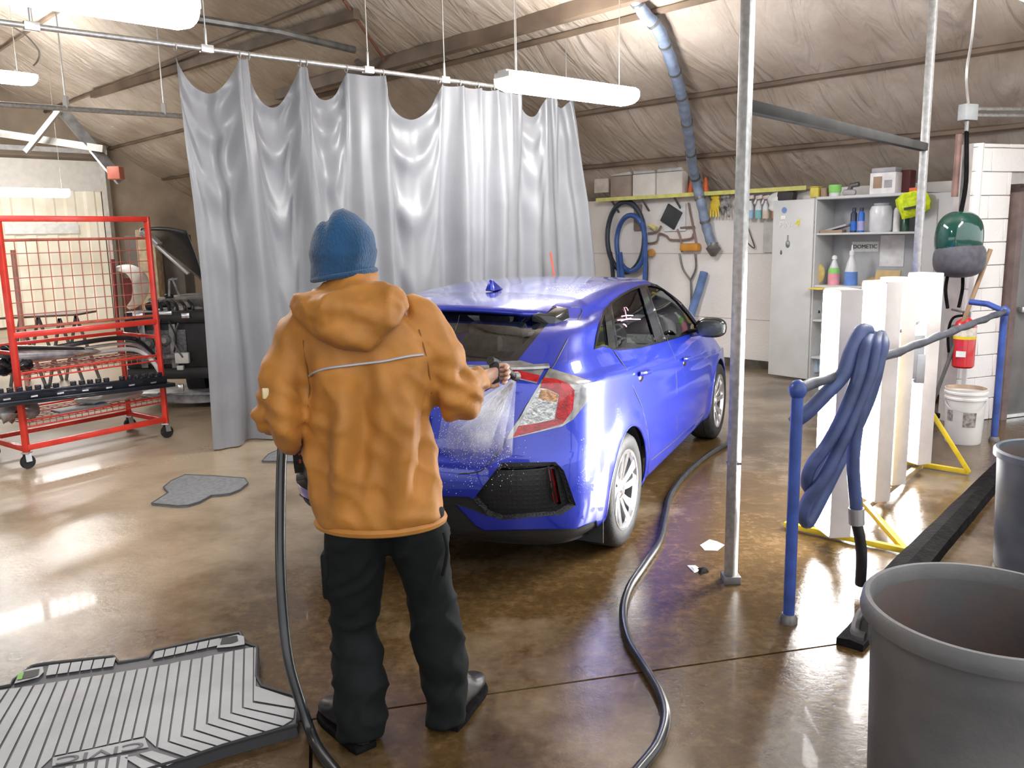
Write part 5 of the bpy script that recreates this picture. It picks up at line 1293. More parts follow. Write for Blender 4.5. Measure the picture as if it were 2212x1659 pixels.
q = MB(); q.tube(spline([wallp(1521, 588, .10), wallp(1512, 620, .10), wallp(1500, 655, .12), wallp(1490, 690, .16)], 5), .055, 10); tag(q.build('hose_end', mat('hose_mid_blue', (.13, .22, .46), .5, vary=.2), smooth=True), 'blue hose end hanging low on the wall behind the car', 'hose')
# ---- coiled air hoses
M_hb = mat('air_hose_blue', (.04, .10, .32), .4, vary=.2); M_hd = mat('air_hose_dark', (.03, .04, .06), .45, vary=.3)
def coil(cx_, cy_, rx, ry, m, label, off, tails):
    pts_ = [wallp(cx_ + rx * math.cos(a_), cy_ + ry * math.sin(a_), off + .02 * math.sin(3 * a_)) for a_ in [2 * math.pi * k / 20 for k in range(20)]]
    th = thing('coiled_hose', label, 'hose', tuple(pts_[5])); q = MB(); q.tube(spline(pts_ + [pts_[0]], 4), .036, 10); q.build('hose_coil', m, th, smooth=True)
    for t in tails:
        q = MB(); q.tube(spline([wallp(x, y, off + .05) for x, y in t], 6), .03, 8); q.build('hose_tail', m, th, smooth=True)
coil(1352, 512, 40, 76, M_hd, 'large dark air hose coil hooked on the wall beside the curtain', .08, [[(1318, 545), (1323, 580), (1326, 640)], [(1391, 520), (1396, 570), (1394, 640)]])
coil(1363, 525, 31, 60, M_hb, 'smaller blue air hose coil inside the dark coil', .17, [[(1388, 480), (1394, 530), (1391, 640)], [(1334, 550), (1337, 590), (1338, 640)], [(1340, 545), (1344, 590), (1346, 640)]])
q = MB(); q.box(wallp(1378, 470, .03), (.12, .05, .36), RW); tag(q.build('hose_hook_board', mat('hook_board', (.28, .22, .18), .7), bevel=.01), 'dark hook board behind the coiled air hoses', 'board')
# ---- tools on the wall
q = MB(); q.box(wallp(1450, 468, .05), (.26, .03, .26), RW @ Matrix.Rotation(math.radians(30), 3, 'Y')); tag(q.build('black_board', mat('panel_black', (.04, .045, .05), .5), bevel=.006), 'tilted square black board hung on the wall', 'board')
q = MB(); q.box(wallp(1458, 470, .025), (.34, .02, .36), RW); tag(q.build('notice_sheet', mat('notice_white', (.76, .78, .80), .6)), 'pale notice sheet behind the tilted black board', 'sheet')
q = MB(); q.box(wallp(1491, 534, .08), (.28, .10, .10), RW); tag(q.build('pump_block', mat('pump_orange', (.62, .28, .04), .5), bevel=.02), 'orange pump block on the wall above the forked cable', 'pump')
q = MB(); q.lathe([(.05, -.04), (.055, 0), (.03, .05)], wallp(1408, 546, .06), 14, RW @ Matrix.Rotation(-math.pi / 2, 3, 'X')); tag(q.build('orange_valve', mat('knob_orange', (.62, .30, .08), .5), smooth=True), 'orange wall valve right of the coiled hoses', 'valve')
def wire_thing(name, label, cat, lines, r, m, off=.05):
    th = thing(name, label, cat, tuple(wallp(*lines[0][0], off)))
    for l in lines:
        q = MB(); q.tube(spline([wallp(x, y, off) for x, y in l], 5), r, 7); q.build('pipe_run' if cat == 'pipe' else 'cable_run', m, th, smooth=True)
    return th
wire_thing('forked_cable', 'dark cable forking into a Y below the orange pump', 'cable', [[(1468, 548), (1475, 580), (1492, 605)], [(1502, 548), (1503, 580), (1492, 605)], [(1492, 605), (1493, 640), (1492, 670)]], .013, M_steel)
wire_thing('wall_pipework', 'thin brown pipework around the tilted black board', 'pipe', [[(1487, 438), (1495, 480), (1505, 532)], [(1463, 495), (1470, 515), (1473, 545)], [(1470, 492), (1500, 490)], [(1400, 504), (1420, 500), (1428, 488)], [(1398, 526), (1418, 522), (1424, 505), (1440, 510), (1450, 518), (1490, 516), (1498, 505)]], .014, mat('pipe_brown2', (.26, .18, .15), .55))
wire_thing('wire_hook', 'thin bent wire hook on the wall right of the pole', 'hook', [[(1600, 508), (1604, 492), (1614, 490), (1622, 510), (1630, 535), (1620, 530), (1612, 520)]], .008, M_steel)
q = MB(); q.tube([wallp(1404, 486, .06), wallp(1416, 494, .06)], .035, 8); tag(q.build('yellow_tag', mat('tag_yellow', (.80, .70, .30), .6)), 'pale yellow tag on the wall pipework', 'tag')
q = MB(); q.prism([(-.12, -.2), (.12, -.2), (.12, .2), (-.12, .2)], .004, wallp(1668, 510, .02), EX, UP); tag(q.build('wall_paper', M_ctg), 'pale paper pinned on the wall beside the cabinet door', 'paper')
# gloves
M_gl = mat('glove_yellow', (.80, .58, .06), .6)
def glove(px, label, m):
    th = thing('work_glove', label, 'glove', tuple(wallp(px, 465, .12)))
    q = MB(); q.ell(wallp(px, 442, .12), (.07, .03, .10), 14, 8, RW @ Matrix.Rotation(.3, 3, 'Y')); q.build('palm', m, th, smooth=True)
    for k in range(4):
        a_ = wallp(px - 8 + k * 5, 450, .12); q = MB(); q.tube([a_, a_ - UP * .11 + EX * .01 * (k - 1)], [.018, .012], 7); q.build('finger', m, th, smooth=True)
    q = MB(); q.tube([wallp(px + 8, 436, .12), wallp(px + 14, 448, .13)], [.018, .013], 7); q.build('thumb', m, th, smooth=True)
    q = MB(); q.box(wallp(px + 2, 424, .12), (.12, .05, .07), RW); q.build('cuff', m, th, bevel=.015)
glove(1544, 'yellow work glove hanging below the wall shelf', M_gl)
glove(1565, 'black and white work glove hanging beside the yellow glove', mat('glove_black', (.05, .05, .05), .6, col2=(.5, .5, .5), vscale=14))
# spray bottles on the rail
for px, lb, m in ((1604, 'trigger spray bottle with amber liquid on the wall rail', mat('liquid_amber', (.80, .52, .25), .4)), (1620, 'trigger spray bottle with pale blue liquid on the wall rail', mat('liquid_paleblue', (.40, .58, .80), .4)), (1638, 'trigger spray bottle with teal liquid on the wall rail', mat('liquid_teal', (.25, .58, .60), .4)), (1654, 'trigger spray bottle with cream liquid on the wall rail', mat('liquid_cream', (.80, .72, .58), .4)), (1675, 'trigger spray bottle with orange-red liquid on the wall rail', mat('liquid_orange', (.80, .34, .22), .4))):
    b0 = wallp(px, 472, .12); zt0 = wallp(px, 420, .12).z; h = zt0 - b0.z; th = thing('trigger_bottle', lb, 'bottle', tuple(b0), 0, 'trigger bottles on the wall rail')
    q = MB(); q.lathe([(.038, 0), (.042, .01), (.042, h * .35)], b0, 16); q.build('liquid_body', m, th, smooth=True)
    q = MB(); q.lathe([(.042, h * .35), (.040, h * .5), (.018, h * .68), (.016, h * .74)], b0, 16); q.build('clear_neck', M_clr, th, smooth=True)
    q = MB(); q.bar(b0 + UP * h * .86 - EX * .04, b0 + UP * h * .9 + EX * .05, .035, .05); q.build('trigger_head', mat('trigger_maroon', (.35, .08, .09), .5, col2=(.8, .78, .76), vscale=9), th, bevel=.008)
    q = MB(); q.bar(b0 + UP * h * .84 - EX * .03, b0 + UP * h * .62 - EX * .055, .014, .02); q.build('trigger', M_lw, th)
q = MB(); q.tube([wallp(1592, 428, .10), wallp(1690, 420, .10)], .010, 6); tag(q.build('bottle_rail', M_steel), 'thin wall rail holding the trigger bottles', 'rail')
q = MB(); c = wallp(1676, 436, .16); q.ell(c, (.10, .05, .12), 16, 10, RW); o = q.build('white_rag', M_lw, smooth=True)
for v in o.data.vertices: v.co += v.normal * .04 * mnoise.noise(v.co * 14)
tag(o, 'crumpled white rag hung over the last trigger bottle', 'rag')
q = MB(); q.box(wallp(1700, 425, .15), (.22, .12, .14), RW @ Matrix.Rotation(.15, 3, 'Y')); tag(q.build('dark_brush', mat('brush_dark', (.05, .045, .05), .7), bevel=.03), 'dark brush head resting on top of the left cabinet door', 'brush')
# ================================================================== left side: red rack, wrecked car, far things
M_redf = mat('rack_red', (.70, .042, .026), .4, vary=.12, vscale=10, coat=.3)
M_mesh = mat('mesh_rust_red', (.42, .10, .06), .5, vary=.25, vscale=12)
FL, FRr = atz(62, 1012), atz(362, 945); FL.z = FRr.z = 0
rx = (FRr - FL).normalized(); ry = Vector((-rx.y, rx.x, 0)); RWid = (FRr - FL).length; RDp = .62; RH_ = 1.97
rack = thing('parts_rack', 'red tubular parts rack on castors with wire mesh back', 'rack', tuple(FL))
def rk_(a_, b_, z): return FL + rx * a_ + ry * b_ + UP * z
def rbar(name, a_, b_, w=.042, m=M_redf, par=rack):
    q = MB(); q.bar(a_, b_, w, w); return q.build(name, m, par, bevel=.004)
zc0 = .13
for a_ in (0, RWid):
    rbar('front_post', rk_(a_, 0, zc0), rk_(a_ * 1.0, 0, RH_))
    rbar('rear_post', rk_(a_, RDp, zc0), rk_(a_, RDp, .95), .036)
    rbar('side_rail', rk_(a_, 0, zc0 + .03), rk_(a_, RDp, zc0 + .03)); rbar('side_rail', rk_(a_, 0, .92), rk_(a_, RDp, .92), .03)
for z in (RH_ - .02, 1.06, .17): rbar('cross_rail', rk_(0, 0, z), rk_(RWid, 0, z), .045)
rbar('cross_rail', rk_(0, RDp, .17), rk_(RWid, RDp, .17), .036); rbar('cross_rail', rk_(0, RDp, .93), rk_(RWid, RDp, .93), .03)
def wires(name, o, ex, ey, w, h, nx, ny, r=.0035, m=M_mesh):
    th = None; q = MB()
    for k in range(nx + 1): q.tube([o + ex * (w * k / nx), o + ex * (w * k / nx) + ey * h], r, 5)
    par = q.build(name, m, rack, smooth=True); par['kind'] = 'stuff'
    q = MB()
    for k in range(ny + 1): q.tube([o + ey * (h * k / ny), o + ey * (h * k / ny) + ex * w], r, 5)
    c = q.build(name, m, rack, smooth=True); c['kind'] = 'stuff'
wires('back_mesh', rk_(.02, .01, 1.12), rx, UP, RWid - .04, .66, 14, 7)
rbar('mesh_frame', rk_(.0, .01, 1.79), rk_(RWid, .01, 1.79), .018, M_mesh); rbar('mesh_frame', rk_(0, .01, 1.11), rk_(RWid, .01, 1.11), .018, M_mesh)
for z in (.36, .74):
    wires('shelf_mesh', rk_(.02, .02, z), rx, ry, RWid - .04, RDp - .04, 16, 8)
    for b_ in (.01, RDp - .01):
        rbar('shelf_rail', rk_(0, b_, z + .02), rk_(RWid, b_, z + .02), .016); rbar('shelf_rail', rk_(0, b_, z - .03), rk_(RWid, b_, z - .03), .012)
    for k in range(24):
        rbar('shelf_lip_wire', rk_(RWid * k / 23, .01, z - .03), rk_(RWid * k / 23, .01, z + .02), .006, M_mesh)
for a_ in (0, RWid):
    for b_ in (0, RDp):
        c = rk_(a_, b_, 0); q = MB(); q.lathe([(.018, -.02), (.052, -.02), (.056, -.008), (.056, .008), (.052, .02), (.018, .02)], c + UP * .056, 20, Matrix((rx, UP, ry)).transposed() @ Matrix.Rotation(math.pi / 2, 3, 'Z') @ Matrix.Rotation(0, 3, 'X')); cw = q.build('castor', M_tyre, rack, smooth=True)
        q = MB(); q.bar(c + UP * .06 + ry * .03, c + UP * .13 + ry * .02, .045, .006); q.bar(c + UP * .06 - ry * .03, c + UP * .13 - ry * .02, .045, .006); q.box(c + UP * .13, (.06, .06, .012)); q.build('castor_fork', mat('zinc', (.7, .7, .7), .3, .8), cw)
# parts lying on the rack
M_bp = mat('bumper_black', (.014, .016, .022), .22, vary=.3, vscale=10, coat=.5)
def onrack(px, py, b_): return atplane(px, py, FL + ry * b_, ry)
A0, A1 = onrack(-30, 868, -.12), onrack(372, 822, -.12)
gr = thing('bumper_grille', 'long black bumper grille with square teeth lying across the red rack', 'car part', tuple(A0))
n = 24
def gbeam(name, f0, f1, dz0, dz1, dep, par=gr, off=0.0):
    q = MB(); a_, b_ = A0 + (A1 - A0) * f0, A0 + (A1 - A0) * f1
    vs = []
    for p in (a_, b_):
        for z in (dz0, dz1):
            for y in (off, off + dep): vs.append(p + UP * z + ry * y)
    q.add(vs, [(0, 1, 3, 2), (4, 6, 7, 5), (0, 4, 5, 1), (2, 3, 7, 6), (0, 2, 6, 4), (1, 5, 7, 3)]); return q.build(name, M_bp, par, bevel=.006)
gbeam('lower_lip', 0, 1, -.05, -.015, .16, off=-.05); gbeam('face', .02, .97, -.015, .05, .05)
gbeam('rear_flange', 0.02, .97, .0, .02, .20, off=.04)
for k in range(20):
    f = .06 + .9 * k / 20
    if k not in (7, 13): gbeam('tooth', f, f + .028, .05, .085, .03)
for k in range(7):
    f = .08 + .13 * k; q = MB(); q.box(A0 + (A1 - A0) * f + UP * .01 - ry * .055, (.05, .01, .012), Matrix((rx, ry, UP)).transposed()); q.build('chrome_clip', M_alloy, gr)
# headlight unit on the middle shelf
H0, H1 = onrack(28, 790, .12), onrack(228, 775, .12)
hd = thing('headlight_unit', 'loose chrome headlight unit with an amber corner on the red rack', 'car part', tuple(H0))
def hpt(u_, v_):
    f = u_; c = H0 + (H1 - H0) * f; hgt = .13 * (1 - f) ** .6 + .025; dep = .22 * (1 - .5 * f); a_ = math.pi * 2 * v_
    return c + UP * (hgt * .5 * math.sin(a_) + .075 - .015 * f) + ry * (dep * .5 * math.cos(a_) + .12)
q = MB(); q.grid(hpt, 20, 22); q.build('lens_body', mat('headlight_lens', (.55, .56, .58), .10, .6, vary=.5, vscale=9, coat=1), hd, smooth='all')
q = MB(); q.grid(lambda u_, v_: hpt(.02 + u_ * .8, .06 + v_ * .36) + UP * .006, 12, 8); q.build('black_housing', M_bp, hd, smooth='all', solid=.004)
q = MB(); q.grid(lambda u_, v_: hpt(.70 + u_ * .26, .55 + v_ * .33) * 1.0 - ry * .006, 10, 8); q.build('amber_lens', M_amber, hd, smooth='all', solid=.004)
# black window frame piece and chrome strip
F0 = [onrack(40, 770, .35), onrack(150, 745, .35), onrack(272, 730, .35), onrack(318, 752, .3), onrack(345, 790, .25)]
tr = thing('trim_frame', 'long curved black and chrome trim piece on the middle rack shelf', 'car part', tuple(F0[0]))
q = MB(); q.tube(spline(F0, 6), .022, 8); q.build('black_trim', M_bp, tr, smooth=True)
q = MB(); q.tube(spline([p - UP * .05 - ry * .02 for p in F0], 6), .015, 8); q.build('chrome_trim', M_alloy, tr, smooth=True)
q = MB(); q.tube(spline([p - UP * .10 - ry * .03 for p in F0[1:]], 6), .02, 8); q.build('white_trim', M_white, tr, smooth=True)
# bag and grey panel on the lower shelf
c = onrack(240, 880, .25); c.z = .42
q = MB(); q.ell(c, (.30, .18, .045), 26, 12, Matrix((rx, ry, UP)).transposed()); o = q.build('plastic_bag', mat('bag_white', (.82, .82, .80), .3, bump=.3, bscale=20), smooth=True)
for v in o.data.vertices: v.co += v.normal * .03 * mnoise.noise(v.co * 11)
tag(o, 'crumpled white plastic bag on the lowest rack shelf', 'bag')
c = onrack(175, 888, .15); c.z = .385; q = MB(); q.box(c, (.42, .16, .02), Matrix((rx, ry, UP)).transposed()); tag(q.build('grey_panel', mat('panel_grey', (.30, .32, .34), .5), bevel=.008), 'flat grey panel beside the white bag on the rack', 'panel')
c = onrack(195, 905, .10); c.z = .35
# parts at the left end
th = thing('bumper_scrap', 'crumpled silver and black bumper scrap piled at the rack end', 'car part', tuple(rk_(0, .30, .37)))
c = rk_(.02, .30, .80); q = MB(); q.ell(c, (.20, .16, .05), 28, 16); o = q.build('dark_piece', M_bp, th, smooth=True)
for v in o.data.vertices: v.co += v.normal * .07 * mnoise.noise(v.co * 13)
c2 = rk_(.0, .30, .43); q = MB(); q.ell(c2, (.22, .18, .06), 28, 16); o = q.build('silver_piece', mat('scrap_silver', (.45, .46, .48), .4, .4, vary=.4, vscale=10), th, smooth=True)
for v in o.data.vertices: v.co += v.normal * .09 * mnoise.noise(v.co * 12)

# ---- the car under repair behind the curtain, bonnet up
WC = atz(402, 892); WC.z = 0
wy = math.radians(-62)                                   # it points away to the left of the view
wc = thing('stripped_car', 'stripped dark car with raised bonnet and bare engine bay', 'car', tuple(WC), 0)
M_wreck = mat('wreck_black', (.018, .019, .02), .4, vary=.4, vscale=7); M_wgrey = mat('wreck_grey', (.28, .28, .29), .4, .4, vary=.4, vscale=9); M_wpaint = mat('wreck_paint', (.05, .052, .055), .25, coat=.6)
YD = WC.y + .35
def wp(px, py, dy=0.0): return aty(px, py, YD + dy)
def wbox(name, px0, py0, px1, py1, dy, dep, m, bevel=.02, par=wc):
    a_, b_ = wp(px0, py1, dy), wp(px1, py0, dy); q = MB(); q.box(((a_.x + b_.x) / 2, YD + dy + dep / 2, (a_.z + b_.z) / 2), (b_.x - a_.x, dep, b_.z - a_.z)); return q.build(name, m, par, bevel=bevel)
wbox('radiator_support', 275, 690, 560, 800, 0, .16, M_wreck); wbox('front_cover', 268, 668, 560, 702, -.05, .25, M_wreck, .03)
wbox('lower_beam', 275, 790, 560, 822, -.03, .14, M_wreck, .025); wbox('undertray', 300, 845, 560, 862, -.05, .5, M_wgrey, .01)
wbox('engine_block', 330, 640, 560, 690, .25, .6, mat('engine_grey', (.16, .155, .15), .5, .3, vary=.5, vscale=8), .05)
for k in range(14):
    p = wp(330 + rng.uniform(0, 95), 640 + rng.uniform(0, 40), .1 + rng.uniform(0, .3)); q = MB(); r = rng.uniform(.03, .075)
    q.ell(p, (r * 1.3, r, r * .8), 12, 8, e=.7); q.build('engine_part', [M_wreck, M_wgrey, mat('engine_tan', (.38, .33, .28), .5, vary=.3)][k % 3], wc, smooth=True)
for k in range(5):
    a_ = wp(335 + 18 * k, 650, .1); b_ = wp(350 + 16 * k, 690, .05); q = MB(); q.tube(spline([a_, (a_ + b_) / 2 + Vector((.05, -.05, .04)), b_], 5), .016, 8); q.build('engine_hose', M_wreck, wc, smooth=True)
q = MB(); q.tube(spline([wp(318, 668, .5), wp(345, 655, .5), wp(380, 645, .55), wp(430, 640, .6), wp(520, 640, .7)], 6), .05, 8, squash=.5); q.build('wing_edge', M_wgrey, wc, smooth=True)
wb_ = [wp(378, 760, -.06), wp(410, 785, -.06)]
wbox('white_bracket', 378, 762, 406, 786, -.06, .06, M_white, .012); wbox('white_bracket', 382, 790, 395, 800, -.05, .05, M_white, .008); wbox('lamp_mount', 350, 766, 378, 776, -.05, .05, M_wgrey, .01)
q = MB(); q.tube(spline([wp(340, 856, -.1), wp(380, 862, -.1), wp(440, 862, -.1), wp(560, 850, -.1)], 5), .05, 8, squash=.5); q.build('splash_lip', M_wgrey, wc, smooth=True)
# radiator core, braces, horns and wiring on the bare nose
wbox('radiator_core', 300, 712, 400, 788, -.012, .03, mat('radiator_fins', (.13, .13, .135), .45, .5, vary=.4, vscale=60), .004)
for px in (306, 338, 372): wbox('support_brace', px, 700, px + 5, 795, -.03, .02, M_wgrey, .004)
for px, py in ((322, 742), (356, 735)):
    q = MB(); q.lathe([(.045, -.02), (.055, 0), (.03, .03)], wp(px, py, -.05), 16, Matrix.Rotation(math.pi / 2, 3, 'X')); q.build('horn', M_wgrey, wc, smooth=True)
for k in range(6):
    a_ = wp(285 + 20 * k, 690 + 4 * (k % 3), -.06); b_ = wp(300 + 19 * k, 760 + 12 * (k % 2), -.06); q = MB(); q.tube(spline([a_, (a_ + b_) / 2 + Vector((.06 * (-1) ** k, -.04, 0)), b_], 5), .009, 6); q.build('wiring', [M_wreck, M_wgrey][k % 2], wc, smooth=True)
for px, py, w_, h_ in ((286, 676, 22, 10), (340, 672, 30, 9), (392, 676, 16, 12), (385, 830, 10, 16), (352, 828, 14, 8)): wbox('shiny_clip', px, py, px + w_, py + h_, -.09, .03, M_alloy, .006)
# body behind the curtain, with wheels so it stands on the floor
wbox('body_side', 410, 640, 620, 850, .3, 1.4, M_wpaint, .08)
c = wp(412, 860, .25); c.z = .31; q = MB(); q.lathe([(.18, -.10), (.29, -.10), (.31, -.07), (.31, .07), (.29, .10), (.18, .10)], c + Vector((.10, .2, 0)), 28, Matrix.Rotation(math.pi / 2, 3, 'Y')); q.build('tyre', M_tyre, wc, smooth=True)
c = c + Vector((.1, 1.6, 0)); q = MB(); q.lathe([(.18, -.10), (.29, -.10), (.31, -.07), (.31, .07), (.29, .10), (.18, .10)], c, 28, Matrix.Rotation(math.pi / 2, 3, 'Y')); q.build('tyre', M_tyre, wc, smooth=True)
# bonnet
hb0, hb1, hb2 = wp(304, 496, .15), wp(400, 500, .35), wp(470, 640, .9)
def bonnet(u_, v_):
    a_ = wp(303 + 100 * u_ + 40 * u_ * v_, 494 + 4 * u_ - 6 * math.sin(math.pi * u_) + 105 * v_ * (0.10 + .95 * u_), .15 + .4 * v_ + .2 * u_); return a_ + UP * (.03 * math.sin(math.pi * v_))
q = MB(); q.grid(bonnet, 18, 12); q.build('bonnet', M_wpaint, wc, smooth='all', solid=.03)
q = MB(); q.bar(wp(306, 500, .10), wp(408, 592, .15), .09, .03); q.bar(wp(312, 498, .10), wp(345, 528, .1), .14, .03); q.build('bonnet_frame', mat('bonnet_inner', (.55, .56, .58), .4, .3), wc, bevel=.008)
q = MB(); q.bar(wp(372, 600, .3), wp(388, 640, .3), .02); q.bar(wp(366, 604, .3), wp(366, 640, .3), .02); q.bar(wp(366, 604, .3), wp(384, 602, .3), .02); q.build('bonnet_stay', M_wgrey, wc)

# ---- pale curved wing liner on a red post, trestle, far clutter
YF = 13.5
th = thing('wheel_liner', 'pale crescent wheel arch liner propped on a red stand', 'car part', tuple(Vector((aty(285, 690, YF).x, YF, 0))))
pts_ = spline([aty(252, 580, YF), aty(280, 582, YF), aty(300, 600, YF), aty(304, 625, YF), aty(296, 650, YF), aty(278, 666, YF)], 6)
q = MB(); q.tube(pts_, [.05 + .09 * math.sin(math.pi * k / (len(pts_) - 1)) for k in range(len(pts_))], 8, squash=.5); q.build('liner_shell', mat('liner_pale', (.78, .74, .70), .5, vary=.15), th, smooth=True)
q = MB(); g = aty(285, 690, YF); q.bar(aty(278, 600, YF + .15), Vector((g.x, YF + .15, 0)), .30, .08); q.build('stand_back', mat('stand_maroon', (.22, .04, .04), .5), th)
q = MB(); q.bar(aty(243, 560, YF - .05), Vector((aty(252, 690, YF - .05).x, YF - .05, 0)), .05); q.build('stand_post', mat('stand_maroon', (.22, .04, .04), .5), th)
YT = 10.6
tt = thing('trestle_table', 'brown board on thin folding trestle legs behind the red rack', 'table', tuple(Vector((aty(105, 800, YT).x, YT, 0))))
a_, b_ = aty(25, 684, YT), aty(188, 676, YT); q = MB(); q.bar(a_, b_, .5, .025); q.build('table_top', mat('board_brown', (.25, .14, .10), .6, vary=.3), tt)
zt_t = a_.z - .02
for x in (a_.x + .22, b_.x - .25):
    for s_ in (-1, 1):
        for y_ in (-.2, .2):
            q = MB(); q.bar(Vector((x, YT + y_, zt_t)), Vector((x + .22 * s_, YT + y_, 0)), .03); q.build('leg', M_steel, tt)
    for y_ in (-.2, .2):
        q = MB(); q.bar(Vector((x - .11, YT + y_, zt_t / 2)), Vector((x + .11, YT + y_, zt_t / 2)), .02); q.build('leg_brace', M_steel, tt)
q = MB(); a_ = aty(62, 505, 12.5); bt = aty(78, 820, 12.5); q.tube([aty(28, 540, 9.4), aty(46, 700, 9.4), Vector((aty(62, 860, 9.4).x, 9.4, 0))], .028, 8); o = q.build('pink_pole', mat('pole_pink', (.72, .36, .30), .5), smooth=True); tag(o, 'slim pink pole standing behind the red rack', 'pole')
YS = 16.5
c = aty(350, 600, YS); q = MB(); q.box((c.x, YS, .95), (1.1, .5, 1.9)); tag(q.build('dark_locker', mat('locker_dark', (.10, .085, .075), .7, vary=.3, vscale=2), bevel=.02), 'dark locker standing far back by the curtain edge', 'locker')
c = aty(326, 575, YS - .5); q = MB(); q.box((c.x, YS - .5, 1.0), (.35, .3, 2.0)); tag(q.build('wood_plank', mat('plank_tan', (.40, .31, .20), .7, vary=.2), bevel=.01), 'tan plank leaning on the dark locker', 'plank')
# ================================================================== the worker
def evalmesh(o):
    dg = bpy.context.evaluated_depsgraph_get(); dg.update(); me = bpy.data.meshes.new_from_object(o.evaluated_get(dg)); return me
def remesh(mb, voxel, smooth_it=4):
    me = bpy.data.meshes.new('tmp'); me.from_pydata(mb.v, [], mb.f); me.update()
    b = bmesh.new(); b.from_mesh(me); bmesh.ops.remove_doubles(b, verts=b.verts, dist=1e-5); bmesh.ops.recalc_face_normals(b, faces=b.faces); b.to_mesh(me); b.free()
    o = bpy.data.objects.new('tmp', me); COL.objects.link(o); m = o.modifiers.new('r', 'REMESH'); m.mode = 'VOXEL'; m.voxel_size = voxel
    out = evalmesh(o); bpy.data.objects.remove(o)
    b = bmesh.new(); b.from_mesh(out)
    for _ in range(smooth_it): bmesh.ops.smooth_vert(b, verts=b.verts, factor=.5, use_axis_x=True, use_axis_y=True, use_axis_z=True)
    b.to_mesh(out); b.free(); return out
def finish(me, name, material, parent, disp=None):
    me.name = name
    if disp:
        n = len(me.vertices); co = [v.co.copy() for v in me.vertices]; no = [v.normal.copy() for v in me.vertices]
        for i in range(n): me.vertices[i].co = co[i] + no[i] * disp(co[i], no[i])
    inv = MW(parent).inverted() if parent else Matrix()
    me.transform(inv); me.materials.clear(); me.materials.append(material)
    for p in me.polygons: p.use_smooth = True
    me.update(); o = bpy.data.objects.new(name, me); COL.objects.link(o)
    if parent: o.parent = parent
    return o
M_skin = mat('skin', (.55, .33, .24), .5, vary=.06, subs=.1)
M_jack = mat('jacket_canvas', (.43, .172, .024), .62, vary=.14, vscale=9, bump=.10, bscale=260, sheen=.08)
M_jackd = mat('jacket_lining', (.20, .085, .02), .7, vary=.1)
M_pant = mat('trousers_black', (.0065, .0082, .0082), .8, vary=.25, vscale=6, bump=.1, bscale=200, spec=.2)
M_bean = mat('beanie_blue', (.010, .068, .165), .9, vary=.18, vscale=14, bump=.5, bscale=170, stretch=(1, 1, .35), sheen=.3)
M_boot = mat('boot_black', (.018, .018, .02), .32, vary=.3, vscale=14)
Y0 = 2.76
PB = Vector(((atz(785, 1610).x + atz(972, 1570).x) / 2, 2.66, 0))
sk = dict(pelvis=aty(826, 1085, 2.74), spine=aty(802, 930, 2.75), chest=aty(778, 770, 2.77), neck=aty(756, 640, 2.78), headb=aty(748, 595, 2.79), head=aty(742, 545, 2.81), crown=aty(740, 490, 2.81),
          lsh=aty(668, 712, 2.78), lel=aty(606, 890, 2.70), lwr=aty(616, 915, 2.90), rsh=aty(902, 695, 2.80), rel=aty(985, 838, 2.82), rwr=aty(1040, 818, 3.05),
          lhip=aty(768, 1110, 2.74), lknee=aty(766, 1345, 2.76), lank=aty(772, 1560, 2.68), rhip=aty(888, 1100, 2.75), rknee=aty(936, 1325, 2.80), rank=aty(966, 1525, 2.78))
lheel, ltoe = atz(786, 1618), atz(704, 1540); rheel, rtoe = atz(972, 1572), atz(1022, 1500)
lheel.z = ltoe.z = rheel.z = rtoe.z = 0
def hand_chain(wr, aim, side, up_):
    """palm and five fingers curled round a grip; returns verts, edges, radii relative to a wrist index 0"""
    aim = aim.normalized(); side = side.normalized(); up_ = up_.normalized()
    V = [(wr + aim * .045, .026), (wr + aim * .085, .027)]; E = [(-1, 0), (0, 1)]
    for k, (off, l) in enumerate(((-.030, .072), (-.010, .080), (.010, .076), (.030, .062))):
        b0 = wr + aim * .098 + side * off
        p = [b0, b0 + (aim * .72 + up_ * -.7).normalized() * l * .42, b0 + aim * l * .28 + up_ * (-l * .72), b0 + aim * -.012 + up_ * (-l * .82)]
        i0 = len(V)
        for q in p: V.append((q, .0088))
        E += [(1, i0), (i0, i0 + 1), (i0 + 1, i0 + 2), (i0 + 2, i0 + 3)]
    tb = wr + aim * .045 - side * .034; i0 = len(V)
    for q in (tb, tb + aim * .028 - side * .016 - up_ * .018, tb + aim * .052 - side * .004 - up_ * .036): V.append((q, .0105))
    E += [(0, i0), (i0, i0 + 1), (i0 + 1, i0 + 2)]
    return V, E
names = list(sk); V = [sk[n_] for n_ in names]; ix = {n_: i for i, n_ in enumerate(names)}
rad = dict(pelvis=.13, spine=.115, chest=.125, neck=.058, headb=.062, head=.088, crown=.07, lsh=.058, lel=.040, lwr=.028, rsh=.058, rel=.040, rwr=.028, lhip=.085, lknee=.058, lank=.042, rhip=.085, rknee=.058, rank=.042)
Rr = [rad[n_] for n_ in names]
Ed = [(ix[a_], ix[b_]) for a_, b_ in (('pelvis', 'spine'), ('spine', 'chest'), ('chest', 'neck'), ('neck', 'headb'), ('headb', 'head'), ('head', 'crown'), ('chest', 'lsh'), ('lsh', 'lel'), ('lel', 'lwr'), ('chest', 'rsh'), ('rsh', 'rel'), ('rel', 'rwr'), ('pelvis', 'lhip'), ('lhip', 'lknee'), ('lknee', 'lank'), ('pelvis', 'rhip'), ('rhip', 'rknee'), ('rknee', 'rank'))]
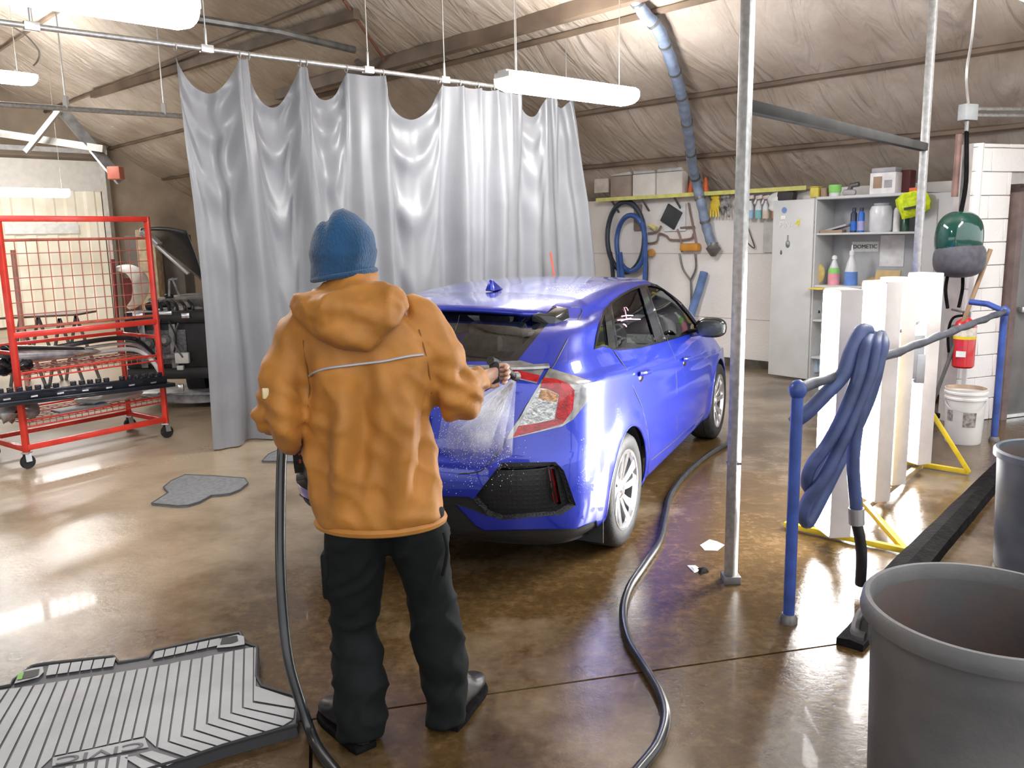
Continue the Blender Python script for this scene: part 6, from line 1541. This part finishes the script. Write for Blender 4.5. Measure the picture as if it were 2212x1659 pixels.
for an, h_, t_ in (('lank', lheel, ltoe), ('rank', rheel, rtoe)):
    i0 = len(V); V += [h_ * .3 + t_ * .7 + UP * .045, h_ * .05 + t_ * .95 + UP * .035]; Rr += [.036, .028]; Ed += [(ix[an], i0), (i0, i0 + 1)]
GRIP = aty(1068, 806, 3.12)                        # the spray gun grip in the right hand
raim = (GRIP - sk['rwr']).normalized()
for wn, aim, side, up_ in (('rwr', raim, Vector((.25, -.25, .95)), Vector((-.6, .7, .1))), ('lwr', (sk['lwr'] - sk['lel']), Vector((.1, .2, 1)), Vector((-1, 0, 0)))):
    hv, he = hand_chain(sk[wn], aim, side, up_); i0 = len(V)
    for q, r_ in hv: V.append(q); Rr.append(r_)
    Ed += [((ix[wn] if a_ < 0 else a_ + i0), b_ + i0) for a_, b_ in he]
# nose, ears under the hat
me = bpy.data.meshes.new('person'); me.from_pydata([tuple(v) for v in V], Ed, []); me.update()
tmp = bpy.data.objects.new('tmp', me); COL.objects.link(tmp); tmp.modifiers.new('s', 'SKIN')
sv = me.skin_vertices[0].data
for i, r_ in enumerate(Rr): sv[i].radius = (r_, r_); sv[i].use_root = (i == ix['pelvis'])
md = tmp.modifiers.new('d', 'SUBSURF'); md.levels = 2; md.render_levels = 2
bmesh_ = evalmesh(tmp); bpy.data.objects.remove(tmp)
b = bmesh.new(); b.from_mesh(bmesh_)
fwdh = Vector((.15, .98, 0)).normalized(); hc = sk['head']; sdh = Vector((fwdh.y, -fwdh.x, 0))
for c_, r_ in ((hc + fwdh * .105 - UP * .005, (.014, .022, .026)), (hc + sdh * .088 - UP * .01, (.012, .02, .034)), (hc - sdh * .088 - UP * .01, (.012, .02, .034)), (hc + fwdh * .088 - UP * .062, (.028, .012, .008))):
    e_ = MB(); e_.ell(c_, r_, 10, 6); vs_ = [b.verts.new(v) for v in e_.v]
    for f_ in e_.f:
        try: b.faces.new([vs_[i] for i in f_])
        except ValueError: pass
bmesh.ops.remove_doubles(b, verts=b.verts, dist=1e-6); b.to_mesh(bmesh_); b.free()
bmesh_.transform(Matrix.Translation(-PB)); bmesh_.materials.append(M_skin)
for p in bmesh_.polygons: p.use_smooth = True
person = bpy.data.objects.new('person', bmesh_); COL.objects.link(person); person.location = PB
tag(person, 'person seen from behind in tan hooded work jacket and blue beanie, spraying the car', 'person')
for s_ in (-1, 1):
    q = MB(); q.ell(hc + fwdh * .098 + sdh * (.032 * s_) + UP * .022, (.013, .008, .009), 10, 6); q.build('eye', mat('eye_white', (.8, .8, .8), .2), person, smooth=True)

# ---- jacket: torso loft plus sleeves
def ring(mb_rows): pass
SEC = [  # px centre, py, half width px, half depth m
    (752, 628, 40, .065), (755, 645, 62, .082), (762, 662, 100, .100), (770, 685, 132, .115), (776, 715, 150, .128), (786, 760, 152, .140), (793, 810, 147, .146),
    (797, 870, 143, .148), (800, 940, 143, .146), (805, 1010, 146, .148), (812, 1060, 148, .152), (820, 1100, 146, .155), (823, 1118, 140, .152)]
mb = MB(); n = 40; rows = []
for k, (cx_, py, hwp, hd_) in enumerate(SEC):
    c = aty(cx_, py, Y0); w_ = hwp / 645.0
    tilt = 0.0 if py > 720 else .025
    rows.append([c + Vector((w_ * math.copysign(abs(math.cos(a_)) ** .85, math.cos(a_)), hd_ * math.copysign(abs(math.sin(a_)) ** .9, math.sin(a_)), -tilt * math.cos(a_) * 1.2)) for a_ in [2 * math.pi * i / n for i in range(n)]])
vs = [p for r in rows for p in r]; m_ = len(rows)
mb.add(vs, [(i * n + k, i * n + (k + 1) % n, (i + 1) * n + (k + 1) % n, (i + 1) * n + k) for i in range(m_ - 1) for k in range(n)] + [tuple(range(n)), tuple((m_ - 1) * n + k for k in range(n - 1, -1, -1))])
ls = spline([aty(690, 700, 2.79), sk['lsh'] + Vector((-.005, 0, .0)), aty(632, 780, 2.75), aty(606, 868, 2.70), aty(603, 905, 2.715), aty(607, 912, 2.80), aty(614, 914, 2.885)], 5)
mb.tube(ls, [.085 + .0 * k for k in range(6)] + [.088] * (len(ls) - 16) + [.080 - .0035 * k for k in range(10)], 18)
rs = spline([aty(880, 690, 2.79), sk['rsh'], aty(945, 765, 2.80), aty(978, 828, 2.82), aty(992, 842, 2.84), aty(1018, 834, 2.94), aty(1042, 822, 3.04)], 5)
mb.tube(rs, [.085] * 6 + [.086] * (len(rs) - 16) + [.080 - .0028 * k for k in range(10)], 18)
jm = remesh(mb, .0125, 3)
elL, elR = sk['lel'], sk['rel']
def jdisp(c, n_):
    # long vertical drape folds on the back, drag lines by the arms, bunching at elbows
    z = c.z; d = 0.0
    t = max(0, min(1, (1.40 - z) / .25)) * max(0, min(1, (z - .80) / .2))
    d += .026 * t * math.sin(c.x * 34 + 1.6 * math.sin(z * 4.0) + z * 2.2 + .6)
    d += .014 * t * math.sin(c.x * 61 - z * 9 + 1.0)
    d += .012 * mnoise.noise(Vector((c.x * 9, c.y * 9, z * 4))) + .006 * mnoise.noise(Vector((c.x * 22, c.y * 22, z * 14)))
    for e_ in (elL, elR):
        r_ = (c - e_).length
        if r_ < .22: d += .010 * math.exp(-(r_ / .12) ** 2) * math.sin((c - e_).dot(Vector((.5, .3, 1))) * 95)
    rg = (1 - abs(mnoise.noise(Vector((c.x * 6.5 + 3, c.y * 5, z * 2.0 + c.x * 2))))) ** 5; d += .020 * t * (rg - .25)
    r2 = (1 - abs(mnoise.noise(Vector((c.x * 7, c.y * 7, z * 9 + c.x * 6))))) ** 5; d += .010 * (r2 - .25)
    return d
jacket = finish(jm, 'jacket', M_jack, person, jdisp)
jb = BVHTree.FromPolygons([MW(person) @ v.co for v in jacket.data.vertices], [list(p.vertices) for p in jacket.data.polygons])
def on_jacket(px, py, off=.004):
    d = ray(px, py).normalized(); loc, n_, i, ds = jb.ray_cast(CO, d); return loc - d * off if loc else None
# hem band, piping, collar
hem = [SEC[-1]]; c = aty(823, 1118, Y0)
q = MB(); q.tube([c + Vector((.214 * math.cos(a_), .150 * math.sin(a_), -.004 + .0 * math.cos(a_))) for a_ in [2 * math.pi * k / 48 for k in range(49)]], .016, 8); q.build('hem_band', M_jack, jacket, smooth=True)
pp = [on_jacket(*p) for p in ((668, 812), (680, 804), (705, 796), (740, 791), (780, 786), (830, 780), (880, 770), (914, 766))]; pp = [p for p in pp if p]
q = MB(); q.tube(spline(pp, 5), .0045, 6); q.build('reflective_piping', mat('piping_grey', (.42, .40, .42), .35, .2), jacket, smooth=True)
for ln in ([(655, 735), (660, 780), (668, 830), (666, 880)], [(905, 712), (918, 760), (926, 800), (932, 850)]):
    pp = [on_jacket(*p, .001) for p in ln]; pp = [p for p in pp if p]
    if len(pp) > 2: q = MB(); q.tube(spline(pp, 5), .0028, 5); q.build('sleeve_seam', M_jackd, jacket, smooth=True)
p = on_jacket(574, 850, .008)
if p: q = MB(); q.box(p, (.022, .012, .035), Matrix.Rotation(.5, 3, 'Z')); q.build('zip_glint', mat('glint_cream', (.75, .62, .35), .4), jacket, bevel=.004)  # pale box standing in for the metallic shine of the sleeve zip
# hood lying on the shoulders
def hood_pts():
    mb = MB(); ct = aty(756, 672, 2.665); sx = .192
    vs = []; nu, nv = 40, 20
    for i in range(nu):
        a_ = 2 * math.pi * i / nu
        for j in range(nv):
            ph = -math.pi / 2 + math.pi * j / (nv - 1)
            x = sx * math.cos(ph) * math.cos(a_); y = .095 * math.cos(ph) * math.sin(a_); z = (.085 if ph > 0 else .115) * math.sin(ph)
            # point the lower edge, lift the two ends
            if z < 0: x *= 1 - .35 * (abs(z) / .115) ** 1.5
            z += .012 * (abs(x) / sx) ** 2 * 1.0 - (.018 if z < 0 else 0) * (1 - abs(x) / sx)
            vs.append(ct + Vector((x, y + .25 * z, z)))
    mb.add(vs, [(i * nv + j, ((i + 1) % nu) * nv + j, ((i + 1) % nu) * nv + j + 1, i * nv + j + 1) for i in range(nu) for j in range(nv - 1)])
    rim = spline([aty(642, 672, 2.72), aty(664, 648, 2.73), aty(694, 630, 2.73), aty(722, 626, 2.70), aty(755, 624, 2.69), aty(788, 624, 2.70), aty(818, 630, 2.73), aty(848, 642, 2.75), aty(872, 658, 2.74)], 5)
    mb.tube(rim, [.018 + .010 * math.sin(math.pi * k / (len(rim) - 1)) for k in range(len(rim))], 12)
    col = aty(754, 618, 2.775); mb.lathe([(.070, -.05), (.088, -.04), (.084, .02), (.078, .048), (.060, .05), (.058, -.05)], col, 28)
    return mb
hm = remesh(hood_pts(), .0105, 3)
hctr = aty(756, 672, 2.665)
def hdisp(c, n_):
    l = c - hctr
    return .012 * mnoise.noise(Vector((c.x * 12, c.y * 8, c.z * 16))) + .009 * math.sin(l.z * 62 + (l.x * 9) ** 2 + 1.5 * l.x * 10) * max(0, 1 - abs(l.x) / .2) + .004 * mnoise.noise(c * 40) + .016 * ((1 - abs(mnoise.noise(Vector((c.x * 6 + c.z * 5, c.y * 6, c.z * 7 - c.x * 4))))) ** 5 - .25)
hood = finish(hm, 'hood', M_jack, person, hdisp)
# ---- beanie
bc = aty(740, 528, 2.80)
def bean():
    mb = MB(); vs = []; nu, nv = 48, 26
    for j in range(nv):
        f = j / (nv - 1); zz = -.108 + .215 * f
        rr = .108 * (1 - max(0, (f - .35) / .65) ** 2.7) ** .55 if f < 1 else 0.0
        rr *= .95 + .05 * min(1, f * 6)
        for i in range(nu):
            a_ = 2 * math.pi * i / nu; x, y = rr * math.cos(a_), rr * math.sin(a_) * 1.06
            dz = 0.0
            k = max(0, (f - .55) / .45)
            dz += k * (.030 * math.exp(-((x - .005) / .05) ** 2) * .4 - .034 * math.exp(-((x + .045) / .014) ** 2) * (1 if y < .03 else .3)) - k * .022 * max(0, x / .1)
            vs.append(bc + Vector((x + .012 * (f - .3), y, zz + dz + .14 * x * (1 - f))))
    mb.add(vs, [(j * nu + i, j * nu + (i + 1) % nu, (j + 1) * nu + (i + 1) % nu, (j + 1) * nu + i) for j in range(nv - 1) for i in range(nu)]); return mb
o = bean().build('beanie', M_bean, person, smooth='all')
for v in o.data.vertices: v.co += v.normal * (.006 * mnoise.noise(v.co * 16) + .004 * math.sin(v.co.z * 60) * (1 if v.co.z + PB.z < bc.z - .02 else .3))
q = MB(); q.tube([bc + Vector((.103 * math.cos(a_), .108 * math.sin(a_), -.100 + .14 * .103 * math.cos(a_))) for a_ in [2 * math.pi * k / 40 for k in range(41)]], .0095, 8); q.build('beanie_cuff', M_bean, o, smooth=True)
# ---- trousers
mb = MB()
ll = [aty(775, 1100, 2.745), aty(768, 1170, 2.745), aty(764, 1250, 2.75), aty(766, 1340, 2.76), aty(772, 1430, 2.73), aty(778, 1520, 2.69), aty(780, 1596, 2.655)]
rl = [aty(888, 1090, 2.75), aty(902, 1160, 2.76), aty(922, 1245, 2.785), aty(936, 1330, 2.80), aty(952, 1410, 2.79), aty(962, 1490, 2.775), aty(969, 1560, 2.76)]
mb.tube(spline(ll, 4), [.100, .106, .112, .113, .111, .108, .105, .101, .097, .092, .087, .083, .080, .081, .085, .090, .093, .094, .094, .093, .090, .087, .085, .084, .084], 22)
mb.tube(spline(rl, 4), [.092, .098, .104, .106, .105, .102, .099, .096, .093, .090, .088, .087, .087, .090, .092, .093, .092, .089, .085, .081, .078, .076, .075, .075, .075], 22)
pc = aty(828, 1085, 2.75); mb.ell(pc, (.165, .11, .12), 28, 16)
tm = remesh(mb, .012, 3)
def tdisp(c, n_):
    z = c.z; lo = max(0, min(1, (.55 - z) / .3))
    return .006 * mnoise.noise(Vector((c.x * 9, c.y * 9, z * 6))) + lo * .0055 * math.sin(z * 46 + c.x * 16 + 2 * mnoise.noise(c * 5)) + .005 * mnoise.noise(Vector((c.x * 20, c.y * 20, z * 22))) + .013 * ((1 - abs(mnoise.noise(Vector((c.x * 5 + z * 3, c.y * 5, z * 6.5 - c.x * 5))))) ** 6 - .2)
tro = finish(tm, 'trousers', M_pant, person, tdisp)
q = MB(); q.box(aty(712, 1232, 2.75), (.035, .13, .17)); q.build('cargo_pocket', M_pant, tro, bevel=.015)
q = MB(); a_ = aty(958, 1150, 2.66); q.tube(spline([a_, a_ + Vector((.01, -.01, -.05)), a_ + Vector((.004, 0, -.10)), a_ + Vector((-.01, .02, -.16))], 4), .006, 6); q.build('belt_cord', M_pant, tro, smooth=True)
# ---- boots
def boot(heel, toe):
    f = (toe - heel); f.z = 0; L = f.length; f.normalize(); s_ = Vector((f.y, -f.x, 0)); L = .30
    mt = Matrix((s_, f, UP)).transposed(); vs = []; rows_ = [(-.02, .034, .075), (.02, .041, .13), (.08, .044, .16), (.12, .045, .145), (.17, .048, .095), (.22, .050, .075), (.265, .044, .060), (.295, .022, .040)]
    nn = 18; mb = MB(); R2 = []
    for y, w_, h_ in rows_:
        R2.append([heel + f * y + s_ * (w_ * math.copysign(abs(math.cos(a_)) ** .8, math.cos(a_))) + UP * (.022 + h_ / 2 + h_ / 2 * math.copysign(abs(math.sin(a_)) ** .8, math.sin(a_))) for a_ in [2 * math.pi * i / nn for i in range(nn)]])
    v2 = [p for r in R2 for p in r]; mm = len(R2)
    mb.add(v2, [(i * nn + k, i * nn + (k + 1) % nn, (i + 1) * nn + (k + 1) % nn, (i + 1) * nn + k) for i in range(mm - 1) for k in range(nn)] + [tuple(range(nn)), tuple((mm - 1) * nn + k for k in range(nn - 1, -1, -1))])
    mb.tube([heel + f * .055 + UP * .08, heel + f * .055 + UP * .19], .047, 18)
    o = finish(remesh(mb, .008, 2), 'boot', M_boot, person)
    q = MB(); out = [(w_ + .006, y) for y, w_, h_ in rows_] + [(-w_ - .006, y) for y, w_, h_ in reversed(rows_)]
    q.prism([(a_, b_) for a_, b_ in out], .026, heel, s_, f)
    sb = q.build('boot_sole', M_rub, o, bevel=.004)
boot(lheel, ltoe); boot(rheel, rtoe)
# ---- spray gun in the right hand
gun = thing('spray_gun', 'black water spray gun held in the right hand', 'spray gun', tuple(GRIP))
NZ = aty(1108, 812, 3.24)
q = MB(); q.bar(GRIP + Vector((0, 0, -.05)), GRIP + Vector((.0, 0, .045)), .03, .038); q.build('grip', M_blkm, gun, bevel=.008)
q = MB(); q.tube([GRIP + Vector((-.015, -.01, .05)), (GRIP + NZ) / 2 + UP * .028, NZ], [.018, .017, .014], 10); q.build('barrel', M_blkm, gun, smooth=True)
q = MB(); q.tube([NZ, NZ + (NZ - GRIP).normalized() * .03], [.016, .02], 10); q.build('nozzle', M_steel, gun, smooth=True)
q = MB(); q.bar(GRIP + Vector((.03, .02, .03)), GRIP + Vector((.028, .02, -.04)), .008, .012); q.build('trigger', M_steel, gun)
# ================================================================== hoses, mats, litter, spray
M_hz = mat('wash_hose_black', (.020, .021, .022), .30, vary=.3, vscale=10, coat=.3)
hz = .019
# hose from the left hand down to the floor and off behind
lh = sk['lwr'] + (sk['lwr'] - sk['lel']).normalized() * .075
pth = [lh + Vector((.02, .10, .02)), lh + Vector((-.006, 0, -.01)), aty(609, 985, 2.95), aty(606, 1100, 2.90), aty(606, 1220, 2.84), aty(612, 1330, 2.80), aty(624, 1430, 2.76), aty(648, 1515, 2.74)]
fl_ = [atz(670, 1578, hz), atz(686, 1614, hz), atz(712, 1650, hz), atz(750, 1690, hz), atz(830, 1740, hz), atz(940, 1770, hz), atz(1080, 1775, hz), atz(1220, 1755, hz), atz(1330, 1710, hz), atz(1385, 1655, hz), atz(1422, 1605, hz), atz(1437, 1550, hz), atz(1425, 1498, hz), atz(1391, 1440, hz), atz(1357, 1382, hz), atz(1346, 1320, hz), atz(1360, 1268, hz), atz(1392, 1220, hz), atz(1425, 1168, hz), atz(1438, 1112, hz), atz(1448, 1070, hz), atz(1478, 1028, hz), atz(1520, 990, hz), atz(1558, 966, hz), atz(1573, 955, hz), atz(1578, 938, hz)]
th = thing('wash_hose', 'long black wash hose running from the worker across the wet floor', 'hose', tuple(atz(655, 1572)))
q = MB(); q.tube(spline(pth + fl_, 7), hz, 12); q.build('hose_line', M_hz, th, smooth=True)
# rear cargo liner
M_liner = mat('liner_grey', (.36, .365, .372), .5, vary=.08, vscale=6, bump=.05, bscale=120); M_lind = mat('liner_groove', (.12, .12, .125), .6); M_linb = mat('liner_edge_black', (.02, .02, .022), .5)
LZm = .040
c5 = lambda x, y, z=LZm: atz(x / 2.596, 1020 + y / 2.596, z)
ol = [(-260, 1255), (-120, 1235), (60, 1203), (75, 1175), (180, 1095), (240, 1082), (640, 1040), (665, 1075), (835, 1045), (860, 1010), (1180, 935), (1345, 905), (1380, 965), (1440, 985), (1445, 1000), (1440, 1150), (1470, 1205), (1640, 1255), (1668, 1275), (1660, 1425), (1480, 1475), (1250, 1540), (1050, 1610), (860, 1665), (700, 1720), (300, 1860), (-100, 1990), (-420, 2060), (-560, 1900), (-460, 1500)]
lin = thing('cargo_liner', 'large grey ribbed rubber cargo liner lying on the floor', 'floor mat', tuple(c5(800, 1350, 0)))
P_ = [c5(*p) for p in ol]
q = MB(); nP = len(P_); q.add([tuple(p) for p in P_] , [tuple(range(nP))]); q.build('liner_base', M_lind, lin)
q = MB(); cen = sum(P_, Vector()) / nP; vs = [Vector((p.x, p.y, LZm)) for p in P_] + [Vector((p.x, p.y, 0.001)) + (p - cen) * .012 for p in P_]; vs = [Vector((v.x, v.y, .001 if i >= nP else LZm)) for i, v in enumerate(vs)]
q.add(vs, [(i, (i + 1) % nP, nP + (i + 1) % nP, nP + i) for i in range(nP)]); q.build('liner_skirt', M_linb, lin)
q = MB(); q.tube([p + UP * .004 for p in P_] + [P_[0] + UP * .004], .008, 6); q.build('rolled_edge', M_linb, lin, smooth=True)
VL = [[(1440, 985), (1435, 1190), (1660, 1270)], [(1425, 980), (1422, 1290), (1652, 1325)], [(1370, 990), (1362, 1320), (1645, 1385)], [(1312, 1000), (1297, 1350), (1580, 1425)], [(1255, 1015), (1230, 1380), (1480, 1455)], [(1195, 1025), (1160, 1410), (1390, 1480)], [(1135, 1040), (1090, 1445), (1290, 1510)], [(1075, 1050), (1018, 1480), (1210, 1535)], [(1010, 1060), (945, 1510), (1130, 1570)], [(950, 1075), (880, 1545), (1040, 1600)],
      [(890, 1085), (810, 1480)], [(830, 1095), (740, 1495)], [(770, 1105), (670, 1512)], [(705, 1115), (605, 1525)], [(645, 1125), (525, 1545)], [(580, 1135), (450, 1560)], [(515, 1145), (375, 1575)], [(450, 1155), (300, 1590)], [(385, 1165), (185, 1700)], [(320, 1175), (95, 1700)], [(255, 1185), (5, 1700)], [(190, 1195), (-85, 1700)], [(120, 1205), (-175, 1700)], [(50, 1215), (-270, 1700)], [(-30, 1228), (-370, 1700)], [(-110, 1240), (-450, 1650)]]
def rib(a_, b_, g=.09, h=.006, name='rib'):
    m_ = min(len(a_), len(b_)); A_ = [Vector(p) for p in a_[:m_]]; B_2 = [Vector(p) for p in b_[:m_]]
    if len(a_) != len(b_): pass
    L = [x * (1 - g) + y * g for x, y in zip(A_, B_2)]; R_ = [x * g + y * (1 - g) for x, y in zip(A_, B_2)]
    top = [c5(p.x, p.y, LZm + h) for p in L] + [c5(p.x, p.y, LZm + h) for p in reversed(R_)]; bot = [c5(p.x, p.y, LZm) for p in L] + [c5(p.x, p.y, LZm) for p in reversed(R_)]
    k = len(top); q = MB(); q.add(top + bot, [tuple(range(k))] + [(i, (i + 1) % k, k + (i + 1) % k, k + i) for i in range(k)]); return q.build(name, M_liner, lin)
for i in range(len(VL) - 1): rib(VL[i], VL[i + 1])
# lower chevrons by the front edge
rib([(860, 1560), (1020, 1608)], [(775, 1580), (930, 1650)]); rib([(765, 1590), (915, 1655)], [(690, 1600), (830, 1690)])
for k in range(1, 9):                                     # short ribs below the lettering
    x = 735 - k * 62; y = 1578 + k * 12.4; rib([(x + 50, y - 8), (x + 38, y + 110)], [(x, y), (x - 22, y + 120)], .08)
# raised back flange with its two hand slots
def flange(pts2, name='flange_tile', h=.012):
    top = [c5(x, y, LZm + h) for x, y in pts2]; bot = [c5(x, y, LZm - .002) for x, y in pts2]; k = len(top); q = MB(); q.add(top + bot, [tuple(range(k))] + [(i, (i + 1) % k, k + (i + 1) % k, k + i) for i in range(k)]); return q.build(name, M_liner, lin)
for k in range(6):
    x0 = 252 + k * 64; flange([(x0 + 6, 1140 - k * 9), (x0 + 22, 1082 - k * 7.5), (x0 + 78, 1075 - k * 7.5), (x0 + 62, 1132 - k * 9)])
for k in range(6):
    x0 = 852 + k * 62; flange([(x0 + 4, 1048 - k * 13), (x0 + 16, 1006 - k * 13), (x0 + 70, 995 - k * 13), (x0 + 60, 1036 - k * 13)])
for pts2 in ([(80, 1185), (110, 1120), (180, 1098), (240, 1090), (245, 1120), (215, 1150)], [(1215, 985), (1232, 935), (1330, 910), (1368, 920), (1372, 965), (1300, 978)]): flange(pts2, 'slot_rim', .016)
for pts2, ck in (([(118, 1160), (132, 1118), (222, 1102), (215, 1135), (180, 1150)], 1), ([(1235, 965), (1245, 930), (1330, 915), (1335, 945), (1300, 958)], 0)):
    top = [c5(x, y, LZm + .019) for x, y in pts2]; q = MB(); q.add(top, [tuple(range(len(top)))]); q.build('hand_slot', M_linb, lin)
q = MB(); q.add([c5(x, y, LZm + .021) for x, y in ((92, 1162), (104, 1125), (135, 1122), (122, 1160))], [(0, 1, 2, 3)]); q.build('green_tag', mat('tag_green', (.16, .38, .06), .5), lin)
e1 = (c5(830, 1520) - c5(310, 1620)); ctr = c5(565, 1572, LZm + .0075); e1.z = 0; e1.normalize(); e2 = UP.cross(e1)
q = MB(); bd = [c5(x, y, LZm + .005) for x, y in ((292, 1648), (297, 1600), (812, 1490), (832, 1542))]; q.add(bd, [(0, 1, 2, 3)]); q.build('lettering_band', M_liner, lin)
text('CIVIC', .058, ctr, -e1, -e2, 'lettering', M_lind, lin, extrude=.001, sx=1.9)
# small carpet mats
M_carp = mat('carpet_grey', (.20, .205, .215), .95, vary=.15, vscale=40, bump=.3, bscale=300)
def carpet(pts2, label, conv=c5):
    P_ = [conv(x, y, .0) for x, y in pts2]; c = sum(P_, Vector()) / len(P_); th = thing('floor_mat', label, 'floor mat', tuple(c)); k = len(P_)
    q = MB(); q.add([(p.x, p.y, .016) for p in P_] + [(p.x, p.y, .001) for p in P_], [tuple(range(k)), tuple(range(2 * k - 1, k - 1, -1))] + [(i, (i + 1) % k, k + (i + 1) % k, k + i) for i in range(k)]); q.build('carpet', M_carp, th)
    q = MB(); q.tube([Vector((p.x, p.y, .016)) for p in P_ + P_[:1]], .005, 6); q.build('stitched_edge', mat('stitch_dark', (.09, .09, .095), .8), th, smooth=True)
carpet([(850, 187), (945, 126), (918, 95), (960, 60), (1040, 25), (1200, 32), (1375, 45), (1392, 72), (1345, 110), (1290, 132), (1240, 138), (1185, 142), (1120, 178), (1060, 197), (1000, 201)], 'small grey carpet mat with cut-out corner lying near the curtain')
carpet([(566, 1000), (580, 985), (610, 972), (660, 972), (690, 985), (680, 1002)], 'dark grey carpet mat half hidden behind the worker', lambda x, y, z: atz(x, y, z))
# litter
def litter(pxs, label, m, h=.02):
    P_ = [atz(*p) for p in pxs]; c = sum(P_, Vector()) / len(P_); q = MB(); k = len(P_)
    q.add([tuple(p + UP * .002) for p in P_] + [tuple(c + (p - c) * .5 + UP * (h * (.6 + .4 * math.sin(i * 2.3)))) for i, p in enumerate(P_)] + [tuple(c + UP * h)], [(i, (i + 1) % k, k + (i + 1) % k, k + i) for i in range(k)] + [(k + i, k + (i + 1) % k, 2 * k) for i in range(k)]); o = q.build('paper_scrap', m); tag(o, label, 'paper'); return o
M_pap = mat('wet_paper', (.80, .80, .80), .5)
litter([(1512, 1178), (1532, 1166), (1548, 1170), (1565, 1178), (1550, 1190), (1522, 1189)], 'crumpled white paper scrap on the floor beside the galvanised post', M_pap)
litter([(1484, 1222), (1502, 1222), (1516, 1232), (1500, 1238)], 'white paper scrap stuck to a black scrap on the floor', M_pap, .012)
litter([(1504, 1228), (1524, 1226), (1532, 1236), (1512, 1243)], 'black scrap lying against the smaller paper scrap', M_rub, .014)
# water sprayed on the tailgate
M_sp = mat('spray_water', (.92, .95, 1.0), .25, vary=.02, trans=0.0, spec=.6)
def mist():
    m = bpy.data.materials.new('spray_mist'); m.use_nodes = True; nt = m.node_tree
    for x in list(nt.nodes):
        if x.type != 'OUTPUT_MATERIAL': nt.nodes.remove(x)
    out = [x for x in nt.nodes if x.type == 'OUTPUT_MATERIAL'][0]
    t = _n(nt, 'ShaderNodeBsdfTransparent'); d = _n(nt, 'ShaderNodeBsdfDiffuse'); d.inputs[0].default_value = (.95, .97, 1, 1); tl_ = _n(nt, 'ShaderNodeBsdfTranslucent'); tl_.inputs[0].default_value = (.95, .97, 1, 1)
    ad = _n(nt, 'ShaderNodeMixShader'); ad.inputs[0].default_value = .5; nt.links.new(d.outputs[0], ad.inputs[1]); nt.links.new(tl_.outputs[0], ad.inputs[2])
    tc = _n(nt, 'ShaderNodeTexCoord'); nz = _n(nt, 'ShaderNodeTexNoise'); nz.inputs['Scale'].default_value = 7; nz.inputs['Detail'].default_value = 4; nt.links.new(tc.outputs['Object'], nz.inputs[0])
    mr_ = _n(nt, 'ShaderNodeMapRange'); mr_.inputs[1].default_value = .35; mr_.inputs[2].default_value = .75; mr_.inputs[3].default_value = .08; mr_.inputs[4].default_value = .30; nt.links.new(nz.outputs[0], mr_.inputs[0])
    mx = _n(nt, 'ShaderNodeMixShader'); nt.links.new(mr_.outputs[0], mx.inputs[0]); nt.links.new(t.outputs[0], mx.inputs[1]); nt.links.new(ad.outputs[0], mx.inputs[2]); nt.links.new(mx.outputs[0], out.inputs[0]); return m
tip = NZ + (NZ - GRIP).normalized() * .03
hit = [P3(*on_body(x, y, .03)) for x, y in ((1108, 985), (1075, 1005), (1030, 1010), (985, 1000), (950, 965), (960, 900), (1010, 880), (1070, 905))]
hc_ = sum(hit, Vector()) / len(hit)
spr = thing('water_spray', 'white fan of water sprayed on the blue tailgate', 'water', tuple(tip)); spr['kind'] = 'stuff'
for s_ in (.45, .75, 1.0):
    q = MB(); H_ = [hc_ + (h - hc_) * s_ for h in hit]; k = len(H_); rows_ = 6; vs = []
    for j in range(rows_):
        f = .05 + .95 * j / (rows_ - 1)
        for h in H_: vs.append(tip + (h - tip) * f + UP * (.04 * f * (1 - f)))
    q.add(vs, [(j * k + i, j * k + (i + 1) % k, (j + 1) * k + (i + 1) % k, (j + 1) * k + i) for j in range(rows_ - 1) for i in range(k)]); o = q.build('mist_sheet', MATS.setdefault('spray_mist', None) or mist(), spr, smooth='all'); MATS['spray_mist'] = o.data.materials[0]; o['kind'] = 'stuff'
q = MB()
for k in range(900):
    w_ = rng.dirichlet([.8] * len(hit)); tgt = sum((h * float(x) for h, x in zip(hit, w_)), Vector()); f = float(rng.uniform(.08, 1.0)); p = tip + (tgt - tip) * f; d_ = (tgt - tip).normalized(); l = float(rng.uniform(.008, .035)); r_ = float(rng.uniform(.0006, .0016))
    a_ = d_.orthogonal().normalized(); b_ = d_.cross(a_)
    q.add([p - d_ * l, p + d_ * l, p + a_ * r_, p - a_ * r_ * .5 + b_ * r_ * .87, p - a_ * r_ * .5 - b_ * r_ * .87], [(0, 2, 3), (0, 3, 4), (0, 4, 2), (1, 3, 2), (1, 4, 3), (1, 2, 4)])
for k in range(700):                                       # splash-back off the panel
    h = hit[int(rng.integers(len(hit)))]; p = hc_ + (h - hc_) * float(rng.uniform(.2, 1.25)) + Vector((rng.normal(0, .06), -abs(rng.normal(0, .07)), rng.normal(0, .06))); r_ = float(rng.uniform(.0008, .0022))
    q.add([p + Vector((r_, 0, 0)), p - Vector((r_, 0, 0)), p + Vector((0, r_, 0)), p - Vector((0, r_, 0)), p + Vector((0, 0, r_)), p - Vector((0, 0, r_))], [(0, 2, 4), (2, 1, 4), (1, 3, 4), (3, 0, 4), (2, 0, 5), (1, 2, 5), (3, 1, 5), (0, 3, 5)])
o = q.build('droplets', M_sp, spr); o['kind'] = 'stuff'
